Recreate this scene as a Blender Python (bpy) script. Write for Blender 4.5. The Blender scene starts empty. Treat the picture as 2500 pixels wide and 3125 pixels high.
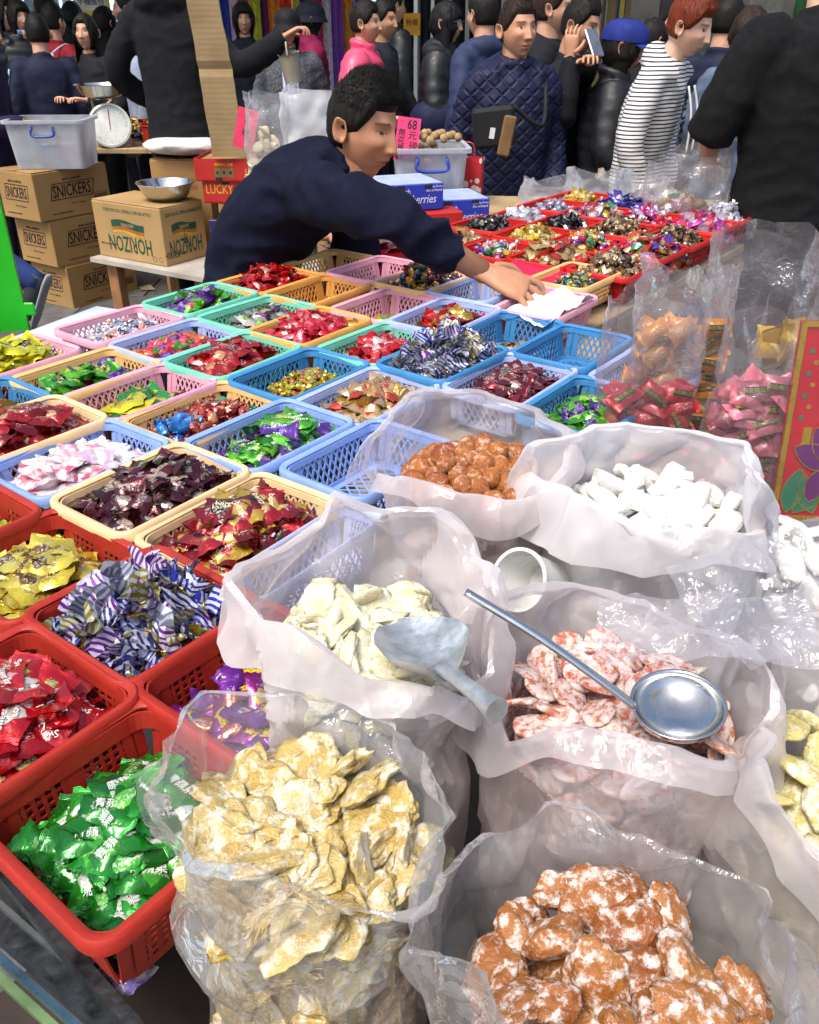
import bpy, bmesh, math, random
import numpy as np
from mathutils import Vector, Matrix, Euler, noise as mnoise
random.seed(7); np.random.seed(7)
SC = bpy.context.scene
COL = SC.collection
R = math.radians

# ------------------------------------------------------------------ camera, sky, sun, exposure
CAM_H, PITCH, FPX = 1.45, R(30), 2600.0
cam = bpy.data.cameras.new('camera'); camo = bpy.data.objects.new('camera', cam); COL.objects.link(camo)
camo.location = (0, 0, CAM_H); camo.rotation_euler = (R(90) - PITCH, 0, 0)
cam.sensor_fit = 'VERTICAL'; cam.sensor_height = 24.0; cam.lens = 24.0 * FPX / 3125.0
cam.clip_start = 0.02; cam.clip_end = 400.0
SC.camera = camo
SUN_DIR = Vector((-0.30, -0.42, 0.92)).normalized()        # towards the sun
W = bpy.data.worlds.new('World'); SC.world = W; W.use_nodes = True
nt = W.node_tree; bg = nt.nodes['Background']
sky = nt.nodes.new('ShaderNodeTexSky'); sky.sky_type = 'NISHITA'; sky.sun_disc = False
sky.sun_elevation = math.asin(SUN_DIR.z); sky.sun_rotation = math.atan2(SUN_DIR.x, SUN_DIR.y)
sky.air_density = 1.2; sky.dust_density = 4.0
nt.links.new(sky.outputs[0], bg.inputs[0]); bg.inputs[1].default_value = 0.15
sun = bpy.data.lights.new('sun', 'SUN'); sun.energy = 2.3; sun.angle = R(20); sun.color = (1, .965, .91)
suno = bpy.data.objects.new('sun', sun); COL.objects.link(suno)
suno.rotation_euler = (-SUN_DIR).to_track_quat('-Z', 'Y').to_euler()
SC.view_settings.view_transform = 'Standard'; SC.view_settings.look = 'None'
SC.view_settings.exposure = 0.54; SC.view_settings.gamma = 1.0
SC.cycles.max_bounces = 6; SC.cycles.diffuse_bounces = 2; SC.cycles.glossy_bounces = 3; SC.cycles.transmission_bounces = 3; SC.cycles.transparent_max_bounces = 14
SC.cycles.use_adaptive_sampling = True; SC.cycles.adaptive_threshold = 0.035; SC.cycles.adaptive_min_samples = 16
SC.cycles.caustics_reflective = False; SC.cycles.caustics_refractive = False
SC.cycles.sample_clamp_indirect = 6.0

# ------------------------------------------------------------------ helpers
PX = 2500.0 / 1725.0
def ray(x, y):
    u = x * PX - 1250.0; v = 1562.5 - y * PX
    return Vector((u, FPX * math.cos(PITCH) + v * math.sin(PITCH), -FPX * math.sin(PITCH) + v * math.cos(PITCH)))
def P(x, y, z):                       # point of the place seen at (x, y) whose height is z
    d = ray(x, y); return Vector((0, 0, CAM_H)) + d * ((z - CAM_H) / d.z)
def Q(x, y, Y):                       # point of the place seen at (x, y) at the distance Y
    d = ray(x, y); return Vector((0, 0, CAM_H)) + d * (Y / d.y)

def lin(h):
    h = h.lstrip('#'); o = []
    for i in (0, 2, 4):
        c = int(h[i:i+2], 16) / 255.0
        o.append(c / 12.92 if c <= .04045 else ((c + .055) / 1.055) ** 2.4)
    return (o[0], o[1], o[2], 1.0)

def tag(o, label=None, cat=None, group=None, kind=None):
    if label: o['label'] = label
    if cat: o['category'] = cat
    if group: o['group'] = group
    if kind: o['kind'] = kind
    return o
def empty(name, loc=(0, 0, 0), rz=0.0, label=None, cat=None, group=None):
    o = bpy.data.objects.new(name, None); COL.objects.link(o)
    o.location = loc; o.rotation_euler = (0, 0, rz); o.empty_display_size = .05
    return tag(o, label, cat, group)

class MB:
    """collects shapes and links them as one mesh object"""
    def __init__(s): s.v = []; s.f = []; s.m = []; s.n = 0; s.uv = None
    def add(s, verts, faces, mi=0, M=None):
        verts = np.asarray(verts, float).reshape(-1, 3)
        if M is not None:
            A = np.array(M); verts = verts @ A[:3, :3].T + A[:3, 3]
        s.v.append(verts); n = s.n
        for f in faces: s.f.append(tuple(i + n for i in f)); s.m.append(mi)
        s.n += len(verts); return s
    def box(s, c, d, rz=0, mi=0, M=None, bev=0):
        x, y, z = d[0] / 2, d[1] / 2, d[2] / 2
        if bev:
            b = bev; vs = []
            pts = []
            for sz in (-1, 1):
                for sx, sy in ((-1, -1), (1, -1), (1, 1), (-1, 1)):
                    pts.append((sx, sy, sz))
            vs = []
            for (sx, sy, sz) in pts:
                vs += [(sx * x, sy * (y - b), sz * (z - b)), (sx * (x - b), sy * y, sz * (z - b)), (sx * (x - b), sy * (y - b), sz * z)]
            bmx = bmesh.new()
            for q in vs: bmx.verts.new(q)
            r = bmesh.ops.convex_hull(bmx, input=bmx.verts)
            bmx.verts.index_update()
            vs = [v.co[:] for v in bmx.verts]; fs = [[v.index for v in f.verts] for f in bmx.faces]
            bmx.free()
        else:
            vs = [(-x, -y, -z), (x, -y, -z), (x, y, -z), (-x, y, -z), (-x, -y, z), (x, -y, z), (x, y, z), (-x, y, z)]
            fs = [(3, 2, 1, 0), (4, 5, 6, 7), (0, 1, 5, 4), (1, 2, 6, 5), (2, 3, 7, 6), (3, 0, 4, 7)]
        T = Matrix.Translation(c) @ Matrix.Rotation(rz, 4, 'Z')
        if M is not None: T = M @ T
        return s.add(vs, fs, mi, T)
    def bar(s, a, b, w, t, up=(0, 0, 1), mi=0, caps=False):
        a = np.array(a, float); b = np.array(b, float); d = b - a; L = np.linalg.norm(d)
        if L < 1e-9: return s
        d /= L; up = np.array(up, float); sd = np.cross(d, up); k = np.linalg.norm(sd)
        if k < 1e-6: sd = np.cross(d, (1, 0, 0)); k = np.linalg.norm(sd)
        sd /= k; u2 = np.cross(sd, d); vs = []
        for q in (a, b):
            for i, j in ((-1, -1), (1, -1), (1, 1), (-1, 1)): vs.append(q + sd * w / 2 * i + u2 * t / 2 * j)
        fs = [(0, 1, 5, 4), (1, 2, 6, 5), (2, 3, 7, 6), (3, 0, 4, 7)]
        if caps: fs += [(3, 2, 1, 0), (4, 5, 6, 7)]
        return s.add(vs, fs, mi)
    def loft(s, rings, close=True, cap0=False, cap1=False, mi=0, loop=False):
        rings = [np.asarray(r, float) for r in rings]; n = len(rings[0]); k = len(rings); fs = []
        m = n if close else n - 1
        for i in range(k if loop else k - 1):
            a = i * n; b = ((i + 1) % k) * n
            for j in range(m): fs.append((a + j, a + (j + 1) % n, b + (j + 1) % n, b + j))
        if cap0: fs.append(tuple(range(n - 1, -1, -1)))
        if cap1: fs.append(tuple((k - 1) * n + j for j in range(n)))
        return s.add(np.vstack(rings), fs, mi)
    def tube(s, pts, rad, n=10, mi=0, up=(0, 0, 1), caps=True, ref=None):
        s.loft(tube_rings(pts, rad, n, up), cap0=caps, cap1=caps, mi=mi); return s
    def lathe(s, prof, n=24, mi=0, M=None, cap0=False, cap1=False):
        rings = []
        for r, z in prof:
            t = np.arange(n) * 2 * math.pi / n
            q = np.stack([r * np.cos(t), r * np.sin(t), np.full(n, z)], 1)
            if M is not None: A = np.array(M); q = q @ A[:3, :3].T + A[:3, 3]
            rings.append(q)
        return s.loft(rings, cap0=cap0, cap1=cap1, mi=mi)
    def mesh(s, name, smooth=False):
        me = bpy.data.meshes.new(name); v = np.vstack(s.v) if s.v else np.zeros((0, 3))
        me.from_pydata(v.tolist(), [], s.f)
        if any(s.m): me.polygons.foreach_set('material_index', s.m)
        if smooth is True: me.polygons.foreach_set('use_smooth', [True] * len(s.f))
        elif smooth: me.shade_smooth(); me.set_sharp_from_angle(angle=R(smooth))
        me.update(); return me
    def build(s, name, mat, parent=None, smooth=False):
        me = s.mesh(name, smooth)
        for m in (mat if isinstance(mat, (list, tuple)) else [mat]): me.materials.append(m)
        return link(name, me, parent)
def link(name, me, parent=None, mat=None):
    o = bpy.data.objects.new(name, me); COL.objects.link(o)
    if parent is not None: o.parent = parent
    if mat is not None: setmat(o, mat)
    return o
def setmat(o, mat):
    if not o.data.materials: o.data.materials.append(mat)
    o.material_slots[0].link = 'OBJECT'; o.material_slots[0].material = mat
def tube_rings(pts, rad, n=10, up=(0, 0, 1)):
    pts = [np.array(p, float) for p in pts]; k = len(pts)
    if not hasattr(rad, '__len__'): rad = [rad] * k
    rings = []; prev = None
    for i in range(k):
        d = pts[min(i + 1, k - 1)] - pts[max(i - 1, 0)]; d /= max(np.linalg.norm(d), 1e-9)
        if prev is None:
            u = np.array(up, float); sd = np.cross(d, u)
            if np.linalg.norm(sd) < 1e-3: sd = np.cross(d, (1, 0, 0))
        else: sd = prev - d * np.dot(prev, d)
        sd /= np.linalg.norm(sd); prev = sd; u2 = np.cross(sd, d)
        r = rad[i]; rx, ry = (r if hasattr(r, '__len__') else (r, r))
        t = np.arange(n) * 2 * math.pi / n
        rings.append(pts[i] + np.outer(np.cos(t), sd) * rx + np.outer(np.sin(t), u2) * ry)
    return rings
def smoothpath(pts, k=6):
    pts = [np.array(p, float) for p in pts]; out = []
    for i in range(len(pts) - 1):
        p0 = pts[max(i - 1, 0)]; p1 = pts[i]; p2 = pts[i + 1]; p3 = pts[min(i + 2, len(pts) - 1)]
        for j in range(k):
            t = j / k
            out.append(.5 * (2 * p1 + (p2 - p0) * t + (2 * p0 - 5 * p1 + 4 * p2 - p3) * t * t + (3 * p1 - p0 - 3 * p2 + p3) * t ** 3))
    out.append(pts[-1]); return out
def nz(p, s=1.0, o=0.0): return mnoise.noise(Vector((p[0] * s + o, p[1] * s - o * .7, p[2] * s + o * 1.3)))

# ------------------------------------------------------------------ materials
MATS = {}
def node_mat(name):
    m = bpy.data.materials.new(name); m.use_nodes = True; n = m.node_tree.nodes; l = m.node_tree.links
    return m, n, l, n['Principled BSDF']
def mix_col(n, l, fac, a, b):
    x = n.new('ShaderNodeMix'); x.data_type = 'RGBA'
    for sock, v in ((x.inputs['Factor'], fac), (x.inputs[6], a), (x.inputs[7], b)):
        if hasattr(v, 'links'): l.new(v, sock)
        else: sock.default_value = v
    return x.outputs[2]
def ramp(n, l, src, lo, hi, a=0.0, b=1.0):
    x = n.new('ShaderNodeMapRange'); l.new(src, x.inputs[0]); x.inputs[1].default_value = lo; x.inputs[2].default_value = hi
    x.inputs[3].default_value = a; x.inputs[4].default_value = b; return x.outputs[0]
def tex_noise(n, l, scale, detail=4, rough=.55, co=None, dist=0.0):
    t = n.new('ShaderNodeTexNoise'); t.inputs['Scale'].default_value = scale; t.inputs['Detail'].default_value = detail
    t.inputs['Roughness'].default_value = rough; t.inputs['Distortion'].default_value = dist
    if co is None:
        c = n.new('ShaderNodeTexCoord'); co = c.outputs['Object']
    l.new(co, t.inputs['Vector']); return t.outputs['Fac']
def bump(n, l, bs, h, strength=.3, dist=.01):
    b = n.new('ShaderNodeBump'); b.inputs['Strength'].default_value = strength; b.inputs['Distance'].default_value = dist
    l.new(h, b.inputs['Height']); l.new(b.outputs[0], bs.inputs['Normal']); return b
def mat(name, col, rough=.5, metal=0.0, var=.12, vs=12.0, bmp=0.0, bs_=60.0, spec=None, coat=0.0, sub=0.0, dirt=None):
    """plain surface whose colour wanders a little, with a fine relief"""
    if name in MATS: return MATS[name]
    m, n, l, b = node_mat(name); c = lin(col) if isinstance(col, str) else col
    d = tuple(x * (1 - var * 1.6) for x in c[:3]) + (1,); e = tuple(min(1, x * (1 + var)) for x in c[:3]) + (1,)
    f = tex_noise(n, l, vs, 5)
    co = mix_col(n, l, ramp(n, l, f, .3, .7), d, e)
    if dirt:
        f2 = tex_noise(n, l, vs * 2.7, 6, .7); co = mix_col(n, l, ramp(n, l, f2, .55, .75, 0, .6), co, lin(dirt))
    l.new(co, b.inputs['Base Color']); b.inputs['Roughness'].default_value = rough; b.inputs['Metallic'].default_value = metal
    l.new(ramp(n, l, tex_noise(n, l, vs * 4, 3), .3, .7, max(.03, rough - .1), min(1, rough + .1)), b.inputs['Roughness'])
    if spec is not None: b.inputs['Specular IOR Level'].default_value = spec
    if coat: b.inputs['Coat Weight'].default_value = coat; b.inputs['Coat Roughness'].default_value = .15
    if sub: b.inputs['Subsurface Weight'].default_value = sub; b.inputs['Subsurface Radius'].default_value = (.02, .01, .006)
    if bmp: bump(n, l, b, tex_noise(n, l, bs_, 5), bmp, .004)
    MATS[name] = m; return m
def foil(name, col, col2=None, rough=.22, metal=.5, thr=.56, scale=55.0, ink=None):
    """crinkled printed wrapper"""
    if name in MATS: return MATS[name]
    m, n, l, b = node_mat(name); tc = n.new('ShaderNodeTexCoord'); oi = n.new('ShaderNodeObjectInfo')
    ad = n.new('ShaderNodeVectorMath'); ad.operation = 'ADD'; l.new(tc.outputs['Object'], ad.inputs[0]); l.new(oi.outputs['Random'], ad.inputs[1])
    c = lin(col)
    a = tuple(x * .72 for x in c[:3]) + (1,); e = tuple(min(1, x * 1.15) for x in c[:3]) + (1,)
    co = mix_col(n, l, ramp(n, l, oi.outputs['Random'], 0, 1), a, e)
    uvn = n.new('ShaderNodeUVMap'); uvn.uv_map = 'UVMap'; sx = n.new('ShaderNodeSeparateXYZ'); l.new(uvn.outputs[0], sx.inputs[0])
    def mth(op, a_, b_=None):
        q = n.new('ShaderNodeMath'); q.operation = op
        for k_, v_ in ((0, a_), (1, b_)):
            if v_ is None: continue
            if hasattr(v_, 'links'): l.new(v_, q.inputs[k_])
            else: q.inputs[k_].default_value = v_
        return q.outputs[0]
    wob = tex_noise(n, l, 3.0, 2, .5, uvn.outputs[0]);
    dx = mth('ABSOLUTE', mth('SUBTRACT', sx.outputs[0], mth('ADD', mth('MULTIPLY', oi.outputs['Random'], .16), .42))); dy = mth('ABSOLUTE', mth('SUBTRACT', sx.outputs[1], .5))
    if col2:
        e_ = mth('ADD', mth('MULTIPLY', dx, 2.6), mth('MULTIPLY', dy, 1.6)); e_ = mth('ADD', e_, mth('MULTIPLY', wob, .7))
        co = mix_col(n, l, ramp(n, l, e_, thr + .42, thr + .36), co, lin(col2))
    sc_n = n.new('ShaderNodeVectorMath'); sc_n.operation = 'MULTIPLY'; l.new(uvn.outputs[0], sc_n.inputs[0]); sc_n.inputs[1].default_value = (26, 11, 1)
    tx = n.new('ShaderNodeTexNoise'); tx.inputs['Scale'].default_value = 1; tx.inputs['Detail'].default_value = 1; l.new(sc_n.outputs[0], tx.inputs['Vector'])
    msk = mth('MULTIPLY', ramp(n, l, dx, .27, .24), ramp(n, l, dy, .17, .13)); ltr = mth('MULTIPLY', ramp(n, l, tx.outputs['Fac'], .52, .56), msk)
    co = mix_col(n, l, mth('MULTIPLY', ltr, .55), co, lin(ink or ('#e8e2d4' if not col2 or sum(lin(col2)[:3]) < 1.2 else '#2a1a14')))
    l.new(co, b.inputs['Base Color']); b.inputs['Metallic'].default_value = metal; b.inputs['Roughness'].default_value = rough
    b.inputs['Coat Weight'].default_value = .5; b.inputs['Coat Roughness'].default_value = .08
    rb = mth('MULTIPLY', mth('SINE', mth('MULTIPLY', sx.outputs[0], 260.0)), ramp(n, l, mth('ABSOLUTE', mth('SUBTRACT', sx.outputs[0], .5)), .38, .42, 0, .5))
    bump(n, l, b, mth('ADD', tex_noise(n, l, 130, 2, .5, ad.outputs[0], .8), rb), .32, .004)
    MATS[name] = m; return m
def film(name, milky=.1, tint='#ffffff', gloss=.16, rough=.1, bscale=26.0, bstr=.5):
    """thin plastic film: mostly see-through, a milky part and a sheen with crumples"""
    if name in MATS: return MATS[name]
    m = bpy.data.materials.new(name); m.use_nodes = True; n = m.node_tree.nodes; l = m.node_tree.links
    n.remove(n['Principled BSDF']); out = n['Material Output']; t = lin(tint)
    tr = n.new('ShaderNodeBsdfTransparent'); tr.inputs[0].default_value = (.97, .97, .98, 1)
    df = n.new('ShaderNodeBsdfDiffuse'); df.inputs[0].default_value = t
    tl = n.new('ShaderNodeBsdfTranslucent'); tl.inputs[0].default_value = t
    gl = n.new('ShaderNodeBsdfAnisotropic'); gl.inputs['Roughness'].default_value = rough; gl.inputs[0].default_value = (1, 1, 1, 1)
    bp = n.new('ShaderNodeBump'); bp.inputs['Strength'].default_value = bstr; bp.inputs['Distance'].default_value = .02
    tc = n.new('ShaderNodeTexCoord')
    vo = n.new('ShaderNodeTexNoise'); vo.inputs['Scale'].default_value = bscale * 1.4; vo.inputs['Detail'].default_value = 3; vo.inputs['Distortion'].default_value = 1.5
    wn = n.new('ShaderNodeTexNoise'); wn.inputs['Scale'].default_value = bscale * .6; wn.inputs['Detail'].default_value = 3
    mx = n.new('ShaderNodeVectorMath'); mx.operation = 'MULTIPLY_ADD'
    l.new(tc.outputs['Object'], wn.inputs['Vector']); l.new(wn.outputs['Color'], mx.inputs[0]); mx.inputs[1].default_value = (.05, .05, .05); l.new(tc.outputs['Object'], mx.inputs[2])
    l.new(mx.outputs[0], vo.inputs['Vector']); l.new(vo.outputs[0], bp.inputs['Height'])
    for s in (gl,): l.new(bp.outputs[0], s.inputs['Normal'])
    m1 = n.new('ShaderNodeMixShader'); m1.inputs[0].default_value = .5; l.new(df.outputs[0], m1.inputs[1]); l.new(tl.outputs[0], m1.inputs[2])
    lw = n.new('ShaderNodeLayerWeight'); lw.inputs['Blend'].default_value = .35
    nf = tex_noise(n, l, 9, 1)
    mk = n.new('ShaderNodeMath'); mk.operation = 'MULTIPLY_ADD'; l.new(lw.outputs['Facing'], mk.inputs[0]); mk.inputs[1].default_value = milky * 1.2 + .05
    l.new(ramp(n, l, nf, .3, .7, milky * .65, milky * 1.25), mk.inputs[2])
    m2 = n.new('ShaderNodeMixShader'); l.new(mk.outputs[0], m2.inputs[0]); l.new(tr.outputs[0], m2.inputs[1]); l.new(m1.outputs[0], m2.inputs[2])
    gk = n.new('ShaderNodeMath'); gk.operation = 'MULTIPLY_ADD'; l.new(lw.outputs['Fresnel'], gk.inputs[0]); gk.inputs[1].default_value = gloss * 1.5; gk.inputs[2].default_value = gloss * .14
    m3 = n.new('ShaderNodeMixShader'); l.new(gk.outputs[0], m3.inputs[0]); l.new(m2.outputs[0], m3.inputs[1]); l.new(gl.outputs[0], m3.inputs[2])
    l.new(m3.outputs[0], out.inputs[0]); MATS[name] = m; return m
def sugared(name, col, col2, powder='#f4efe6', amount=.5, scale=70.0, sub=.25, bmp=.7):
    """candied fruit dusted with sugar"""
    if name in MATS: return MATS[name]
    m, n, l, b = node_mat(name); tc = n.new('ShaderNodeTexCoord'); oi = n.new('ShaderNodeObjectInfo')
    ad = n.new('ShaderNodeVectorMath'); ad.operation = 'ADD'; l.new(tc.outputs['Object'], ad.inputs[0]); l.new(oi.outputs['Random'], ad.inputs[1])
    f0 = tex_noise(n, l, scale * .5, 3, .5, ad.outputs[0])
    mm = n.new('ShaderNodeMath'); mm.operation = 'MULTIPLY_ADD'; l.new(oi.outputs['Random'], mm.inputs[0]); mm.inputs[1].default_value = .5; l.new(f0, mm.inputs[2])
    co = mix_col(n, l, ramp(n, l, mm.outputs[0], .35, 1.05), lin(col), lin(col2))
    f1 = tex_noise(n, l, scale * 1.15, 8, .72, ad.outputs[0], .1)
    t = .66 - amount * .3
    pw = ramp(n, l, f1, t, t + .12, 0, .95); co2 = mix_col(n, l, pw, co, lin(powder))
    l.new(co2, b.inputs['Base Color']); l.new(ramp(n, l, pw, 0, 1, .26, .95), b.inputs['Roughness'])
    if sub: b.inputs['Subsurface Weight'].default_value = sub; b.inputs['Subsurface Radius'].default_value = (1.0, .5, .22); b.inputs['Subsurface Scale'].default_value = .006
    hh = n.new('ShaderNodeMath'); hh.operation = 'ADD'; l.new(f1, hh.inputs[0]); l.new(tex_noise(n, l, 420, 3, .6, ad.outputs[0]), hh.inputs[1])
    bump(n, l, b, hh.outputs[0], bmp, .003); MATS[name] = m; return m
def emit(name, col, s):
    m, n, l, b = node_mat(name); b.inputs['Base Color'].default_value = lin(col); b.inputs['Emission Color'].default_value = lin(col)
    b.inputs['Emission Strength'].default_value = s; MATS[name] = m; return m
# ------------------------------------------------------------------ ground, street, shop fronts
UA = Vector((math.sin(R(37)), math.cos(R(37)), 0)); WA = Vector((math.sin(R(127)), math.cos(R(127)), 0))   # the stall's two directions
RZ_U = R(90 - 37)                                    # turn of a thing whose local x runs along UA
def UW(u, w, z=0.0): return UA * u + WA * w + Vector((0, 0, z))
m_ground, n_, l_, b_ = node_mat('street_paving')
f1 = tex_noise(n_, l_, 2.2, 8, .65); f2 = tex_noise(n_, l_, 26, 6, .7)
c1 = mix_col(n_, l_, ramp(n_, l_, f1, .3, .7), lin('#4c4a49'), lin('#6d6a66'))
l_.new(mix_col(n_, l_, ramp(n_, l_, f2, .45, .75, 0, .8), c1, lin('#3a3735')), b_.inputs['Base Color'])
l_.new(ramp(n_, l_, f1, .35, .65, .35, .85), b_.inputs['Roughness']); bump(n_, l_, b_, f2, .5, .01)
g = MB(); g.add([(-40, -30, 0), (40, -30, 0), (40, 50, 0), (-40, 50, 0)], [(0, 1, 2, 3)])
tag(g.build('ground', m_ground), kind='structure')
pv = bpy.data.meshes.new('paving_slab')
b = MB(); b.box((0, 0, .006), (.595, .395, .012), bev=.003); pv = b.mesh('paving_slab'); m_slab = mat('slab_stone', '#5d5a57', .75, var=.25, vs=5, bmp=.5, bs_=40, dirt='#2f2c2a')
pave = empty('pavement', (0, 0, 0)); pave['kind'] = 'structure'
for i in range(11):
    for j in range(9):
        x = -3.4 + i * .6 + (.3 if j % 2 else 0); y = 3.3 + j * .4
        o = link('paving_slab', pv, pave, m_slab); o.location = (x, y, random.uniform(-.002, .003)); o.rotation_euler = (random.uniform(-.006, .006), random.uniform(-.006, .006), random.uniform(-.004, .004))

FY = 8.6
m_wall = mat('shop_wall_plaster', '#8d8a86', .8, var=.15, vs=3, bmp=.3, dirt='#4f4b47')
m_dark = mat('recess_shade', '#1c1b1d', .8)  # near-black colour in place of the shade inside the carton hand holes
m_steel = mat('steel_grey', '#8d9194', .35, .8, var=.1)
m_post = mat('painted_post', '#9aa0a3', .5, var=.12, vs=7)
shop = empty('shop_building', (0, FY, 0), label='shop building with open fronts and an added sunshade behind the crowd', cat='building')
def part(nm, m, par, boxes, smooth=False, bev=.0):
    q = MB()
    for c, d in boxes: q.box(c, d, bev=bev)
    return q.build(nm, m, par, smooth)
part('back_wall', m_wall, shop, [((0, 1.6, 1.8), (14, .15, 3.6))])
part('upper_wall', m_wall, shop, [((0, .15, 3.6), (14, .3, 1.5))])
for x in (-2.12, 1.14, -6.5, 4.2): part('pillar', m_post, shop, [((x, .05, 1.43), (.26, .28, 2.86))], bev=.012)
m_fab = mat('sunshade_canvas', '#6e7a74', .8, var=.2, vs=4)
q = MB(); q.add([(-7, -2.3, 2.55), (7, -2.3, 2.55), (7, 0, 2.84), (-7, 0, 2.84), (-7, -2.3, 2.57), (7, -2.3, 2.57), (7, 0, 2.86), (-7, 0, 2.86)],
      [(3, 2, 1, 0), (4, 5, 6, 7), (0, 1, 5, 4), (1, 2, 6, 5), (2, 3, 7, 6), (3, 0, 4, 7)]); q.build('added_sunshade', m_fab, shop)  # canvas roof added above the view to shade the crowd
part('counter', mat('counter_panel', '#5a5550', .6), shop, [((-3.4, .35, .45), (2.3, .5, .9))])
# lit display wall of the accessory shop
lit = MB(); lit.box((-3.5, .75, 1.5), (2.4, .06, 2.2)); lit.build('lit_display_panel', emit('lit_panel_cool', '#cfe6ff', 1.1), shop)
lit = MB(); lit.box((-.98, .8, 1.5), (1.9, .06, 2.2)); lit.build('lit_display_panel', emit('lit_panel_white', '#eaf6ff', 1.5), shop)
door = part('door', mat('varnished_door', '#9c8148', .45, var=.2, vs=4, bmp=.2), shop, [((1.62, .05, 1.1), (.62, .06, 2.2))])
for k in range(7):
    q = MB(); q.bar((1.44 + k * .045, -.01, 1.1), (1.44 + k * .045, -.01, 2.05), .012, .012, caps=True); q.build('grille_bar', m_steel, door)
part('notice', mat('notice_blue', '#2c4d8f', .5), door, [((1.84, .01, 1.5), (.07, .012, .75))])
part('notice', mat('notice_yellow', '#d9c34a', .5), door, [((1.845, -.002, 1.53), (.04, .012, .5))])
for x, z, w, h, c in ((2.72, 1.55, .34, .42, '#a9a9b4'), (3.08, 1.5, .3, .5, '#b9b2a6'), (3.55, 1.5, .42, .5, '#2f8f3e'), (2.3, 1.35, .26, 1.0, '#5f5460'), (3.3, .8, 1.2, .7, '#6b6660')):
    q = MB(); q.box((x, -.02, z), (w, .04, h), bev=.006); q.build('display_board', mat('board' + c, c, .4, var=.3, vs=9), shop)
for k in range(9):
    q = MB(); q.box((2.62 + .05 * (k % 4), -.05, 1.42 + .13 * (k // 4)), (.04, .02, .1)); q.build('price_card', mat(('card_white', 'card_red', 'card_tan')[k % 3], ('#dcdad4', '#b9463c', '#c9ac7a')[k % 3], .5), shop)

# phone-case packets hung in rows in the accessory shop
pk = MB(); pk.box((0, 0, 0), (.085, .022, .17), bev=.006); pk.box((0, .004, .105), (.085, .004, .045)); pkm = pk.mesh('packet')
pcs = ['#e7eef5', '#9fc3e6', '#e8ecef', '#3b6fb5', '#d8dde4', '#c94f4f', '#e0c25a', '#7fb3d0', '#f0f2f4', '#2e3238']
k = 0
for r_ in range(3):
    for c_ in range(14):
        o = link('accessory_packet', pkm, None, mat('packet' + pcs[(k * 7 + r_) % 10], pcs[(k * 7 + r_) % 10], .25, coat=.5)); k += 1
        o.location = (-4.35 + c_ * .115 + random.uniform(-.01, .01), FY + .66, 1.12 + r_ * .21); o.rotation_euler = (0, random.uniform(-.05, .05), 0)
        tag(o, 'small phone accessory packet hanging on the bright shop wall behind the crowd', 'packet', 'accessory packets on the shop wall')
# yellow repair sign
sg = empty('shop_sign', (-2.66, FY - .3, 1.53), label='yellow hanging repair sign with black Chinese characters', cat='sign')
q = MB(); q.box((0, 0, 0), (.30, .02, .26), bev=.006); q.build('board', mat('sign_yellow', '#e8c51f', .4), sg)
q = MB(); q.box((0, -.012, .05), (.25, .006, .12)); q.build('face', mat('sign_white', '#e8e6d8', .4), sg)
def lettering(txt, size, m, parent, loc, rot, name='lettering', depth=.0006, align='CENTER', sx=1.0, bold=0.0, shear=0.0):
    c = bpy.data.curves.new(name, 'FONT'); c.body = txt; c.size = size; c.align_x = align; c.align_y = 'CENTER'; c.extrude = depth; c.offset = bold; c.shear = shear
    c.resolution_u = 2
    t = bpy.data.objects.new(name, c); me = bpy.data.meshes.new_from_object(t); bpy.data.objects.remove(t); bpy.data.curves.remove(c)
    me.materials.clear(); me.materials.append(m); o = link(name, me, parent); o.location = loc; o.rotation_euler = rot; o.scale = (sx, 1, 1); return o
m_ink = mat('black_ink', '#17130f', .7, var=.05)
lettering('手機維修', .058, m_ink, sg, (0, -.017, .05), (R(90), 0, 0)); lettering('手機配件', .045, m_ink, sg, (0, -.013, -.07), (R(90), 0, 0))
# hanging scarves
scs = ['#dfe9f5', '#2f3fa8', '#e9e3da', '#e8447d', '#c8d23c', '#6b2f86', '#e88a1f', '#d8473b', '#e6e04a', '#1e2f6b', '#c2315f', '#f1efe6', '#7d46a8', '#e7a23a', '#3c57bd']
for i, c in enumerate(scs):
    x0 = -1.72 + i * .088; q = MB(); rings = []
    for z in np.linspace(.55, 2.0, 14):
        xs = np.linspace(0, .1, 9); yy = .018 * np.sin(xs * 120 + i) * (.5 + .5 * (z - .5)) + .01 * nz((z * 3, i, 0))
        rings.append(np.concatenate([np.stack([xs, yy, np.full(9, z)], 1), np.stack([xs[::-1], yy[::-1] + .006, np.full(9, z)], 1)]))
    q.loft(rings, cap0=True, cap1=True); o = q.build('hanging_scarf', mat('scarf' + c, c, .75, var=.25, vs=30), None, 40); o.location = (x0, FY - .25 + .05 * (i % 3), 0)
    nm = {'#dfe9f5': 'pale blue', '#2f3fa8': 'royal blue', '#e9e3da': 'cream', '#e8447d': 'hot pink', '#c8d23c': 'lime', '#6b2f86': 'deep purple', '#e88a1f': 'orange', '#d8473b': 'red', '#e6e04a': 'lemon yellow', '#1e2f6b': 'navy', '#c2315f': 'crimson', '#f1efe6': 'white', '#7d46a8': 'violet', '#e7a23a': 'amber', '#3c57bd': 'cobalt'}[c]
    tag(o, f'{nm} scarf hanging on the shop rail above the crowd', 'scarf', 'scarves hanging at the shop front')
rl = MB(); rl.tube([(-1.8, FY - .2, 2.02), (1.1, FY - .2, 2.02)], .012, 8)
tag(rl.build('garment_rail', m_steel, None, True), 'steel rail carrying the scarves and dark garments', 'rail')
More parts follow.
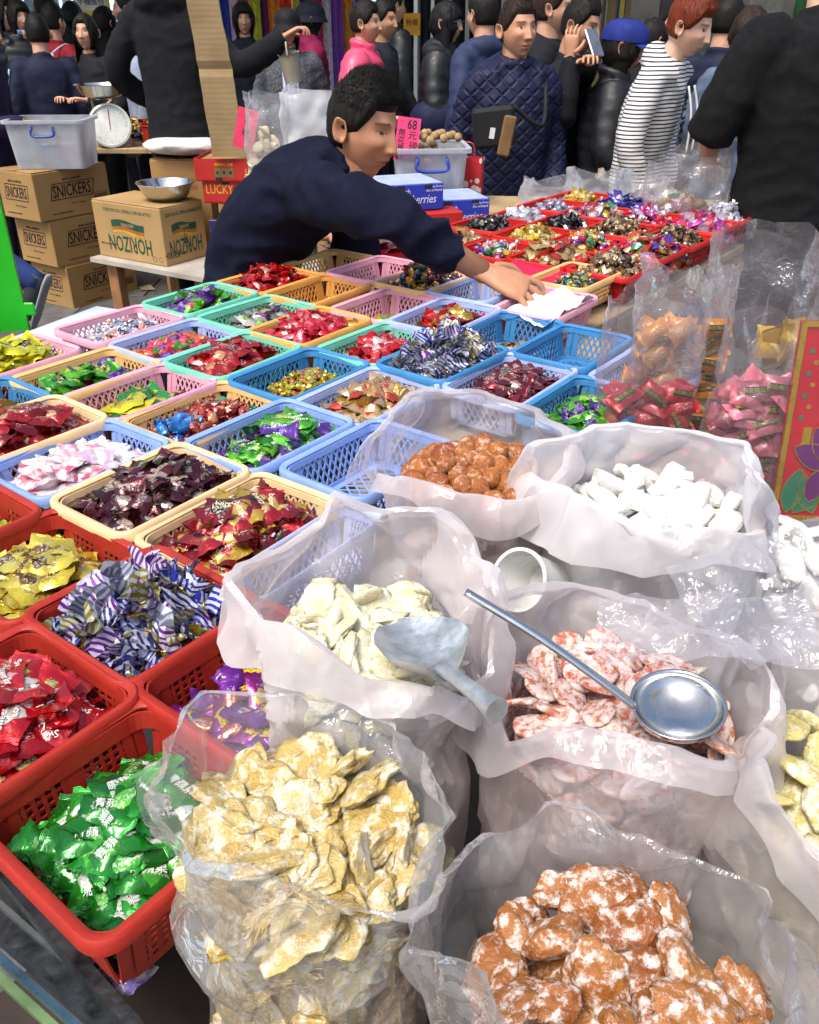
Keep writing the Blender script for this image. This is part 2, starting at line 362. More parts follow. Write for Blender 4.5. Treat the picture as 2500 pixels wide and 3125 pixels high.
for i in range(8):
    q = MB(); rings = []
    for z, wx in ((.75, .17), (1.0, .17), (1.4, .165), (1.62, .17), (1.72, .12), (1.78, .05)):
        t = np.arange(16) * 2 * math.pi / 16
        rings.append(np.stack([.045 * np.cos(t) * (1 + .3 * np.sin(3 * t + i)), wx * np.sin(t) , np.full(16, z)], 1))
    q.loft(rings, cap0=True, cap1=True); o = q.build('hanging_garment', mat('garment_black', '#17171c', .8, var=.3, vs=8), None, True)
    o.location = (-.18 + i * .15, FY - .22, 0); o.rotation_euler = (0, 0, random.uniform(-.3, .3)); tag(o, 'black garment hanging in a row on the shop rail', 'garment', 'black garments on the rail')
q = MB(); q.box((.02, FY - .47, 1.42), (.14, .006, .16)); o = q.build('price_tag', mat('tag_orange', '#f0a818', .5)); tag(o, 'orange price tag pinned in front of black garments', 'price tag')
lettering('特價', .05, m_ink, o, (.02, FY - .475, 1.43), (R(90), 0, 0))

# ------------------------------------------------------------------ the stall tables
m_ply = mat('stall_plywood', '#a98f6b', .65, var=.25, vs=6, bmp=.3, dirt='#5b4a36')
m_wood = mat('bench_wood', '#a5744e', .6, var=.25, vs=9, bmp=.3, dirt='#6b4a31')
m_alu = mat('stall_metal', '#9aa19f', .32, .85, var=.25, vs=8, bmp=.15, dirt='#4a4a46')
RIM = .90
def slab(nm, m, par, u0, u1, w0, w1, z0, z1):
    q = MB(); q.box(UW((u0 + u1) / 2, (w0 + w1) / 2, (z0 + z1) / 2), (u1 - u0, w1 - w0, z1 - z0), rz=RZ_U, bev=.003); return q.build(nm, m, par)
tb = empty('stall_table', UW(1, -1.1), label='long plywood stall table carrying the rows of candy baskets', cat='table')
tb.location = (0, 0, 0)
slab('tabletop', m_ply, tb, .09, 1.78, -1.70, -.635, .795, .82); slab('tabletop', m_ply, tb, 1.785, 3.06, -1.70, -.835, .795, .82)
for u, w in ((.25, -1.6), (.25, -.7), (1.7, -1.6), (1.72, -.68), (3.0, -1.6), (3.0, -.9), (1.9, -.86)): slab('leg', m_wood, tb, u - .03, u + .03, w - .03, w + .03, 0, .795)
slab('apron', m_wood, tb, 1.79, 3.05, -.86, -.84, .72, .795)
ft = empty('front_table', (0, 0, 0), label='lower front table carrying the open bags of candied fruit', cat='table')
slab('tabletop', mat('dark_board', '#3b3029', .7, var=.3, vs=7), ft, -.1, 1.78, -.59, .75, .635, .66)
for u, w in ((0, -.5), (0, .65), (1.7, -.5), (1.7, .65)): slab('leg', m_wood, ft, u - .03, u + .03, w - .03, w + .03, 0, .635)
# ------------------------------------------------------------------ baskets
def rrect(a, b, r, n=5):
    pts = []
    for cx, cy, t0 in ((a / 2 - r, b / 2 - r, 0), (-a / 2 + r, b / 2 - r, 90), (-a / 2 + r, -b / 2 + r, 180), (a / 2 - r, -b / 2 + r, 270)):
        for i in range(n + 1):
            t = R(t0 + 90 * i / n); pts.append((cx + r * math.cos(t), cy + r * math.sin(t)))
    return np.array(pts)
def basket_meshes(a, b, h, tp, r, style):
    """rim, wall and floor of a plastic basket; rim a x b at height h, walls leaning in by tp"""
    rim = MB(); prof = [(-.006, -.001), (-.007, .003), (-.004, .0055), (.001, .006), (.004, .003), (.004, -.008), (.0022, -.008), (.0018, .0015), (-.002, .002), (-.004, -.001)]
    rings = []
    for dx, dz in prof:
        q = rrect(a + 2 * dx, b + 2 * dx, r + dx, 5); rings.append(np.column_stack([q, np.full(len(q), h + dz)]))
    rim.loft(rings, loop=True)
    wall = MB(); at, bt = a - .012, b - .012; ab, bb = at - 2 * tp, bt - 2 * tp
    def band(z0, z1, th=.0018):
        rs = []
        for z, off in ((z0, 0), (z1, 0), (z1, -th), (z0, -th)):
            k = z / h; q = rrect(ab + (at - ab) * k + 2 * off, bb + (bt - bb) * k + 2 * off, r + off, 5); rs.append(np.column_stack([q, np.full(len(q), z)]))
        wall.loft(rs, loop=True)
    lo, hi = (h * .12, h * .86) if style != 'grid' else (h * .14, h * .78)
    band(0, lo); band(hi, h)
    for sgn in ((1, 0), (-1, 0), (0, 1), (0, -1)):
        def pt(s, z, sgn=sgn):
            k = z / h; A = (ab + (at - ab) * k) / 2; B = (bb + (bt - bb) * k) / 2
            return (sgn[0] * A, s, z) if sgn[0] else (s, sgn[1] * B, z)
        L = ((bb if sgn[0] else ab)) / 2 - r * .8; nrm = (sgn[0], sgn[1], 0)
        # solid corner posts
        for e in (-1, 1):
            for s in (L, L + r * .5): wall.bar(pt(e * s, lo), pt(e * s, hi), r * .62, .0017, nrm)
        if style == 'grid':
            n = max(6, int(2 * L / .0095)); rows = 6
            for i in range(n + 1):
                s = -L + 2 * L * i / n; wd = .004 if abs(i - n // 2) > 0 else .016
                wall.bar(pt(s, lo), pt(s, hi), wd, .0016, nrm)
            for j in range(1, rows):
                z = lo + (hi - lo) * j / rows; wall.bar(pt(-L, z), pt(L, z), .0036, .0014, nrm)
        else:
            n = max(7, int(2 * L / .0118)); st = 2 * L / n; hh = hi - lo
            for i in range(-2, n + 3):
                for d in (-1, 1):
                    s0, s1 = -L + i * st, -L + i * st + d * st * 2; z0, z1 = lo, hi
                    # clip to the panel
                    f0, f1 = 0.0, 1.0
                    for lim in (-L, L):
                        if (s0 - lim) * (s1 - lim) < 0:
                            t = (lim - s0) / (s1 - s0)
                            inside0 = -L - 1e-6 <= s0 <= L + 1e-6
                            if inside0: f1 = min(f1, t)
                            else: f0 = max(f0, t)
                    if max(s0, s1) < -L + 1e-6 or min(s0, s1) > L - 1e-6: continue
                    A_ = s0 + (s1 - s0) * f0; B_ = s0 + (s1 - s0) * f1
                    wall.bar(pt(A_, z0 + hh * f0), pt(B_, z0 + hh * f1), .0030, .0016, nrm)
    fl = MB(); A, B = ab / 2 - .002, bb / 2 - .002
    q = rrect(ab, bb, r, 5); q2 = rrect(ab - .024, bb - .024, r - .006, 5)
    fl.loft([np.column_stack([q, np.full(len(q), .0006)]), np.column_stack([q2, np.full(len(q), .0006)]), np.column_stack([q2, np.full(len(q), .0024)]), np.column_stack([q, np.full(len(q), .0024)])], loop=True)
    st = .0125 if style != 'grid' else .011
    if style == 'grid':
        for s in np.arange(-A + .01, A - .008, st): fl.bar((s, -B + .01, .0015), (s, B - .01, .0015), .0055, .0018)
        for s in np.arange(-B + .01, B - .008, st): fl.bar((-A + .01, s, .0015), (A - .01, s, .0015), .0055, .0014)
    else:
        for d in (-1, 1):
            for c in np.arange(-A - B, A + B, st * 1.35):
                xs = []
                for y in (-B + .01, B - .01):
                    xs.append((c + d * y * .7, y))
                (x0, y0), (x1, y1) = xs; lim = A - .01
                t0, t1 = 0, 1
                if x0 != x1:
                    for L_ in (-lim, lim):
                        t = (L_ - x0) / (x1 - x0)
                        if 0 < t < 1:
                            if (x0 < -lim and L_ < 0) or (x0 > lim and L_ > 0): t0 = max(t0, t)
                            else: t1 = min(t1, t)
                if abs(x0 + (x1 - x0) * (t0 + t1) / 2) > lim or t1 <= t0: continue
                fl.bar((x0 + (x1 - x0) * t0, y0 + (y1 - y0) * t0, .0015), (x0 + (x1 - x0) * t1, y0 + (y1 - y0) * t1, .0015), .0032, .0016 if d < 0 else .0020)
    return rim.mesh('rim', 50), wall.mesh('wall'), fl.mesh('floor')
BK = {'pastel': (basket_meshes(.222, .158, .064, .012, .022, 'diamond'), (.222, .158, .064, .012)),
      'red': (basket_meshes(.178, .186, .078, .010, .020, 'grid'), (.178, .186, .078, .010)),
      'far': (basket_meshes(.205, .175, .066, .012, .022, 'grid'), (.205, .175, .066, .012))}
BCOL = {'sky blue': '#86a2dc', 'lavender blue': '#a3b1de', 'steel blue': '#3d80b4', 'pink': '#e0a0b2', 'tan': '#e6b576', 'cream': '#e9c494', 'orange': '#e2a050', 'mint': '#72c6aa', 'red': '#a52c20', 'bright red': '#b81a16'}
def bmat(c): return mat('plastic ' + c, BCOL[c], .5, var=.10, vs=16, bmp=.12, bs_=150, spec=.35)
def corner_fit(cs, a, b, z):
    L, T, Rr, B = cs; acc = Vector((0, 0, 0)); n = 0; r = .006
    for c, su, sw in ((L, -1, -1), (T, 1, -1), (Rr, 1, 1), (B, -1, 1)):
        if c: acc += P(c[0], c[1], z) - UA * su * (a / 2 - r) - WA * sw * (b / 2 - r); n += 1
    return acc / n
def make_basket(kind, col, pos, rz, label, group, zr):
    (rm, wl, fl), (a, b, h, tp) = BK[kind]
    e = empty('candy_basket', (pos[0], pos[1], zr - h), rz, label, 'basket', group); m = bmat(col)
    for nm, me in (('rim', rm), ('wall', wl), ('floor', fl)): link(nm, me, e, m)
    return e

# ------------------------------------------------------------------ candy shapes
def crumple(v, amp, sc, seed):
    out = v.copy()
    for i, p in enumerate(v):
        out[i] += amp * np.array([nz(p, sc, seed), nz(p, sc, seed + 31), nz(p, sc, seed + 67)])
    return out
def pillow(l, w, h, seed, crimp=.2, nx=11, ny=7, amp=.0011, tw=.0):
    """flow-wrapped candy: swollen middle, flat saw-edged ends; unit: metres"""
    vs = []; fs = []
    us = np.concatenate([[-1, -1 + crimp * .55], np.linspace(-1 + crimp, 1 - crimp, nx - 4), [1 - crimp * .55, 1]])
    for side in (1, -1):
        for i, u in enumerate(us):
            k = max(0.0, 1 - (abs(u) / (1 - crimp * .9)) ** 3) if abs(u) < 1 - crimp * .9 else 0
            for j in range(ny):
                v = -1 + 2 * j / (ny - 1); wid = w / 2 * (1 - .06 * k)
                z = side * (h / 2 * k * (1 - abs(v) ** 2.4) + (.0003 if abs(v) < 1 else 0))
                x = u * l / 2 + (.0007 * (1 if j % 2 else -1) if abs(u) == 1 else 0)
                if abs(u) > 1 - crimp: z += .0009 * math.sin(j * 2.1 + seed)
                vs.append((x, v * wid, z))
    n = nx * ny; nxx = len(us)
    n = nxx * ny
    for s in (0, 1):
        for i in range(nxx - 1):
            for j in range(ny - 1):
                q = [s * n + i * ny + j, s * n + (i + 1) * ny + j, s * n + (i + 1) * ny + j + 1, s * n + i * ny + j + 1]
                fs.append(tuple(q if s == 0 else q[::-1]))
    v = crumple(np.array(vs), amp, 75, seed)
    # droop and twist of the whole packet
    c = random.Random(seed); bx = c.uniform(-2, 2); tx = c.uniform(-3, 3)
    v[:, 2] += bx * v[:, 0] ** 2
    ang = tx * v[:, 0]; y, z = v[:, 1].copy(), v[:, 2].copy(); v[:, 1] = y * np.cos(ang) - z * np.sin(ang); v[:, 2] = y * np.sin(ang) + z * np.cos(ang)
    return v, fs
def twist(l, r, seed, n=10, oval=1.0, amp=.0012):
    """sweet twisted at both ends"""
    prof = [(-1, .78), (-.82, .62), (-.62, .18), (-.52, .55), (-.36, .9), (0, 1.0), (.36, .9), (.52, .55), (.62, .18), (.82, .62), (1, .78)]
    rs = []
    for u, k in prof:
        t = np.arange(n) * 2 * math.pi / n; e = abs(u) > .6
        fl = (.35 + .65 * (.5 + .5 * np.sin(3 * t + seed))) if e else 1
        rs.append(np.stack([np.full(n, u * l / 2) + (.002 * np.sin(4 * t + seed) if e else 0), r * k * oval * np.cos(t) * fl, r * k * np.sin(t) * (fl if e else 1) * (.45 if e else 1)], 1))
    b = MB(); b.loft(rs, cap0=True, cap1=True); v = crumple(np.vstack(b.v), amp, 120, seed); return v, b.f
def cube_c(l, w, h, seed):
    b = MB(); b.box((0, 0, 0), (l, w, h), bev=.0022); v = crumple(np.vstack(b.v), .0012, 120, seed); return v, b.f
def bonbon(seed):
    """ball of chocolate in a paper gathered at the neck and flaring open above"""
    n = 14; prof = [(0, -.011), (.008, -.0095), (.0125, -.003), (.0125, .004), (.008, .010), (.0042, .0135), (.0075, .019), (.0125, .026), (.0165, .0335)]
    rs = []; c = random.Random(seed)
    ph = c.uniform(0, 6)
    for i, (r, z) in enumerate(prof):
        t = np.arange(n) * 2 * math.pi / n; fl = np.ones(n); dz = np.zeros(n)
        if i >= 6: fl = 1 + .38 * np.sin(3 * t + ph) * (i - 5) / 3 + .2 * np.sin(7 * t) ; dz = .006 * np.sin(2 * t + ph) * (i - 5) / 3
        rs.append(np.stack([r * np.cos(t) * fl, r * np.sin(t) * fl, z + dz], 1))
    b = MB(); b.loft(rs, cap0=True); v = crumple(np.vstack(b.v), .0022, 80, seed)
    sq = c.uniform(.45, 1); v[:, 1] *= np.where(v[:, 2] > .012, sq, 1)
    return v, b.f
def vuv(v):
    v = np.asarray(v); lo, hi = v.min(0), v.max(0); return (v[:, :2] - lo[:2]) / np.maximum(hi[:2] - lo[:2], 1e-6)
def put_uv(me, uv):
    ly = me.uv_layers.new(name='UVMap'); idx = np.empty(len(me.loops), np.int32); me.loops.foreach_get('vertex_index', idx); ly.data.foreach_set('uv', uv[idx].astype(np.float32).ravel())
def tomesh(nm, vf, smooth=False):
    b = MB(); b.add(vf[0], vf[1]); me = b.mesh(nm, smooth); put_uv(me, vuv(vf[0])); return me
SH = {}
def shapes(kind):
    if kind in SH: return SH[kind]
    if kind == 'sachet': f = lambda s: pillow(.046, .027, .017, s)
    elif kind == 'sachet_long': f = lambda s: pillow(.058, .023, .015, s, .16)
    elif kind == 'sachet_wide': f = lambda s: pillow(.044, .033, .015, s, .17)
    elif kind == 'packet_big': f = lambda s: pillow(.075, .052, .016, s, .12, amp=.003)
    elif kind == 'fat': f = lambda s: pillow(.05, .030, .020, s, .2)
    elif kind == 'twist': f = lambda s: twist(.036, .0075, s)
    elif kind == 'foilball': f = lambda s: twist(.038, .0095, s, amp=.003)
    elif kind == 'twist_small': f = lambda s: twist(.026, .0056, s)
    elif kind == 'cube': f = lambda s: cube_c(.021, .017, .013, s)
    elif kind == 'bonbon': f = bonbon
    SH[kind] = [tomesh('candy', f(s), 28 if kind not in ('bonbon', 'foilball') else False) for s in range(11, 16)]
    return SH[kind]
MIXF = lambda cols, **k: [foil('wrap ' + '/'.join(filter(None, (c if isinstance(c, tuple) else (c,)))) + str(sorted(k.items())), *(c if isinstance(c, tuple) else (c,)), **k) for c in cols]

def scatter(rng, a, b, n, cov, k=8):
    """n spots spread over the share cov=(x0,x1,y0,y1) of the floor a x b"""
    x0, x1, y0, y1 = cov; pts = []
    for i in range(n):
        best = None; bd = -1
        for _ in range(k):
            p = ((x0 + rng.random() * (x1 - x0) - .5) * a, (y0 + rng.random() * (y1 - y0) - .5) * b)
            d = min([(p[0] - q[0]) ** 2 + (p[1] - q[1]) ** 2 for q in pts] or [1])
            if d > bd: bd = d; best = p
        pts.append(best)
    return pts
def fill_heap(M, a, b, z0, kind, mats, n, hp, cov, name, label, cat, group, rng, under=1.3, tilt=.5, sc=1.0, pw=2.2, thick=.007, txt=None, lim=None):
    """top layer of candies as things, what lies under them joined"""
    me = shapes(kind); x0, x1, y0, y1 = cov; cx, cy = ((x0 + x1) / 2 - .5) * a, ((y0 + y1) / 2 - .5) * b; ra, rb = (x1 - x0) / 2 * a, (y1 - y0) / 2 * b
    def hgt(p):
        d = max(abs((p[0] - cx) / ra), abs((p[1] - cy) / rb)); e = math.hypot((p[0] - cx) / ra, (p[1] - cy) / rb)
        return hp * max(.5, 1 - .8 * (.6 * d + .4 * e) ** (pw + .6))
    def orient(p, k):
        sl = 1.0
        return Euler((rng.gauss(0, tilt), rng.gauss(0, tilt), rng.uniform(0, 6.283))).to_matrix().to_4x4()
    vs = [np.array([v.co[:] for v in m_.vertices]) for m_ in me]; fs = [[tuple(f.vertices) for f in m_.polygons] for m_ in me]
    uvs = [vuv(v) for v in vs]
    def seat(p, z, O_, k, s_):                                  # keep a candy inside the basket walls
        if not lim: return p
        q_ = (vs[k] * s_) @ np.array(O_.to_3x3()).T; lo_, hi_ = q_.min(0), q_.max(0); w_ = lim[2] * min(1.0, max(0, z) / lim[3]) - .003 + (.012 if z > lim[3] else 0); out = []
        for a_ in (0, 1):
            L_ = lim[a_] + w_; mn, mx = -L_ - lo_[a_], L_ - hi_[a_]; out.append(min(max(p[a_], mn), mx) if mn < mx else (mn + mx) / 2)
        return out
    if under and n > 6:
        q = MB(); uu = []
        for i, p in enumerate(scatter(rng, a, b, int(n * under), cov, 3)):
            k = rng.randrange(5); z = z0 + thick * sc * .8 + max(0.0, hgt(p) - thick * 1.5 * sc) * (1 if i % 2 else .55)
            O_ = orient(p, k); p = seat(p, z, O_, k, sc); T = M @ Matrix.Translation((p[0], p[1], z)) @ O_ @ Matrix.Scale(sc, 4)
            q.add(vs[k], fs[k], rng.randrange(len(mats)), T); uu.append(uvs[k])
        o = q.build('candy_pile', mats); put_uv(o.data, np.vstack(uu)); tag(o, 'lower layers of ' + label, cat, None, 'stuff')
    for p in scatter(rng, a, b, n, cov):
        k = rng.randrange(5); z = z0 + thick * sc + hgt(p)
        O_ = orient(p, k); s_ = sc * rng.uniform(.92, 1.08); p = seat(p, z, O_, k, s_); o = link(name, me[k], None, rng.choice(mats)); o.matrix_world = M @ Matrix.Translation((p[0], p[1], z)) @ O_ @ Matrix.Scale(s_, 4)
        tag(o, label, cat, group)
        if txt and rng.random() < (txt[4] if len(txt) > 4 else .5): t_ = link('gold_tie' if name.endswith('bonbon') else 'lettering', txt[0], o, txt[1]); t_.location = (0, 0, txt[2]); t_.rotation_euler = (0, 0, txt[3])

# the rows of baskets: colour, rim corners (left, far, right, near), candies
G_ = '#c9a227'
red_f = lambda: MIXF([('#c4121a', '#e0b23a'), ('#a80d16', '#d9d2c4'), '#d01a22'], thr=.62)
SP = [
 # colour, corners, [ (shape, wrappers, count, heap, cover, name, label) ... ]
 ('sky blue', (None, (205, 882), (367, 935), (75, 1062)), [('sachet_wide', 'CLEARP', 46, .036, (0, 1, 0, 1), 'gummy_candy', 'clear wrapped pink and white gummy candy heaped in the sky blue basket')]),
 ('sky blue', ((390, 935), (605, 845), (742, 893), (555, 998)), [('sachet_long', [('#3f9d1e', '#b9d93a'), ('#2c8c2a', '#c9d84a'), ('#6fbf2f', '#3a1f86'), '#4fae22', ('#5a2a8c', '#8b5fc0')], 44, .040, (.25, 1, .05, 1), 'fruit_chew', 'green and lime fruit chew in the sky blue basket beside the empty one')]),
 ('sky blue', ((560, 985), (800, 885), None, None), []),
 ('cream', ((88, 1070), (370, 950), (520, 1000), (265, 1140)), [('sachet', [('#4a0f1a', '#7d5a5a'), '#5a1320', ('#3d0c14', '#9a7f78')], 64, .050, (.02, 1, .02, 1), 'coffee_candy', 'dark maroon wrapped coffee candy heaped in the cream basket')]),
 ('cream', (None, (545, 1000), (705, 1060), None), [('fat', [('#a31621', '#c9a042'), ('#8c0f1c', '#d2ab4a'), ('#7a0d18', '#2a1a1a'), ('#b8952f', '#a31621')], 54, .048, (.0, 1, .0, 1), 'berry_candy', 'red and gold berry candy heaped in the cream basket by the red baskets')]),
 ('lavender blue', ((474, 1228), (718, 1078), None, None), []),
 ('tan', ((262, 880), (500, 805), (605, 850), (385, 940)), [('foilball', [('#8c2418', '#d07a4a'), '#7a1a12', '#a63a20'], 34, .036, (.1, 1, .0, 1), 'foil_chocolate', 'copper red foil chocolate in the tan basket of mixed foil'), ('foilball', ['#1f63c0', '#2a7fd0'], 11, .044, (.0, .5, .1, .7), 'blue_foil_chocolate', 'bright blue foil chocolate among the copper ones in the tan basket'), ('foilball', ['#0f6e46', '#138a4f'], 7, .044, (.4, 1, .1, .8), 'green_foil_chocolate', 'emerald green foil chocolate among the copper ones in the tan basket')]),
 ('pink', ((155, 830), (340, 768), (460, 800), (265, 880)), [('packet_big', [('#d8d61e', '#2c8c3a'), ('#e0d51c', '#c7a51b'), ('#2f8f3f', '#d9d420')], 12, .034, (.05, .72, .15, .9), 'mango_packet', 'yellow and green mango candy packet in the pink basket'), ('sachet', [('#7a1019', '#c9a042')], 10, .02, (.62, 1, .1, .9), 'wine_red_candy', 'wine red candy beside the mango packets in the pink basket')]),
 ('tan', ((0, 800), (205, 733), (325, 760), (120, 835)), [('sachet', [('#5fb02a', '#c8dc3c'), ('#3f9d2a', '#d8e26a')], 22, .040, (0, .85, .1, 1), 'grape_chew', 'lime green chew mixed with purple ones in the tan basket'), ('sachet', ['#4a1a7a', ('#5f2396', '#b98ad0')], 16, .042, (.25, 1, .0, 1), 'purple_chew', 'shiny purple chew mixed with lime ones in the tan basket'), ('sachet', ['#8c0f3a'], 6, .04, (.1, .6, .3, 1), 'wine_chew', 'wine coloured chew among lime and purple ones in the tan basket')]),
 ('pink', ((-75, 782), (75, 735), (182, 742), None), [('sachet_wide', [('#d9d016', '#b8b20c'), ('#e3d81e', '#3a3a10'), '#cfc718'], 40, .050, (0, 1, 0, 1), 'lemon_candy', 'bright yellow wrapped candy heaped in the pink basket by the green panel')]),
 ('pink', ((110, 700), (280, 645), (390, 665), (225, 722)), [('twist', [('#d8d3da', '#2a3f86'), ('#e6c9bd', '#d8614a'), ('#c9cbe0', '#1c2440')], 66, .036, (.02, 1, .05, 1), 'milk_candy', 'small white blue and orange twist candy in the pink basket')]),
 ('lavender blue', ((240, 722), (390, 675), (510, 692), (350, 767)), [('cube', ['#e2335a', '#d0245a', '#e8721f', '#6b2a96', '#5aa03a', '#e84a5e'], 84, .034, (.02, 1, .0, 1), 'fruit_cube_candy', 'small pink orange purple or green cube candy in the lavender basket')]),
 ('mint', ((360, 760), (520, 700), (640, 740), (460, 795)), [('fat', [('#a80f14', '#5a0a0e'), ('#c01820', '#e0a070'), '#9a0d12'], 46, .044, (.0, 1, .0, 1), 'red_foil_candy', 'dark red foil candy heaped in the mint basket beside the steel blue one')]),
 ('steel blue', ((480, 802), (655, 735), (790, 768), (610, 838)), [('twist_small', [('#b89a1e', '#7a1a20'), ('#c8b02c', '#8a9a20'), ('#9a8a1a', '#c02a20')], 90, .030, (.3, .95, .05, .95), 'toffee_drop', 'tiny gold and red twist candy in the steel blue basket'), ('sachet', ['#e06a2a', '#2f9a3a'], 6, .016, (.05, .45, .3, 1), 'orange_chew', 'stray orange or green chew beside the tiny gold twists')]),
 ('lavender blue', ((640, 842), (790, 780), (935, 808), (800, 897)), [('sachet', [('#c9a878', '#c23a2a'), ('#a8842f', '#d8c09a'), ('#c2402c', '#d8b070'), ('#d8b88a', '#8a6a1a')], 44, .042, (.12, 1, .05, 1), 'peanut_candy', 'red cream and gold peanut candy in the lavender blue basket')]),
 ('mint', ((310, 640), (450, 600), (548, 615), (410, 665)), [('sachet', [('#4fa52a', '#a8d04a'), ('#5a2a86', '#9a6ac0'), ('#63b02c', '#c02a4a')], 52, .042, (.05, 1, .0, 1), 'jelly_candy', 'green and purple candy heaped in the mint basket farthest from the bags')]),
 ('mint', ((400, 682), (545, 630), (645, 652), (508, 712)), [('sachet', [('#8a8f86', '#3f7a3a'), ('#c9c4b4', '#6fa03a'), ('#4a1a5a', '#8a2a6a')], 40, .036, (.1, 1, .1, 1), 'silver_candy', 'silver green and plum candy in the mint basket behind the red foil heap')]),
 ('orange', ((525, 697), (650, 645), (785, 672), (640, 732)), [('sachet', [('#d01c34', '#e8506a'), ('#c2142a', '#e0c0b0'), '#d8283c'], 62, .046, (.0, 1, .0, 1), 'pink_red_candy', 'pinkish red foil candy piled flat in the orange basket'), ('sachet', [('#c9852a', '#e0c05a')], 8, .046, (.75, 1, .4, 1), 'amber_candy', 'amber clear candy at the end of the pinkish red heap')]),
 ('mint', ((680, 737), (800, 680), (910, 707), (790, 765)), [('fat', [('#c8141c', '#e8d8d0'), ('#b81018', '#d84a4a'), '#d0202a'], 26, .036, (.15, .95, .05, .95), 'ginseng_candy', 'bright red candy with white print in the mint basket by the zebra papers')]),
 ('steel blue', ((792, 790), (935, 712), (1062, 745), (905, 815)), [('bonbon', 'ZEBRA', 44, .052, (.0, 1, .0, 1), 'zebra_bonbon', 'zebra striped paper bonbon with gold tie heaped over the steel blue basket')]),
 ('lavender blue', ((945, 802), (1070, 745), (1215, 780), (1090, 852)), [('sachet', [('#5a0f18', '#8c3038'), ('#6b121c', '#a08070'), ('#8a1a24', '#4a0a10')], 50, .040, (.05, 1, .0, 1), 'date_candy', 'dark red date candy in the lavender basket near the clear bags')]),
 ('steel blue', ((1108, 862), (1235, 797), (1372, 830), None), [('sachet', [('#3f9d2a', '#a8d04a'), ('#5fae2a', '#4a1a7a'), ('#3a1a6a', '#6a3a9a')], 40, .034, (.05, 1, .05, 1), 'grape_gummy', 'green and purple candy in the steel blue basket behind the kumquat bag')]),
 ('orange', ((460, 602), (560, 555), (660, 582), (560, 627)), [('sachet', [('#b81218', '#d8503a'), ('#c8161c', '#e0b0a0'), '#a80f14'], 64, .052, (.0, 1, .0, 1), 'red_toffee', 'red wrapped toffee heaped in the orange basket against the vendor')]),
 ('orange', ((560, 618), (680, 583), (790, 606), (660, 642)), [('twist', [('#c82a2a', '#d8c03a'), ('#5aa03a', '#d8b02a')], 14, .012, (.35, 1, .2, 1), 'leftover_toffee', 'red or yellow twist candy left in the orange basket')]),
 ('tan', ((590, 562), (700, 525), (787, 537), (680, 580)), []),
 ('pink', ((685, 577), (800, 543), (895, 558), (790, 605)), [('sachet', 'CLEARP', 14, .018, (.2, .8, .2, .8), 'clear_candy', 'clear wrapped candy in the pink basket behind the dark foil chocolates')]),
 ('tan', ((788, 604), (870, 560), (972, 590), (880, 630)), [('foilball', ['#4a0f18', '#6a1420', '#1a2a5a', '#a8781a', '#16321f', '#c08a1c'], 48, .060, (.05, .98, .0, 1), 'dark_foil_chocolate', 'dark jewel coloured foil chocolate heaped under the vendor\'s arm')]),
 ('pink', ((705, 650), (815, 612), (918, 632), (815, 682)), [('sachet', [('#a8b02a', '#d88a2a'), ('#c8a02a', '#5a9a3a')], 10, .014, (.15, .8, .2, .9), 'honey_candy', 'green and amber candy left in the pink basket')]),
 ('lavender blue', ((825, 682), (940, 630), (1055, 647), (930, 708)), [('fat', [('#b8161c', '#c9a042'), ('#a8842f', '#d8c070'), ('#c41a20', '#e8e0d0'), ('#8a0f14', '#b0902a')], 26, .036, (.2, 1, .05, 1), 'gold_toffee', 'red and gold toffee in the lavender basket below the reaching hand')]),
 ('lavender blue', ((908, 612), (978, 586), (1100, 600), (1040, 640)), []),
 ('steel blue', ((955, 703), (1060, 655), (1190, 682), (1080, 742)), [('sachet', [('#c9bda0', '#a83a3a'), ('#a89a5a', '#d8d0c0')], 11, .012, (.3, .8, .2, .8), 'cream_candy', 'cream and gold candy left in the steel blue basket')]),
 ('steel blue', ((1088, 742), (1185, 695), (1310, 718), (1215, 790)), []),
 ('lavender blue', ((1242, 795), (1335, 745), None, None), []),
 ('pink', ((1040, 650), (1135, 600), (1256, 627), (1150, 690)), []),
 ('tan', ((1135, 582), (1190, 552), (1297, 574), (1232, 612)), [('twist', [('#2a5a3a', '#c9a042'), ('#1f4f7a', '#c8b84a'), ('#c9a82a', '#4a6a2a')], 40, .036, (.0, .95, .05, 1), 'jade_twist', 'green blue and gold twist candy in the tan basket at the table edge')]),
 # the white board end
 ('steel blue', ((-110, 850), (-10, 815), (62, 845), None), [('sachet_wide', [('#d9d016', '#a33a2a'), ('#c02a1c', '#7a1a12')], 24, .036, (0, 1, 0, 1), 'salty_lemon_candy', 'yellow or red candy in the steel blue basket cut by the picture edge')]),
 ('cream', ((-85, 900), (80, 828), (212, 875), (60, 930)), [('fat', [('#8c0f14', '#b04a30'), ('#a8141a', '#e0b080'), '#7a0c10'], 46, .050, (0, 1, 0, 1), 'chilli_candy', 'glossy dark red candy heaped in the cream basket beside the gummies')]),
]
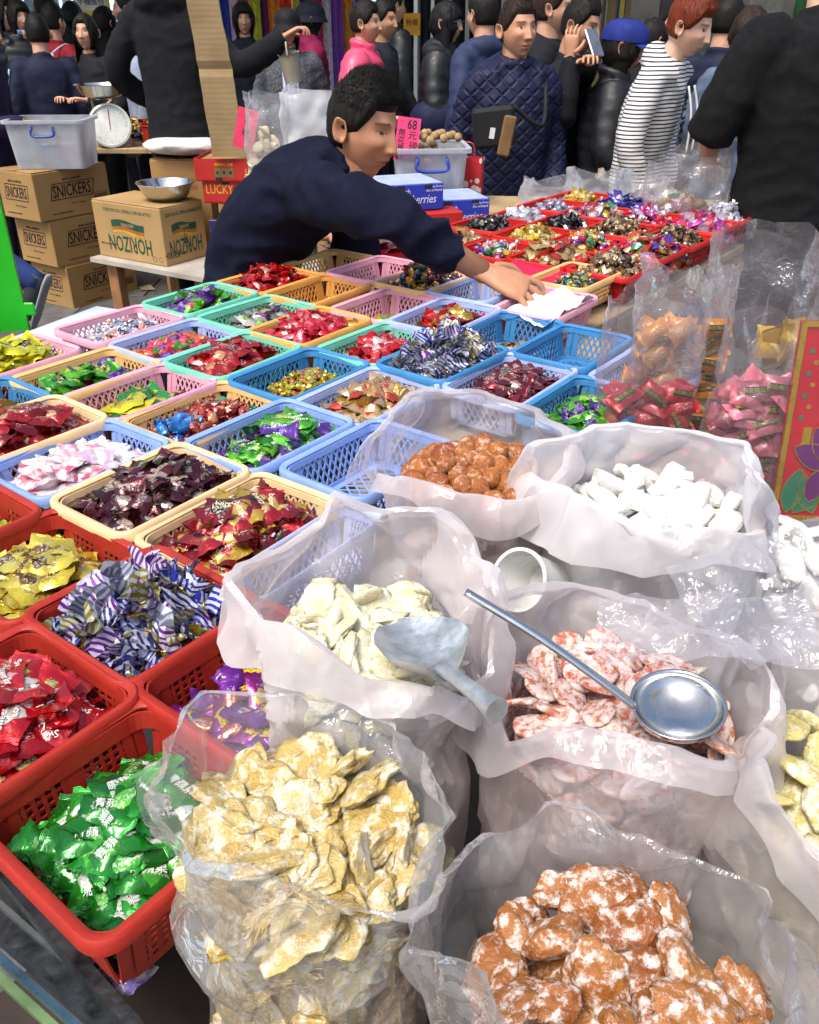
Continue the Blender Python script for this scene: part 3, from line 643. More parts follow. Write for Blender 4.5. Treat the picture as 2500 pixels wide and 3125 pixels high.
SPR = [
 ('red', (None, (118, 1092), (268, 1152), (105, 1288)), [('sachet_wide', [('#dcc43a', '#b89a1e'), ('#d8c24a', '#6a4a1a'), ('#e2cf5a', '#c0a52a')], 46, .046, (0, .95, 0, 1), 'durian_candy', 'pale yellow durian candy heaped in the red basket'), ('fat', [('#b0141c', '#d89a2a'), ('#c01a3a', '#e0809a'), '#1a8a4a'], 5, .05, (.45, 1, .3, .9), 'stray_red_candy', 'odd red or green candy on top of the durian candies')]),
 ('red', ((20, 1303), (280, 1157), (510, 1258), (270, 1432)), [('bonbon', 'ZEBRA', 46, .054, (.02, 1, .0, 1), 'striped_bonbon', 'zebra striped paper bonbon with gold tie in the red basket')]),
 ('red', (None, (95, 1318), (266, 1462), (10, 1690)), [('sachet_wide', [('#b80f1c', '#d8d0c4'), ('#c4141f', '#a8b03a'), '#a80d18', ('#c01420', '#e0a0a0')], 62, .055, (0, .98, 0, 1), 'cherry_candy', 'bright red square wrapped candy heaped in the near red basket'), ('sachet', [('#2f9a3a', '#8ac05a')], 2, .056, (.6, .95, .2, .4), 'apple_candy', 'single green candy on the red candy heap')]),
 ('red', ((270, 1440), (520, 1282), None, None), [('sachet_long', [('#8c1478', '#d8b02a'), ('#7a1070', '#e0c030'), ('#6a1a86', '#b04a2a')], 30, .026, (.1, 1, .1, 1), 'plum_candy', 'magenta and purple candy with yellow print lying in the red basket')]),
 ('red', ((-30, 1692), (280, 1487), None, (240, 1985)), [('sachet', [('#1f8a24', '#5fc03a'), ('#17731e', '#3fa52e'), ('#2a9a2a', '#d8e0d0'), '#1c7f22'], 48, .040, (.06, 1, .06, 1), 'mint_candy', 'glossy green foil candy in the nearest red basket')]),
 ('red', (None, (-20, 1035), (88, 1082), None), [('sachet', [('#c9d018', '#a8b010')], 14, .04, (.4, 1, .2, 1), 'lime_candy', 'lime yellow candy in the red basket at the picture edge')]),
]
# wrappers of their own
def zebra(nm, base, stripe):
    m, n, l, b = node_mat(nm); tc = n.new('ShaderNodeTexCoord'); oi = n.new('ShaderNodeObjectInfo')
    ad = n.new('ShaderNodeVectorMath'); l.new(tc.outputs['Object'], ad.inputs[0]); l.new(oi.outputs['Random'], ad.inputs[1])
    w = n.new('ShaderNodeTexWave'); w.wave_type = 'BANDS'; w.bands_direction = 'DIAGONAL'; w.inputs['Scale'].default_value = 62; w.inputs['Distortion'].default_value = 5; w.inputs['Detail'].default_value = 1.5; w.inputs['Detail Scale'].default_value = .9
    l.new(ad.outputs[0], w.inputs['Vector'])
    l.new(mix_col(n, l, ramp(n, l, w.outputs['Fac'], .5, .58), lin(base), lin(stripe)), b.inputs['Base Color'])
    b.inputs['Roughness'].default_value = .42; b.inputs['Metallic'].default_value = .25
    bump(n, l, b, tex_noise(n, l, 240, 3), .25, .003); MATS[nm] = m; return m
ZEB = [zebra('zebra_violet', '#c9c6d6', '#6a1f86'), zebra('zebra_blue', '#c3c8da', '#27309a'), zebra('zebra_olive', '#c6c6bc', '#8a7f22'), zebra('zebra_grey', '#9ea0ae', '#5c6072'), zebra('zebra_navy', '#b9bccb', '#2a2a6a')]
m_gold = foil('gold_ribbon', '#d8b84a', None, .25, .9)
def clearp(nm, c, al):
    m, n, l, b = node_mat(nm); oi = n.new('ShaderNodeObjectInfo')
    f = tex_noise(n, l, 60, 2); l.new(mix_col(n, l, ramp(n, l, f, .45, .6), lin('#f1e4e4'), lin(c)), b.inputs['Base Color'])
    b.inputs['Roughness'].default_value = .15; b.inputs['Coat Weight'].default_value = 1; b.inputs['Alpha'].default_value = al
    bump(n, l, b, tex_noise(n, l, 130, 2), .6, .006); MATS[nm] = m; return m
CLP = [clearp('clear_wrap_pink', '#e58aa0', .8), clearp('clear_wrap_white', '#f3efe9', .75), clearp('clear_wrap_cream', '#f0d9b0', .8), clearp('clear_wrap_rose', '#d8506a', .82), clearp('clear_wrap_lilac', '#d8a8d8', .7)]
def wraps(w): return ZEB if w == 'ZEBRA' else CLP if w == 'CLEARP' else MIXF(w)
def txm(t, size, c, z, rot=0.0, sx=1.0, bold=.0):
    o = lettering(t, size, mat('ink ' + c, c, .5), None, (0, 0, 0), (0, 0, 0), depth=.0003, bold=bold); me = o.data; bpy.data.objects.remove(o)
    for v in me.vertices: v.co.x *= sx
    return (me, MATS['ink ' + c], z, rot)
q = MB(); t_ = np.linspace(0, 2 * math.pi, 15); q.tube([(.0052 * math.cos(a), .0052 * math.sin(a), .0135) for a in t_], .0011, 6, caps=False)
pts = [((.0085 + .0015 * math.cos(9 * a)) * math.cos(a) + .0135, (.0062 + .0012 * math.cos(9 * a)) * math.sin(a)) for a in np.linspace(0, 2 * math.pi, 37)[:-1]]
q.add([(x, y, .0135 + .12 * (x - .006) ) for x, y in pts] + [(x, y, .0142 + .12 * (x - .006)) for x, y in pts], [tuple(range(35, -1, -1)), tuple(range(36, 72))] + [(i, (i + 1) % 36, 36 + (i + 1) % 36, 36 + i) for i in range(36)])
TIE = (q.mesh('gold_tie', 40), m_gold, 0, .4, 1.0)
TX = {'zebra_bonbon': TIE, 'striped_bonbon': TIE, 'mint_candy': txm('青蘋果', .0085, '#e0e4dc', .0088), 'cherry_candy': txm('Sweet for\n  Love', .0085, '#e6dcd8', .0078, .3), 'durian_candy': txm('Durian', .0095, '#5a3a1a', .0078), 'plum_candy': txm('話梅', .013, '#e6c92a', .0078, bold=.0003), 'mango_packet': txm('Mango', .016, '#2a6a2a', .0085, .2), 'lemon_candy': txm('Lemon', .009, '#3a3a10', .0078), 'coffee_candy': txm('珈琲', .010, '#c8b0a0', .0088), 'berry_candy': txm('berry', .010, '#e8d8b0', .0102), 'fruit_chew': txm('mentos', .010, '#dfe6e8', .0078), 'grape_chew': txm('GRAPE', .009, '#2a2a6a', .0088)}
rng = random.Random(5)
place = []
for kind, lst in (('pastel', SP), ('red', SPR)):
    (_, (a, b, h, tp)) = BK[kind]
    for col, cs, fills in lst:
        c = corner_fit(cs, a, b, RIM); place.append([kind, col, Vector((c.x, c.y, 0)), fills, a, b, h, tp])
for it in range(60):                                  # rims rest side by side
    for i in range(len(place)):
        for j in range(i):
            A, B = place[i], place[j]; d = A[2] - B[2]; du, dw = d.dot(UA), d.dot(WA)
            ou = (A[4] + B[4]) / 2 - .004 - abs(du); ow = (A[5] + B[5]) / 2 - .004 - abs(dw)
            if ou > 0 and ow > 0:
                s = .5
                if ou < ow: k = UA * (ou / 2 * s * (1 if du > 0 else -1))
                else: k = WA * (ow / 2 * s * (1 if dw > 0 else -1))
                A[2] = A[2] + k; B[2] = B[2] - k
blab = {}
def heap_word(fills):
    return (fills[0][6].split(' in the ')[0].split(' heaped')[0].split(' beside')[0].split(' left')[0].split(' mixed')[0] if fills else None)
for i, (kind, col, c, fills, a, b, h, tp) in enumerate(place):
    zr = RIM + (rng.uniform(-.004, .004)); hw = heap_word(fills)
    if hw: lab = f'{col} plastic basket holding {hw}'
    else:
        lab = {5: 'narrow lavender blue basket wedged behind the cream slice bag', 2: 'empty sky blue basket in front of the kumquat bag', 24: 'empty tan basket beside the vendor\'s stomach', 29: 'lavender blue basket under the vendor\'s wrist', 31: 'empty steel blue basket next to the clear bags', 32: 'lavender blue basket behind the clear red packet bag', 33: 'pink basket lined with white tissue at the table edge'}.get(i, f'empty {col} basket')
    lab = ' '.join(lab.split()[:16])
    e = make_basket(kind, col, c, RZ_U + R(rng.uniform(-1.5, 1.5)), lab, 'candy baskets on the stall table', zr)
    if i == 5: e.scale.y = .42; e.location = e.location - WA * (b * .29)
    M = Matrix.Translation((c.x, c.y, zr - h)) @ Matrix.Rotation(RZ_U, 4, 'Z')
    ai, bi = a - 2 * tp - .022, b - 2 * tp - .022
    for (shp, wr, n, hp, cov, nm, lb) in fills:
        cv = (cov[0], cov[1], 1 - cov[3], 1 - cov[2])
        fill_heap(M, ai, bi, .003, shp, wraps(wr), int(n * 1.35), hp * (1.5 if n > 20 else 1.15), cv, nm, lb, 'candy', nm.replace('_', ' ') + ' heap', rng, under=1.6 if n > 12 else 0, tilt=.75 if shp == 'bonbon' else .33, sc=1.12, txt=TX.get(nm), lim=((a - .012) / 2 - tp, (b - .012) / 2 - tp, tp, h))
# gold ties round some bonbons
# ------------------------------------------------------------------ open plastic bags of candied fruit
def loop_interp(pts, n):
    """closed smooth loop through pts, n points"""
    pts = [np.array(p, float) for p in pts]; k = len(pts); out = []
    seg = [np.linalg.norm(pts[(i + 1) % k] - pts[i]) for i in range(k)]; tot = sum(seg); acc = np.concatenate([[0], np.cumsum(seg)])
    for j in range(n):
        s = j / n * tot; i = min(int(np.searchsorted(acc, s, side='right')) - 1, k - 1); t = (s - acc[i]) / seg[i]
        p0, p1, p2, p3 = pts[(i - 1) % k], pts[i], pts[(i + 1) % k], pts[(i + 2) % k]
        cr = .5 * (2 * p1 + (p2 - p0) * t + (2 * p0 - 5 * p1 + 4 * p2 - p3) * t * t + (3 * p1 - p0 - 3 * p2 + p3) * t ** 3)
        out.append(.45 * cr + .55 * (p1 + (p2 - p1) * t))
    return np.array(out)
def ridge(p, s, o):
    return 1 - 2 * abs(nz(p, s, o))
def facet(p, s, o):
    """creased sheet: folded noise, flat between sharp ridges"""
    q = (p[0] + .02 * nz(p, 14, o + 5), p[1] + .02 * nz(p, 14, o + 9), p[2] + .02 * nz(p, 14, o + 13))
    return ridge(q, s, o) * .75 + ridge(q, s * 2.3, o + 3) * .25
def creases(V, c, R_, seed, sp=.042, k=1.6):
    """offset that flattens a round film wall into panels meeting in sharp folds"""
    rg = np.random.RandomState(seed); lo, hi = V.min(0) - .03, V.max(0) + .03; n = int(np.prod((hi - lo) / np.array([sp, sp, sp * 1.7]))) + 8; n = min(n, 900)
    S = lo + rg.rand(n, 3) * (hi - lo); q = np.array([1, 1, .55]); D = np.full(len(V), 9.0)
    W_ = V + .012 * np.stack([np.sin(V[:, 2] * 70 + seed), np.cos(V[:, 0] * 60 + seed), np.sin(V[:, 1] * 65)], 1)
    for s_ in S: D = np.minimum(D, (((W_ - s_) * q) ** 2).sum(1))
    return k * (np.minimum(D, .0016) - .0006) / (2 * R_)
def make_bag(name, label, rim, c, r_base, r_mid, zb, zc, film_m, seed, cuff=None, amp=.009, n=170, group=None, bow=.0, rows=26, top_rows=34, flare=1.06, lip=.02):
    """film bag: base ring, belly ring at the content level, then up to the traced rim; cuff = fold hanging outside"""
    c = np.array([c[0], c[1]]); rr_ = r_mid * flare; cpx = sum(q[1] for q in rim) / len(rim); R3 = []
    for (x_, y_, _z) in rim:                                     # where the line of sight meets the upright wall of the bag
        d_ = ray(x_, y_); dh = np.array([d_.x, d_.y]); oc = -c; A_ = dh @ dh; B_ = oc @ dh; C_ = oc @ oc - rr_ ** 2; D_ = B_ * B_ - A_ * C_
        t_ = (-B_ + (math.sqrt(D_) if y_ < cpx else -math.sqrt(D_))) / A_ if D_ > 0 else -B_ / A_
        z_ = CAM_H + d_.z * t_; z_ = min(max(z_, zc + lip), zc + .16); t_ = (z_ - CAM_H) / d_.z; R3.append((d_.x * t_, d_.y * t_, z_))
    rp = loop_interp(R3, n)
    ang = np.arctan2(rp[:, 1] - c[1], rp[:, 0] - c[0])
    d = np.stack([np.cos(ang), np.sin(ang)], 1)
    rings = []
    for i in range(rows):
        t = i / rows; z = zb + (zc - zb) * t; rr = r_base + (r_mid - r_base) * min(1, t * 1.8) ** .6
        rings.append(np.column_stack([c + d * rr, np.full(n, z)]))
    mid = np.column_stack([c + d * r_mid, np.full(n, zc)])
    for i in range(top_rows + 1):
        t = i / top_rows; k = t * t * (3 - 2 * t) * .55 + t * .45
        q = mid + (rp - mid) * np.array([k, k, t])[None, :]
        q[:, :2] += d * (bow * math.sin(math.pi * t))
        rings.append(q)
    if cuff:
        L = np.array([cuff(math.degrees(a)) for a in ang])
        for i in range(1, 9):
            t = i / 8; q = rp.copy(); out = .012 * math.sin(min(1, t * 2.2) * math.pi / 2) + .010 * t
            q[:, :2] += d * out; q[:, 2] += .006 * math.sin(min(1, t * 3) * math.pi) - L * t
            # keep the fold hugging the bag outside
            rings.append(q)
    V = np.vstack(rings); k = len(rings); out = V.copy()
    lvl = np.repeat(np.arange(k), n)
    for i, p in enumerate(V):
        row = lvl[i]; s = amp * (.3 if row < rows * .85 else min(1.35, .5 + .9 * (row - rows * .85) / top_rows)); j = i % n
        f = facet(p, 9, seed); g = nz(p, 5, seed + 40)
        nrm = np.array([d[j][0], d[j][1], .15])
        out[i] += nrm * (f - .55) * s + nrm * g * s * .8 + np.array([0, 0, 1]) * (nz(p, 22, seed + 80)) * (s * .45 if row > rows + top_rows - 3 else 0)
    cz = creases(V, c, r_mid, seed, .058, 2.9) + creases(V, c, r_mid, seed + 77, .028, 1.5) * .7; wr_ = np.where(lvl < rows * .8, .5, np.where(lvl > rows + top_rows - 2, .5, .95))
    out += np.column_stack([np.tile(d, (k, 1)), np.full(len(V), .1)]) * (cz * wr_)[:, None]
    b = MB(); fs = []
    for i in range(k - 1):
        for j in range(n): fs.append((i * n + j, i * n + (j + 1) % n, (i + 1) * n + (j + 1) % n, (i + 1) * n + j))
    fs.append(tuple(range(n - 1, -1, -1)))
    b.add(out, fs); o = b.build(name, film_m, None, 24)
    return tag(o, label, 'plastic bag', group)

def lump(seed, sx, sy, sz, rough=.18, sub=3, sc=2.2, flat=0.0, edge=0.0, boxy=1.0):
    bm = bmesh.new(); bmesh.ops.create_icosphere(bm, subdivisions=sub, radius=1)
    for v in bm.verts:
        p = v.co; r = 1 + rough * nz(p, sc, seed) + rough * .6 * nz(p, sc * 2.3, seed + 9) + rough * .25 * nz(p, sc * 6, seed + 19)
        q = Vector((p.x * r, p.y * r, p.z * (1 - flat * abs(p.z)) * (1 + .5 * rough * nz(p, sc * 1.6, seed + 5))))
        q.z += edge * (nz((p.x, p.y, 0), 1.6, seed + 50))
        if boxy != 1: q = Vector([math.copysign(abs(a_) ** boxy, a_) for a_ in q])
        v.co = (q.x * sx, q.y * sy, q.z * sz)
    me = bpy.data.meshes.new('fruit'); bm.to_mesh(me); bm.free(); me.polygons.foreach_set('use_smooth', [True] * len(me.polygons)); return me
def fill_bag(c, r, zb, zt, meshes, m, name, label_top, label_side, cat, seed, ntop=34, nside=46, dome=.02, dent=None, side_arc=120, size=.02, tilt=.5, core=None, toward=None, top_off=(0, 0), flatside=True):
    """pieces over the top and against the wall that faces the stall front; a lumpy mass fills the middle"""
    rg = random.Random(seed); c = Vector((c[0], c[1], 0))
    b = MB(); rs = []
    for i, (k, z) in enumerate(((.0, zb), (.78, zb), (.80, (zb + zt) / 2), (.78, zt - size * .9), (.5, zt - size * .35 + dome * .6), (.0, zt - size * .3 + dome * .8))):
        t = np.arange(28) * 2 * math.pi / 28
        q = np.stack([c.x + r * k * np.cos(t), c.y + r * k * np.sin(t), np.full(28, z)], 1)
        for v in q: v += np.array([nz(v, 30, seed), nz(v, 30, seed + 3), nz(v, 30, seed + 6) * .6]) * size * .35
        if dent and i > 3: q[:, 2] -= dent * .6
        rs.append(q)
    b.loft(rs); tag(b.build('fruit_mass', core or m, None, True), 'inner mass of ' + label_side, cat, None, 'stuff')
    pts = []
    for i in range(ntop):
        best = None; bd = -1
        for _ in range(14):
            a = rg.uniform(0, 6.283); q = math.sqrt(rg.random()) * .9; p = Vector((c.x + math.cos(a) * q * r, c.y + math.sin(a) * q * r, 0))
            dd = min([(p - o).length for o in pts] or [1])
            if dd > bd: bd = dd; best = (p, q)
        p, q = best; pts.append(p); z = zt + dome * (1 - q * q) + rg.uniform(-.2, .35) * size * (1 if i % 3 else 1.6)
        if dent: z -= dent * math.exp(-((p - c - Vector((top_off[0], top_off[1], 0))).length / (r * .36)) ** 2)
        o = link(name, rg.choice(meshes), None, m); s = rg.uniform(.82, 1.15)
        o.matrix_world = Matrix.Translation((p.x, p.y, z)) @ Euler((rg.gauss(0, tilt), rg.gauss(0, tilt), rg.uniform(0, 6.28))).to_matrix().to_4x4() @ Matrix.Scale(s, 4)
        tag(o, label_top, cat, label_top.split(' in the ')[0] + ' pieces on top')
    tow = math.atan2(-c.y, -c.x) if toward is None else toward; i = 0; spots = []
    for i in range(nside):
        best = None; bd = -1
        for _ in range(10):
            a = rg.uniform(-1, 1) * R(side_arc); z = rg.uniform(zb + size * .4, zt)
            dd = min([math.hypot((a - s[0]) * r, z - s[1]) for s in spots] or [1])
            if dd > bd: bd = dd; best = (a, z)
        spots.append(best)
    for a, z in spots:
        th = tow + a; o = link(name, rg.choice(meshes), None, m); rr = r - size * .25
        B = Matrix.Rotation(th, 4, 'Z') @ Matrix.Rotation(R(90), 4, 'Y') if flatside else Matrix.Rotation(rg.uniform(0, 6), 4, 'X')
        o.matrix_world = Matrix.Translation((c.x + rr * math.cos(th), c.y + rr * math.sin(th), z)) @ B @ Euler((rg.gauss(0, .3), rg.gauss(0, .3), rg.uniform(0, 6.28))).to_matrix().to_4x4() @ Matrix.Scale(rg.uniform(.8, 1.1), 4)
        tag(o, label_side, cat, label_side.split(' in the ')[0] + ' pieces against the film')
ZB = .662
clear = film('clear_film', .14, '#ffffff', gloss=.30, rough=.09, bstr=.3)
semi = film('semi_film', .37, '#fff6f6', gloss=.2, rough=.16, bstr=.25)
milk = film('milky_film', .56, '#fffafa', gloss=.18, rough=.2, bscale=18, bstr=.2)

def ctr(x, y, z): q = P(x, y, z); return (q.x, q.y)
# ginger
cG = ctr(632, 1700, .99)
fill_bag(cG, .074, ZB, .952, [lump(s, .0175 + .004 * s, .015 + .0025 * s, .0070 + .0007 * s, .34, 4, 1.5, .3, .55) for s in range(6)], sugared('candied_ginger', '#b8994c', '#cab274', '#e6dfcc', .6, 65, .4), 'candied_ginger', 'sugared yellow ginger slab on top of the nearest clear bag', 'sugared ginger slab pressed against the film of the nearest clear bag', 'candied fruit', 3, ntop=50, nside=85, dome=.012, dent=.034, size=.022, tilt=.55, top_off=(.012, .012))
make_bag('plastic_bag', 'large clear bag of ginger slabs standing beside the green candy basket', [(444, 1464, 1.035), (549, 1477, 1.02), (682, 1494, 1.02), (800, 1533, 1.015), (849, 1551, 1.01), (902, 1612, .995), (928, 1678, .985), (950, 1784, .965), (928, 1830, .96), (871, 1885, .955), (778, 1911, .955), (638, 1856, .95), (528, 1800, .95), (387, 1775, .955), (290, 1740, .97), (268, 1687, .985), (299, 1625, .995), (374, 1546, 1.02), (418, 1482, 1.035)], cG, .074, .082, ZB, .962, clear, 1, amp=.008, lip=.034)
# white lotus slices
cL = ctr(775, 1335, .985)
m_lot = sugared('candied_lotus', '#d4ca98', '#dcd4b0', '#ebe6d6', .7, 55, .35)
fill_bag(cL, .082, ZB, .966, [lump(s + 20, .013 + .0035 * s, .011 + .0025 * s, .0065, .34, 3, 1.8, .3, .7) for s in range(6)], m_lot, 'candied_lotus', 'pale cream candied slice on top of the bag with the grey scoop', 'pale cream candied slice pressed against the film of the scoop bag', 'candied fruit', 5, ntop=70, nside=60, dome=.016, size=.022, tilt=.55)
make_bag('plastic_bag', 'milky bag of cream candied slices with grey scoop lying in it', [(711, 1054, 1.075), (800, 1072, 1.06), (897, 1080, 1.05), (960, 1125, 1.03), (985, 1175, 1.02), (1015, 1238, 1.005), (1018, 1330, .985), (1000, 1420, .97), (958, 1460, .965), (878, 1428, .965), (787, 1432, .965), (711, 1385, .965), (631, 1320, .97), (540, 1275, .985), (517, 1229, 1.0), (559, 1187, 1.015), (640, 1135, 1.04), (684, 1112, 1.055)], cL, .080, .090, ZB, .948, film('semi_film_dense', .50, '#fff6f6', gloss=.2, rough=.16, bstr=.25), 2, amp=.009, cuff=lambda a: (.034 + .02 * math.sin(R(a) * 2 + 1)) if -170 < a < -10 else .02)
# kumquats
cK = ctr(1000, 985, .965)
fill_bag(cK, .088, ZB, .945, [lump(s + 40, .0160, .0160, .0155, .10, 3, 1.5) for s in range(5)], sugared('candied_kumquat', '#8a4418', '#a8641c', '#d0b09a', .5, 90, .4), 'candied_kumquat', 'round orange sugared kumquat piled in the clear bag', 'orange sugared kumquat showing through the film below the pile', 'candied fruit', 7, ntop=46, nside=60, dome=.026, size=.022, tilt=2, flatside=False)
make_bag('plastic_bag', 'clear bag of orange kumquats in front of the empty blue basket', [(861, 832, 1.075), (961, 824, 1.075), (1062, 843, 1.06), (1122, 867, 1.05), (1180, 912, 1.03), (1170, 980, 1.01), (1130, 1030, .985), (1062, 1046, .975), (975, 1030, .97), (890, 1008, .975), (820, 1000, .985), (775, 985, .995), (790, 925, 1.03), (830, 870, 1.06)], cK, .088, .098, ZB, .92, semi, 3, amp=.008, cuff=lambda a: (.030 + .015 * math.sin(R(a) * 3)) if -170 < a < -20 else .02)
# winter melon
cW = ctr(1378, 1060, .965)
fill_bag(cW, .098, ZB, .945, [lump(s + 60, .026, .0105, .0075, .20, 4, 1.6, .0, .45, .42) for s in range(5)] + [lump(71, .022, .017, .006, .16, 4, 1.5, .0, .5, .5)], sugared('candied_melon', '#ccc9be', '#d6d3ca', '#e2e0da', .9, 60, .3), 'candied_melon', 'chalk white candied melon strip piled in the milky bag', 'white candied melon strip behind the film of the milky bag', 'candied fruit', 9, ntop=46, nside=60, dome=.024, size=.022, tilt=.45)
make_bag('plastic_bag', 'milky white bag of white melon strips behind the ladle', [(1142, 946, 1.06), (1252, 898, 1.085), (1371, 900, 1.085), (1470, 918, 1.075), (1565, 942, 1.06), (1604, 1017, 1.03), (1616, 1100, 1.0), (1582, 1120, .985), (1494, 1112, .975), (1371, 1110, .97), (1301, 1078, .975), (1213, 1035, .985), (1138, 1003, 1.0)], cW, .100, .112, ZB, .93, milk, 4, amp=.007, cuff=lambda a: (.055 + .02 * math.sin(R(a) * 2 + 1)) if -180 < a < 0 else .03)
# orange red discs
cC = ctr(1300, 1450, .95)
fill_bag(cC, .096, ZB, .925, [lump(s + 80, .016 + .0016 * s, .016 + .0015 * s, .0068, .10, 3, 1.4, .6, .15) for s in range(5)], sugared('candied_orange_disc', '#b25c3e', '#c47658', '#ead8d0', .78, 85, .35), 'candied_disc', 'sugared orange red disc in the bag with the steel ladle', 'sugared orange red disc showing through the film under the ladle bag', 'candied fruit', 11, ntop=54, nside=70, dome=.012, size=.022, tilt=.38)
make_bag('plastic_bag', 'milky bag of orange red discs with a steel ladle in it', [(1023, 1283, 1.03), (1110, 1250, 1.045), (1186, 1236, 1.045), (1300, 1258, 1.035), (1406, 1313, 1.02), (1530, 1357, 1.005), (1618, 1412, .99), (1626, 1516, .97), (1590, 1600, .955), (1516, 1590, .95), (1406, 1568, .95), (1290, 1545, .95), (1186, 1530, .955), (1081, 1560, .96), (1030, 1500, .97), (1010, 1410, .99), (1008, 1340, 1.01)], cC, .098, .108, ZB, .915, semi, 5, amp=.009, cuff=lambda a: (.026 + .014 * math.sin(R(a) * 2 + 2)) if -180 < a < 10 else .02)
# orange chunks, nearest
cO = ctr(1310, 2060, .945)
fill_bag(cO, .088, ZB, .92, [lump(s + 100, .019 + .0028 * s, .0135 + .0018 * s, .0098 + .0006 * s, .24, 4, 1.8, .1, .45) for s in range(6)], sugared('candied_orange', '#8c4e20', '#a86e36', '#e6dcd4', .55, 90, .3, .5), 'candied_orange', 'chunky orange sugared fruit in the bag at the near corner', 'chunky orange sugared fruit behind the film at the near corner', 'candied fruit', 13, ntop=24, nside=40, dome=.016, size=.03, tilt=.6)
make_bag('plastic_bag', 'large clear bag of chunky orange fruit at the near corner', [(854, 1978, .985), (920, 1890, .995), (1010, 1790, 1.01), (1090, 1745, 1.015), (1177, 1706, 1.02), (1280, 1722, 1.015), (1374, 1741, 1.01), (1470, 1790, 1.0), (1551, 1845, .995), (1610, 1905, .985), (1660, 1975, .975), (1725, 2140, .96), (1700, 2260, .955), (1500, 2330, .955), (1300, 2290, .955), (1110, 2170, .96), (1000, 2045, .97), (900, 2000, .98)], cO, .090, .102, ZB, .90, clear, 6, amp=.009)
# the bag cut by the right edge
cX = ctr(1815, 1640, .94)
fill_bag(cX, .085, ZB, .92, [lump(s + 120, .024, .017, .008, .2, 3, 1.5, .3) for s in range(4)], sugared('candied_pear', '#c4b46a', '#d2c88c', '#eee9da', .55, 55, .35), 'candied_pear', 'pale green yellow candied slice in the bag cut by the picture edge', 'pale green yellow slice behind milky film at the picture edge', 'candied fruit', 15, ntop=20, nside=40, dome=.01, size=.022, tilt=.5)
make_bag('plastic_bag', 'milky bag at the picture edge holding pale green yellow slices', [(1640, 1400, 1.02), (1700, 1300, 1.05), (1850, 1290, 1.05), (2000, 1400, 1.02), (2040, 1600, .98), (1950, 1790, .95), (1800, 1800, .95), (1690, 1740, .955), (1630, 1600, .975), (1625, 1480, 1.0)], cX, .092, .102, ZB, .91, semi, 7, amp=.010, cuff=lambda a: .05 + .02 * math.sin(R(a) * 3))
# ------------------------------------------------------------------ far end of the stall: red baskets of loose sweets
FAR = []
cands = {
 'gold': ([('#c9a63a', '#e0cf8a'), ('#b8912a', '#d8d0b0')], 'gold foil coin and toffee'),
 'mix': ([('#c02a5a', '#e0a0c0'), ('#3a8a5a', '#c8d0c0'), ('#c8402a', '#e0c08a'), ('#5a3a9a', '#c0b0d8'), ('#d8d0c8', '#b03a3a'), ('#d89a2a', '#e8d8a0')], 'many coloured twist sweet'),
 'brown': ([('#5a3a24', '#a88a5a'), ('#7a5a3a', '#c0a878'), ('#3a2418', '#8a6a3a'), ('#8a7048', '#d8c8a0')], 'brown and bronze chocolate'),
 'black': ([('#14141a', '#5a5a60'), ('#0f0f12', '#7a6a4a')], 'black foil chocolate'),
 'white': ([('#d8d6da', '#8a90b0'), ('#e0dedc', '#b0b4c8')], 'white paper twist candy'),
 'violet': ([('#3a2f8a', '#d8d4e8'), ('#4a3a9a', '#e0d8f0')], 'violet chocolate bar'),
 'pinkmix': ([('#c82a7a', '#e8a0c8'), ('#b83a9a', '#e0c0e0'), ('#d8304a', '#f0c0b0'), ('#d8c8d8', '#a04a9a')], 'pink and lilac twist sweet'),
 'cream': ([('#d0b890', '#b03a2a'), ('#c0a468', '#e8dcc0'), ('#b83a30', '#e0c89a')], 'cream and red toffee'),
 'rocks': ([('#b0a8b8', '#7a8ac0'), ('#c8a0b8', '#8ab090'), ('#90a8c0', '#d8d8e0')], 'tiny pastel sugared sweet'),
}
order = [['cream', 'black', 'white', 'rocks', 'gold'], ['mix', 'gold', 'black', 'mix', 'violet'], ['cream', 'mix', 'brown', 'pinkmix', 'mix'], ['brown', 'mix', 'brown', 'pinkmix', 'white']]
(_, (fa, fb, fh, ftp)) = BK['far']; cnt = 0
ords = ['first', 'second', 'third', 'fourth', 'fifth']
for wi in range(4):
    for ui in range(5):
        u = 2.0 + fa / 2 + ui * (fa + .003) + (.0 if wi else .03); w = -.815 - fb / 2 - (3 - wi) * (fb + .004) - .02
        key = order[wi][ui]; ws, ph = cands[key]; c = UW(u, w); zr = .893 + rng.uniform(-.004, .006)
        lab = f'bright red basket of {ph}s, {ords[ui]} along row {ords[3 - wi]} from the clear bags'
        e = make_basket('far', 'bright red', c, RZ_U + R(rng.uniform(-2, 2)), ' '.join(lab.split()[:16]), 'red baskets at the far end of the stall', zr)
        M = Matrix.Translation((c.x, c.y, zr - fh)) @ Matrix.Rotation(RZ_U, 4, 'Z')
        shp = {'rocks': 'twist_small', 'violet': 'sachet_long', 'brown': 'foilball', 'gold': 'foilball', 'black': 'foilball'}.get(key, 'twist' if (ui + wi) % 2 else 'sachet')
        fill_heap(M, fa - .046, fb - .046, .003, shp, MIXF(ws), 46 if shp != 'twist_small' else 54, .082 if wi > 1 else .066, (0, 1, 0, 1), {'gold': 'gold_sweet', 'mix': 'mixed_sweet', 'brown': 'brown_chocolate', 'black': 'black_chocolate', 'white': 'paper_sweet', 'violet': 'violet_bar', 'pinkmix': 'lilac_sweet', 'cream': 'cream_toffee', 'rocks': 'pastel_sweet'}[key], f'{ph} in {ords[ui]} red basket of row {ords[3 - wi]} from the clear bags', 'candy', f'{key} sweets in red basket {wi} {ui}', rng, under=1.8, sc=1.42)

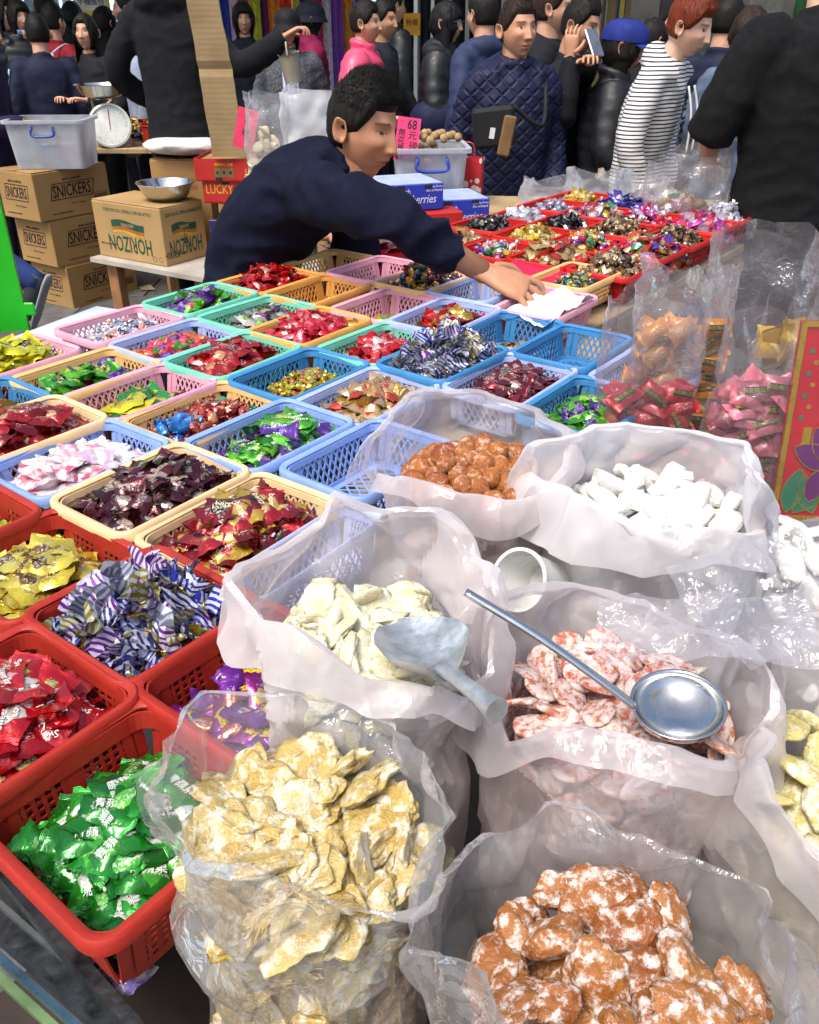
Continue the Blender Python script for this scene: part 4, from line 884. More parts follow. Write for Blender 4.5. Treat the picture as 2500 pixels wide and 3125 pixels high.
# ------------------------------------------------------------------ cartons
m_card = mat('kraft_cardboard', '#a5814f', .8, var=.10, vs=4, bmp=.15, bs_=90)
m_card2 = mat('pale_cardboard', '#b08e5c', .8, var=.10, vs=4, bmp=.15, bs_=90)
m_tape = mat('packing_tape', '#a98c5a', .25, var=.05)
m_brown = mat('brown_print', '#2b1a12', .75, var=.1)
m_green_ink = mat('green_print', '#1d4a35', .7); m_yel_ink = mat('yellow_print', '#c9a227', .7); m_or_ink = mat('orange_print', '#b0602a', .7); m_red_ink = mat('red_print', '#a8402a', .7)
def carton(name, label, base, rz, d, m=m_card, tape=True, group=None):
    w, dp, h = d; e = empty(name, base, rz, label, 'carton', group)
    q = MB(); q.box((0, 0, h / 2 - .002), (w, dp, h - .004), bev=.004); q.build('carton_body', m, e)
    for s in (-1, 1):
        q = MB(); q.box((0, s * dp / 4, h - .001), (w - .004, dp / 2 - .003, .004), bev=.001); o = q.build('flap', m, e); o.rotation_euler = (s * R(random.uniform(0, .5)), 0, 0)
    if tape:
        q = MB(); q.box((0, 0, h + .0022), (w - .002, .05, .0012)); q.box((w / 2 + .0008, 0, h - .04), (.001, .05, .08)); q.build('tape', m_tape, e)
    return e
FRONT = (R(90), 0, 0); SIDE = (R(90), 0, R(90)); LEFTF = (R(90), 0, R(-90))
rs = math.atan2(.83, .56); dS = Vector((.56, .83, 0)); yS = Vector((-.83, .56, 0)); edge = Vector((-1.97, 4.78, 0))
for k, (z, dx, nm) in enumerate(((0, .06, 'bottom'), (.252, .02, 'middle'), (.504, -.03, 'top'))):
    w, dp, h = .48, .32, .249; jit = (.02, -.01, .0)[k]
    e = carton('snack_carton', f'brown chocolate bar carton, {nm} of the stack of three', edge + dS * (w / 2 + dx) + yS * (dp / 2) + Vector((0, 0, z)), rs + jit, (w, dp, h), group='stacked chocolate bar cartons')
    for rot, off, s in ((FRONT, lambda x, zz: (x, -dp / 2 - .0004, zz), 1), (LEFTF, lambda x, zz: (-w / 2 - .0004, -x * .6, zz), .62)):
        lettering('SNICKERS', .088 * (1 if s == 1 else .9), m_brown, e, off(-.01, h * .55), rot, sx=.64 if s == 1 else .52, bold=.0012, shear=.12)
        q = MB()
        for (x0, y0, x1, y1) in ((-.105, -.03, -.09, .034), (.085, -.03, .10, .034), (-.105, -.03, .085, -.03), (-.09, .034, .10, .034)): q.bar((x0, 0, y0), (x1, 0, y1), .0035, .0012, (0, 1, 0))
        o = q.build('logo_border', m_brown, e); p = off(0, h * .55); o.location = p; o.rotation_euler = (0, 0, rot[2]); o.scale = (1.42 if s == 1 else 1.05, 1, 1.25)
        lettering('BISCUIT and SNICKERS', .017, m_brown, e, off(0, h * .79), rot, sx=.7)
        lettering('40 x (12 x 50g bars)', .012, m_brown, e, off(.02, h * .28), rot); lettering('See production panel for best before', .011, m_brown, e, off(-.09, h * .12), rot, sx=.8)
    q = MB()
    for i in range(18): q.box((.13 + i * .0048, -dp / 2 - .0004, h * .32), ((.0022, .003, .0016)[i % 3], .0006, .035))
    for zz in (.30 - .06, .30 + .10): q.box((.171, -dp / 2 - .0004, h * zz + .005), (.098, .0006, .0025))
    q.build('barcode', m_brown, e)
# low bench with the pistachio carton and the bowl
bn = empty('bench', (0, 0, 0), label='low wooden bench holding the pistachio carton', cat='bench')
pl = [Vector((-1.70, 4.60, 0)), Vector((-.55, 3.90, 0)), Vector((-.25, 4.42, 0)), Vector((-1.40, 5.12, 0))]
q = MB(); q.add([(p.x, p.y, .335) for p in pl] + [(p.x, p.y, .358) for p in pl], [(3, 2, 1, 0), (4, 5, 6, 7), (0, 1, 5, 4), (1, 2, 6, 5), (2, 3, 7, 6), (3, 0, 4, 7)]); q.build('bench_top', mat('bench_board', '#b9b2a6', .5, var=.15, vs=6, dirt='#8a7a62'), bn)
for x, y in ((-1.58, 4.62), (-1.03, 4.28), (-.50, 3.98), (-1.36, 5.0), (-.35, 4.38)):
    q = MB(); q.box((x, y, .168), (.075, .055, .333), rz=R(-31), bev=.004); q.build('leg', m_wood, bn)
hz = carton('pistachio_carton', 'brown pistachio carton printed upside down on the low bench', Vector((-1.236, 4.388, .359)) + Vector((-.847, .53, 0)) * .25 + Vector((.53, .847, 0)) * .15, R(-32), (.50, .30, .285), m_card2, tape=False)
UPF = (R(-90), R(180), 0)
def upside(rot): return (rot[0], R(180), rot[2])
for rot, off, s in ((FRONT, lambda x, z: (x, -.1504, z), 1.0), (SIDE, lambda x, z: (.2504, x * .72, z), .72)):
    lettering("CALIFORNIA'S FINEST PISTACHIOS", .024, m_green_ink, hz, off(.01, .247), upside(rot), sx=.95 * s)
    lettering('HORIZON', .112, m_green_ink, hz, off(.0, .085), upside(rot), sx=.62 * s, bold=.0015)
    for i, (mm, r0, z0, th) in enumerate(((m_green_ink, .12, .178, .034), (m_or_ink, .115, .150, .018), (m_yel_ink, .112, .138, .012))):
        q = MB()
        for k in range(12):
            x0, x1 = -r0 * s + 2 * r0 * s * k / 12, -r0 * s + 2 * r0 * s * (k + 1) / 12; f = lambda x: z0 + .016 * math.sin((x / s + .12) * 22) * .5
            a0, a1 = f(x0), f(x1)
            pts = [(x0, a0 - th / 2), (x1, a1 - th / 2), (x1, a1 + th / 2), (x0, a0 + th / 2)]
            ws_ = [off(x / (.72 if s != 1 else 1), z) for x, z in pts]; q.add(ws_, [(0, 1, 2, 3)])
        o = q.build('logo_band', mm, hz); o.location = ((0, -.0003 * (i + 1), 0) if s == 1 else (.0003 * (i + 1), 0, 0))
    lettering('GROWERS', .022, mat('pale_print', '#b0a078', .7), hz, tuple(np.array(off(0, .178)) + (np.array([0, -.0012, 0]) if s == 1 else np.array([.0012, 0, 0]))), upside(rot), sx=.9 * s)
lettering('26-0487', .034, m_green_ink, hz, (.2512, .0, .13), (R(90), R(90), R(90)), sx=1.1)
lettering('PRODUCT OF USA\nKEEP COOL AND DRY\nNET WT 25 LBS', .012, m_brown, hz, (.2505, -.09, .05), SIDE); lettering('HANDLE WITH CARE', .013, m_brown, hz, (-.16, -.1504, .07), upside(FRONT))
for x in (.17, .215):
    q = MB(); t = np.arange(20) * 2 * math.pi / 20
    for i in range(20): q.bar((x + .013 * math.cos(t[i]), -.1503, .03 + .013 * math.sin(t[i])), (x + .013 * math.cos(t[(i + 1) % 20]), -.1503, .03 + .013 * math.sin(t[(i + 1) % 20])), .002, .0008, (0, 1, 0))
    q.build('recycling_mark', m_brown, hz)
m_inox = mat('stainless_steel', '#c3c5c6', .18, 1.0, var=.06, vs=14)
def bowl(name, label, loc, r, h, rb):
    q = MB(); pr = [(.0, .002), (rb, .002), (rb + (r - rb) * .55, h * .35), (r - .006, h * .9), (r, h), (r + .006, h + .001), (r + .005, h + .004), (r - .003, h + .003), (r - .009, h * .9), (rb + (r - rb) * .5, h * .36), (rb - .004, .005), (0, .005)]
    q.lathe(pr, 40); o = q.build(name, m_inox, None, 40); o.location = loc; return tag(o, label, 'bowl')
bowl('steel_bowl', 'wide stainless bowl standing on the pistachio carton', (-1.25, 4.62, .648), .145, .082, .085)
# cartons and sack behind
cb = carton('plain_carton', 'brown carton with faint red print under the white sack', (-1.22, 4.98, .36), R(-3), (.31, .28, .45))
lettering('0405   2005', .03, m_red_ink, cb, (.02, -.1404, .31), FRONT); lettering('MADE IN THAILAND', .015, m_red_ink, cb, (0, -.1404, .26), FRONT)
sk = lump(301, .22, .15, .07, .10, 4, 1.5, .35); o = link('white_sack', sk, None, None); sk.materials.append(sugared('sack_print', '#dcdad6', '#cfccc8', '#e6e4e0', .8, 30, 0)); o.location = (-1.19, 4.93, .872); o.rotation_euler = (0, 0, R(6)); tag(o, 'white plastic sack lying on the brown carton', 'sack')
m_luck = mat('red_carton', '#b3211c', .55, var=.08, vs=6); m_gold_ink = mat('gold_print', '#d8a93a', .45, .2); m_yellow = mat('yellow_band', '#dcc62a', .5)
def lucky(label, loc, rz, flip):
    w, dp, h = .40, .30, .105; e = empty('fruit_carton', loc, rz, label, 'carton', 'red fruit cartons')
    q = MB()
    th = .006
    q.box((0, 0, th / 2), (w, dp, th)); q.box((0, -dp / 2 + th / 2, h / 2), (w, th, h - .002)); q.box((0, dp / 2 - th / 2, h / 2), (w, th, h - .002)); q.box((-w / 2 + th / 2, 0, h / 2), (th, dp - 2 * th, h)); q.box((w / 2 - th / 2, 0, h / 2), (th, dp - 2 * th, h))
    q.build('tray', m_luck, e)
    q = MB(); q.box((0, 0, h - .02), (w - .015, dp - .015, .012)); q.build('lid_board', m_card, e)
    fr = upside(FRONT) if flip else FRONT; s = -1 if flip else 1; zc = h * .5
    lettering('LUCKY', .062, m_gold_ink, e, (s * -.115, -dp / 2 - .0006, zc + s * .012), fr, sx=.72, bold=.0005)
    for k in range(3):
        q = MB(); q.box((s * (.02 + k * .033), -dp / 2 - .0005, zc + s * .012), (.029, .001, .042)); p = q.build('print_block', mat('olive_print', '#6a6a3a', .6), e)
        q = MB(); q.lathe([(0, 0), (.008, 0), (.008, .0008), (0, .0008)], 12, M=Matrix.Translation((s * (.02 + k * .033), -dp / 2 - .001, zc + s * .012)) @ Matrix.Rotation(R(90), 4, 'X')); q.build('print_dot', mat('dark_print', '#26261a', .6), e)
    lettering('BEST CHERRIES', .018, m_yellow, e, (s * .052, -dp / 2 - .0006, zc - s * .026), fr, sx=.75)
    q = MB(); q.add([(.118, -dp / 2 - .0006, .001), (.13, -dp / 2 - .0006, .001), (.145, -dp / 2 - .0006, h - .002), (.133, -dp / 2 - .0006, h - .002)], [(0, 1, 2, 3)]); q.build('yellow_band', m_yellow, e)
    q = MB(); q.add([(.131, -dp / 2 - .0005, .001), (.2, -dp / 2 - .0005, .001), (.2, -dp / 2 - .0005, h - .002), (.1455, -dp / 2 - .0005, h - .002)], [(0, 1, 2, 3)]); q.build('fruit_print', mat('dark_cherry_print', '#5a1a14', .5, var=.5, vs=14), e)
    for x in (-.08, .06):
        q = MB(); q.box((x, -dp / 2 + .003, (h - .008) if not flip else .008), (.035, .0075, .018)); q.build('notch_shade', m_dark, e)  # solid dark block painted as the shaded opening of a hand hole
    return e
carton('plain_carton', 'brown carton below the red fruit cartons by the vendor\'s back', (-.80, 4.66, .36), R(4), (.36, .26, .285))
lucky('red fruit carton with LUCKY upright, lower of the two', (-.83, 4.66, .647), R(-4), False); lucky('red fruit carton with LUCKY upside down, upper of the two', (-.86, 4.65, .754), R(-3), True)
# tall folded strip of cardboard standing on the cartons
q = MB(); rows = []
for i in range(26):
    t = i / 25; z = .872 + t * .86; cx = -.878 - .075 * t + .004 * nz((t * 6, 0, 0)); y = 4.47 + .012 * math.sin(t * 3) + (.012 if .42 < t < .47 else 0); hw = .083 - .016 * t; jl, jr = .003 * nz((t * 30, 3, 0)), .006 * nz((t * 40, 7, 0))
    rows.append([(cx - hw + jl, y, z), (cx + hw + jr, y + .02, z), (cx + hw + jr, y + .028, z), (cx - hw + jl, y + .008, z)])
q.loft(rows, cap0=True, cap1=True); m_corr, n_, l_, b_ = node_mat('corrugated_board'); w_ = n_.new('ShaderNodeTexWave'); w_.bands_direction = 'Z'; w_.inputs['Scale'].default_value = 26; w_.inputs['Distortion'].default_value = 1.2
tc_ = n_.new('ShaderNodeTexCoord'); w_.inputs['Scale'].default_value = 14; l_.new(tc_.outputs['Object'], w_.inputs['Vector']); fz = tex_noise(n_, l_, 7, 5); l_.new(mix_col(n_, l_, ramp(n_, l_, fz, .3, .7), lin('#8c7350'), lin('#a38a62')), b_.inputs['Base Color']); b_.inputs['Roughness'].default_value = .85; bump(n_, l_, b_, w_.outputs['Fac'], .10, .004)
tag(q.build('cardboard_strip', m_corr, None), 'tall torn cardboard strip standing on the red fruit cartons', 'cardboard')
# purple packet beside the carton
q = MB(); q.box((-.985, 4.45, .47), (.05, .02, .22), bev=.003); tag(q.build('purple_packet', mat('purple_carton', '#2f2452', .4)), 'dark purple packet standing beside the pistachio carton', 'packet')
# clear bags of crackers behind the vendor
clear_far = film('clear_film_far', .16, gloss=.3, rough=.1, bscale=14)
white_in = sugared('cracker', '#d8c49a', '#e0d0b0', '#eee6d4', .4, 40, 0); lm = [lump(s + 200, .03, .022, .006, .2, 2, 1.5) for s in range(4)]
def heap_of(name, label, c, r, zb, zt, m, meshes, n, seed, cat):
    rg = random.Random(seed)
    for i in range(n):
        a = rg.uniform(0, 6.283); k = math.sqrt(rg.random()); z = zb + (zt - zb) * rg.random() * (1 - .5 * k)
        o = link(name, rg.choice(meshes), None, m); o.location = (c[0] + r * k * math.cos(a), c[1] + r * k * math.sin(a), z); o.rotation_euler = (rg.uniform(0, 6), rg.uniform(0, 6), rg.uniform(0, 6)); tag(o, label, cat, label)
def rbag(nm, label, x0, x1, ytop, Y, zb, d, film_m, seed, slump=.0, rb=None, amp=.012):
    """upright film bag seen between x0 and x1, mouth at ytop"""
    A, B = Q(x0, ytop, Y), Q(x1, ytop, Y); c = (A + B) / 2; hw = (B - A).length / 2
    ring = []
    for i in range(20):
        t = 2 * math.pi * i / 20; ct, st_ = math.cos(t), math.sin(t); ring.append((c.x + hw * math.copysign(abs(ct) ** .55, ct), c.y + d / 2 * math.copysign(abs(st_) ** .55, st_), c.z + .014 * math.sin(2 * t + seed) + .008 * math.sin(5 * t + seed * 2) + slump * math.cos(t)))
    n = 72; rp = loop_interp(ring, n); rows = []; rb = rb or .92
    for i in range(25):
        t = i / 24; k = rb + (1 - rb) * t + .06 * math.sin(math.pi * min(1, t * 1.6)); q_ = np.column_stack([c.x + (rp[:, 0] - c.x) * k, c.y + (rp[:, 1] - c.y) * k, zb + (rp[:, 2] - zb) * t]); rows.append(q_)
    V = np.vstack(rows)
    for i, p in enumerate(V):
        t = (i // n) / 24; s = amp * (.35 + .65 * t); f = facet(p, 10, seed) - .5
        dv = np.array([p[0] - c.x, p[1] - c.y, 0]); dv /= max(1e-6, np.linalg.norm(dv)); V[i] = p + dv * (f * s + nz(p, 4, seed) * s)
    dvv = V - np.array([c.x, c.y, 0]); dvv[:, 2] = 0; dvv /= np.maximum(1e-6, np.linalg.norm(dvv, axis=1))[:, None]; V += dvv * (creases(V, None, .10, seed, .06, 2.0) + creases(V, None, .1, seed + 5, .03, 1.5))[:, None]
    b = MB(); fs = [(i * n + j, i * n + (j + 1) % n, (i + 1) * n + (j + 1) % n, (i + 1) * n + j) for i in range(24) for j in range(n)]; fs.append(tuple(range(n - 1, -1, -1))); b.add(V, fs)
    return tag(b.build(nm, film_m, None, 75), label, 'plastic bag'), c, hw
st = empty('side_table', (0, 0, 0), label='side table behind the vendor holding clear bags and boxes', cat='table')
q = MB(); q.box((-.1, 3.62, .745), (1.15, .6, .03), bev=.003); q.build('tabletop', m_ply, st)
for x, y in ((-.6, 3.4), (.4, 3.4), (-.6, 3.85), (.4, 3.85)): q = MB(); q.box((x, y, .365), (.05, .05, .73)); q.build('leg', m_wood, st)
rbag('plastic_bag', 'clear bag of pale crackers beside the cardboard strip', 512, 618, 190, 3.6, .762, .16, clear_far, 21, .02)
heap_of('cracker', 'pale cracker inside the clear bag beside the cardboard strip', (Q(556, 250, 3.6).x, 3.6), .075, .79, 1.16, white_in, lm, 46, 4, 'cracker')
rbag('plastic_bag', 'slumped milky bag behind the vendor\'s shoulders', 590, 725, 198, 3.62, .762, .2, film('milky_far', .55, '#ffffff', gloss=.25, bscale=12), 23, -.02)
heap_of('cracker', 'pale cracker inside the milky bag behind the vendor', (Q(645, 250, 3.62).x, 3.62), .09, .79, 1.08, white_in, lm, 40, 5, 'cracker')
q = MB(); q.box((0, 0, .14), (.16, .004, .28)); o = q.build('price_card', mat('pink_card', '#d8305a', .6)); A = Q(515, 262, 3.75); o.location = (A.x - .115, 4.3, .93); o.rotation_euler = (R(-8), R(14), 0); o.scale = (.6, 1, .62); tag(o, 'pink price card half hidden behind the cardboard strip', 'price card')
lettering('8', .08, m_ink, o, (.0, -.0026, .2), FRONT); lettering('磅', .05, m_ink, o, (.0, -.0026, .11), FRONT)

# ------------------------------------------------------------------ vendor 2's side: tub, scale, candies
m_tub = film('tub_plastic', .55, '#dfe3ea', gloss=.2, rough=.25, bstr=.05); m_blue = mat('blue_handle', '#1f3f9c', .35)
def tub(label, loc, rz, w, dp, h, m=m_tub):
    e = empty('storage_tub', loc, rz, label, 'tub')
    q = MB(); k = .9; rr = []
    for z, s in ((0, k), (h * .5, .95), (h, 1.0)): p = rrect(w * s, dp * s, .03, 5); rr.append(np.column_stack([p, np.full(len(p), z)]))
    for z, s in ((h, .985), (h * .5, .935), (.004, .885)): p = rrect(w * s, dp * s, .028, 5); rr.append(np.column_stack([p, np.full(len(p), z)]))
    q.loft(rr, cap0=True, cap1=True); q.build('shell', m, e, 40)
    q = MB(); rr = []
    for dx, z in ((0, h - .012), (.014, h - .012), (.014, h + .004), (-.004, h + .004), (-.004, h), (.006, h), (.006, h - .008), (0, h - .008)): p = rrect(w + 2 * dx, dp + 2 * dx, .032, 5); rr.append(np.column_stack([p, np.full(len(p), z)]))
    q.loft(rr, loop=True); q.build('rim', m, e, 40)
    q = MB(); y = -dp / 2 - .005; q.tube(smoothpath([(-.055, y + .01, h - .03), (-.055, y - .006, h - .035), (-.052, y - .012, h - .07), (.052, y - .012, h - .07), (.055, y - .006, h - .035), (.055, y + .01, h - .03)], 4), .006, 8); q.build('handle', m_blue, e, True)
    return e
tub('frosted storage tub with blue handle on the chocolate bar cartons', (-1.93, 5.02, .757), R(2), .40, .30, .235)
for i, (c_, x) in enumerate((('#8aa8c8', -.02), ('#d8a0a0', .1), ('#c9b070', .03))):
    q = MB(); q.box((-1.93 + x, 4.97 + .03 * i, .82), (.11, .05, .11), bev=.006); tag(q.build('small_box', mat('tub_item' + c_, c_, .5)), ('pale blue', 'pink', 'straw coloured')[i] + ' small box inside the frosted tub', 'box')
tl = empty('board_table', (0, 0, 0), label='rough board table of the second vendor carrying the scale', cat='table')
q = MB(); q.box((-2.05, 5.75, .785), (1.35, .75, .03), bev=.004); q.build('tabletop', m_ply, tl)
for x, y in ((-2.6, 5.5), (-1.5, 5.5), (-2.6, 6.0), (-1.5, 6.0)): q = MB(); q.box((x, y, .385), (.05, .05, .77)); q.build('leg', m_wood, tl)
sc_ = empty('weighing_scale', (-1.79, 5.52, .80), R(12), 'old dial scale with a steel pan on the board table', 'scale')
m_cream = mat('scale_enamel', '#b8ab8a', .45, var=.15, dirt='#7a6a4a')
q = MB(); q.loft([np.column_stack([rrect(.26 * s, .22 * s, .03), np.full(24, z)]) for z, s in ((0, 1), (.015, 1), (.02, .95), (.19, .55), (.20, .5))], cap0=True, cap1=True); q.build('body', m_cream, sc_, 40)
Md = Matrix.Translation((.025, -.10, .115)) @ Matrix.Rotation(R(74), 4, 'X')
q = MB(); q.lathe([(0, 0), (.112, 0), (.12, .006), (.12, .02), (.108, .024), (.108, .014), (0, .014)], 40, M=Md); q.build('dial', mat('dial_face', '#d6d8cf', .3, coat=.6), sc_, 40)
q = MB(); q.bar(Md @ Vector((0, -.02, .017)), Md @ Vector((0, .085, .017)), .004, .002, (0, -1, .3), caps=True); q.build('needle', mat('needle_red', '#a8322a', .5), sc_)
q = MB()
for i in range(40):
    t = i / 40 * 6.283; r0 = .092 if i % 5 else .082; q.bar(Md @ Vector((r0 * math.cos(t), r0 * math.sin(t), .0152)), Md @ Vector((.101 * math.cos(t), .101 * math.sin(t), .0152)), .0016, .0006, (0, -1, .3))
q.build('dial_mark', m_ink, sc_)['kind'] = 'stuff'
for x in (-.06, .06): q = MB(); q.tube([(x, 0, .195), (x * 1.1, 0, .25)], .009, 8); q.build('pan_arm', m_cream, sc_)
q = MB(); q.lathe([(0, .25), (.06, .25), (.12, .275), (.15, .325), (.155, .327), (.148, .33), (.115, .28), (.058, .256), (0, .256)], 40); q.build('pan', m_inox, sc_, 40)
# candies on the board table and the red bucket
lc = [('#d8b02a', '#e8d890'), ('#c8902a', '#e0d0a0'), ('#c83a2a', '#e0a080'), ('#3a4a8a', '#c0c8e0'), ('#181820', '#6a6a70'), ('#d8d4d0', '#a03a4a'), ('#e0a020', '#f0e0a0')]
M = Matrix.Translation((-1.75, 5.86, .80)); fill_heap(M, .62, .30, 0, 'sachet', MIXF(lc), 60, .10, (0, 1, 0, 1), 'loose_candy', 'yellow red or black candy heaped behind the dial scale', 'candy', 'candies behind the scale', rng, under=2.5, sc=1.35)
M = Matrix.Translation((-2.36, 5.75, .80)); fill_heap(M, .5, .3, 0, 'sachet', MIXF([('#d8c03a', '#a09020'), ('#16161c', '#50505a'), ('#c83040', '#e0a0a8')]), 40, .08, (0, 1, 0, 1), 'heap_candy', 'yellow or black candy heaped behind the frosted tub', 'candy', 'candies behind the tub', rng, under=2, sc=1.35)
q = MB(); q.lathe([(0, 0), (.085, 0), (.095, .11), (.102, .112), (.10, .118), (.09, .114), (.08, .006), (0, .006)], 28); o = q.build('red_bucket', bmat('red'), None, 40); o.location = (-1.50, 5.52, .801); tag(o, 'red round bucket beside the dial scale', 'bucket')
M = Matrix.Translation((-1.50, 5.52, .84)); fill_heap(M, .13, .13, 0, 'foilball', MIXF([('#141418', '#4a4a50'), ('#c8a02a', '#e0d080'), ('#a8202a', '#e09080')]), 16, .09, (0, 1, 0, 1), 'bucket_candy', 'dark foil candy piled in the red round bucket', 'candy', 'candies in the red bucket', rng, under=1.2, sc=1.3)
# boxes at hoodie vendor's side
bx = empty('polystyrene_box', (-1.22, 5.42, .74), R(-5), 'white box with green vegetable mark beside the hooded vendor', 'box')
q = MB(); q.box((0, 0, .06), (.24, .2, .12), bev=.008); q.build('box_body', mat('white_foam', '#c9ced0', .7), bx); q = MB(); q.box((0, 0, .145), (.235, .195, .05), bev=.004); q.build('cardboard_collar', m_card, bx)
q = MB(); q.add(lump_v := [(.035 * math.cos(t) * (1 + .15 * math.sin(3 * t)) - .01, -.1006, .065 + .018 * math.sin(t)) for t in np.linspace(0, 6.283, 22)[:-1]], [tuple(range(21))]); q.build('green_mark', mat('leaf_print', '#4f8a63', .7), bx)
o = link('blue_bag', lump(311, .125, .105, .075, .16, 4, 2.2, .2), None, mat('blue_film', '#1f3fb0', .25, coat=.6, bmp=.5, bs_=30)); o.location = (-1.22, 5.42, .955); tag(o, 'royal blue plastic bag on the white box', 'bag')
q = MB(); q.box((0, 0, .2), (.19, .012, .42)); o = q.build('cardboard_sheet', m_card2); o.location = (-1.33, 5.56, .90); o.rotation_euler = (0, R(-10), R(15)); tag(o, 'flat cardboard sheet standing behind the blue bag', 'cardboard')
q = MB(); q.box((0, 0, .16), (.17, .012, .3)); o = q.build('cardboard_sheet', m_card2); o.location = (-2.42, 5.36, .80); o.rotation_euler = (R(-4), 0, 0); tag(o, 'small cardboard sheet standing behind the frosted tub', 'cardboard')
cr = empty('blue_crate', (-1.26, 5.35, .36), R(-4), 'blue plastic crate under the white box', 'crate')
q = MB(); q.box((0, 0, .16), (.30, .26, .32), bev=.012); q.build('crate_body', mat('crate_blue', '#5a7fc0', .4), cr)
q = MB(); q.box((0, 0, .335), (.33, .29, .03), bev=.006); q.build('crate_lid', mat('crate_lid', '#c8d0d8', .4), cr)
for k in range(2): q = MB(); q.box((0, -.132, .08 + k * .13), (.2, .01, .06), bev=.003); q.build('crate_slot', mat('slot_blue', '#24408c', .5), cr)
pt = MB(); pt.box((-1.26, 5.35, .179), (.42, .36, .358), bev=.006); tag(pt.build('base_carton', m_card, None), 'brown carton on the floor under the blue crate', 'carton')
wf = MB(); wf.box((-1.33, 5.62, .1), (.34, .25, .2), bev=.008); o = wf.build('white_fruit_box', mat('white_carton', '#c3c7c6', .6), None); tag(o, 'white carton with green oval under the bench', 'carton'); o.location = (.12, -.35, 0)
q = MB(); q.add([(.06 * math.cos(t), 0, .03 * math.sin(t)) for t in np.linspace(0, 6.283, 25)[:-1]], [tuple(range(24))]); g_ = q.build('green_oval', mat('leaf_print', '#4f8a63', .7), o); g_.location = (-1.33, 5.494, .11)
# scraps on the ground
for i, (x, y, c_) in enumerate(((-1.45, 5.0, '#b9b23a'), (-1.3, 4.75, '#8a8070'), (-1.62, 5.25, '#a89a80'), (-1.2, 4.95, '#7a6a50'), (-1.55, 4.72, '#6a6258'), (-1.0, 4.8, '#c0b49a'))):
    q = MB(); q.add([(-.06, -.04, 0), (.06, -.03, .004), (.05, .05, .002), (-.05, .04, .006)], [(0, 1, 2, 3)]); o = q.build('paper_scrap', mat('scrap' + c_, c_, .8)); o.location = (x, y, .017); o.rotation_euler = (0, 0, i); tag(o, ('yellow', 'grey', 'tan', 'brown', 'dark grey', 'cream')[i] + ' paper scrap on the paving under the bench', 'scrap')

# ------------------------------------------------------------------ green panel and white board by the baskets
gp = empty('metal_sheet', (0, 0, 0), label='bright green metal panel standing at the stall corner', cat='panel')
m_gr = mat('green_paint', '#12a512', .4, var=.06, vs=3, bmp=.05)
a_, b_2 = P(62, 696, .822), P(-160, 705, .822)
q = MB(); dv = (b_2 - a_).normalized(); nv = Vector((-dv.y, dv.x, 0)); vs_ = []
for z in (.822, 1.32):
    for p in (a_, a_ + dv * .5): vs_ += [(p.x, p.y, z), (p.x + nv.x * -.012, p.y + nv.y * -.012, z)]
q.add(vs_, [(0, 2, 3, 1), (4, 5, 7, 6), (0, 1, 5, 4), (2, 6, 7, 3), (0, 4, 6, 2), (1, 3, 7, 5)]); q.build('sheet', m_gr, gp)
q = MB(); q.box(a_ + Vector((.008, .004, .05)), (.03, .008, .03), bev=.003); q.build('hinge_lug', m_gr, gp)
q = MB(); A = P(165, 658, .824); dims = (.5, .22, .012)
q.box((0, 0, 0), dims, bev=.002); o = q.build('white_board', mat('white_sheet', '#c9cde0', .5, var=.04)); o.location = UW(.98, -1.72, .829); o.rotation_euler = (0, 0, RZ_U + R(12)); tag(o, 'white sheet of board lying beside the pink basket', 'board')

# ------------------------------------------------------------------ boxes and tub right of the vendor
wt = tub('clear storage tub of walnuts with a pink price card', (.075, 3.52, .86), R(4), .27, .26, .175)
heap_of('walnut', 'tan walnut heaped in the clear storage tub', (.08, 3.52), .10, .92, 1.075, mat('walnut_shell', '#a88a5c', .7, var=.3, vs=60, bmp=.8, bs_=120), [lump(s + 400, .017, .0155, .0155, .14, 2, 4) for s in range(3)], 70, 8, 'walnut')
for i in range(16):
    a = i * 2.4; k = .02 + .085 * math.sqrt(i / 16); o = link('walnut', bpy.data.objects['walnut'].data, None, MATS['walnut_shell']); o.location = (.09 + k * math.cos(a), 3.51 + k * math.sin(a), 1.065 + .012 * (1 - i / 16)); o.rotation_euler = (i, i * 2, i * 3); tag(o, 'tan walnut heaped in the clear storage tub', 'walnut', 'tan walnut heaped in the clear storage tub')
sgn = empty('price_card', (-.015, 3.40, 1.02), R(-6), 'pink handwritten price card reading 68 in the walnut tub', 'price card')
sgn.rotation_euler = (R(-12), R(7), R(-4)); q = MB(); q.box((0, 0, .05), (.085, .003, .15)); q.build('card', mat('hot_pink_card', '#e0306e', .6), sgn)
lettering('68', .045, m_ink, sgn, (.012, -.0021, .10), FRONT, sx=.8, bold=.0006); lettering('元', .032, m_ink, sgn, (.018, -.0021, .064), FRONT); lettering('磅', .032, m_ink, sgn, (.024, -.0021, .028), FRONT)
for i, ch in enumerate('無花果粒'): lettering(ch, .028, m_ink, sgn, (-.022, -.0021, .07 - i * .027), FRONT)
m_chb = mat('blue_carton', '#2238a8', .5, var=.06); m_chw = mat('white_print', '#d4d8e8', .6)
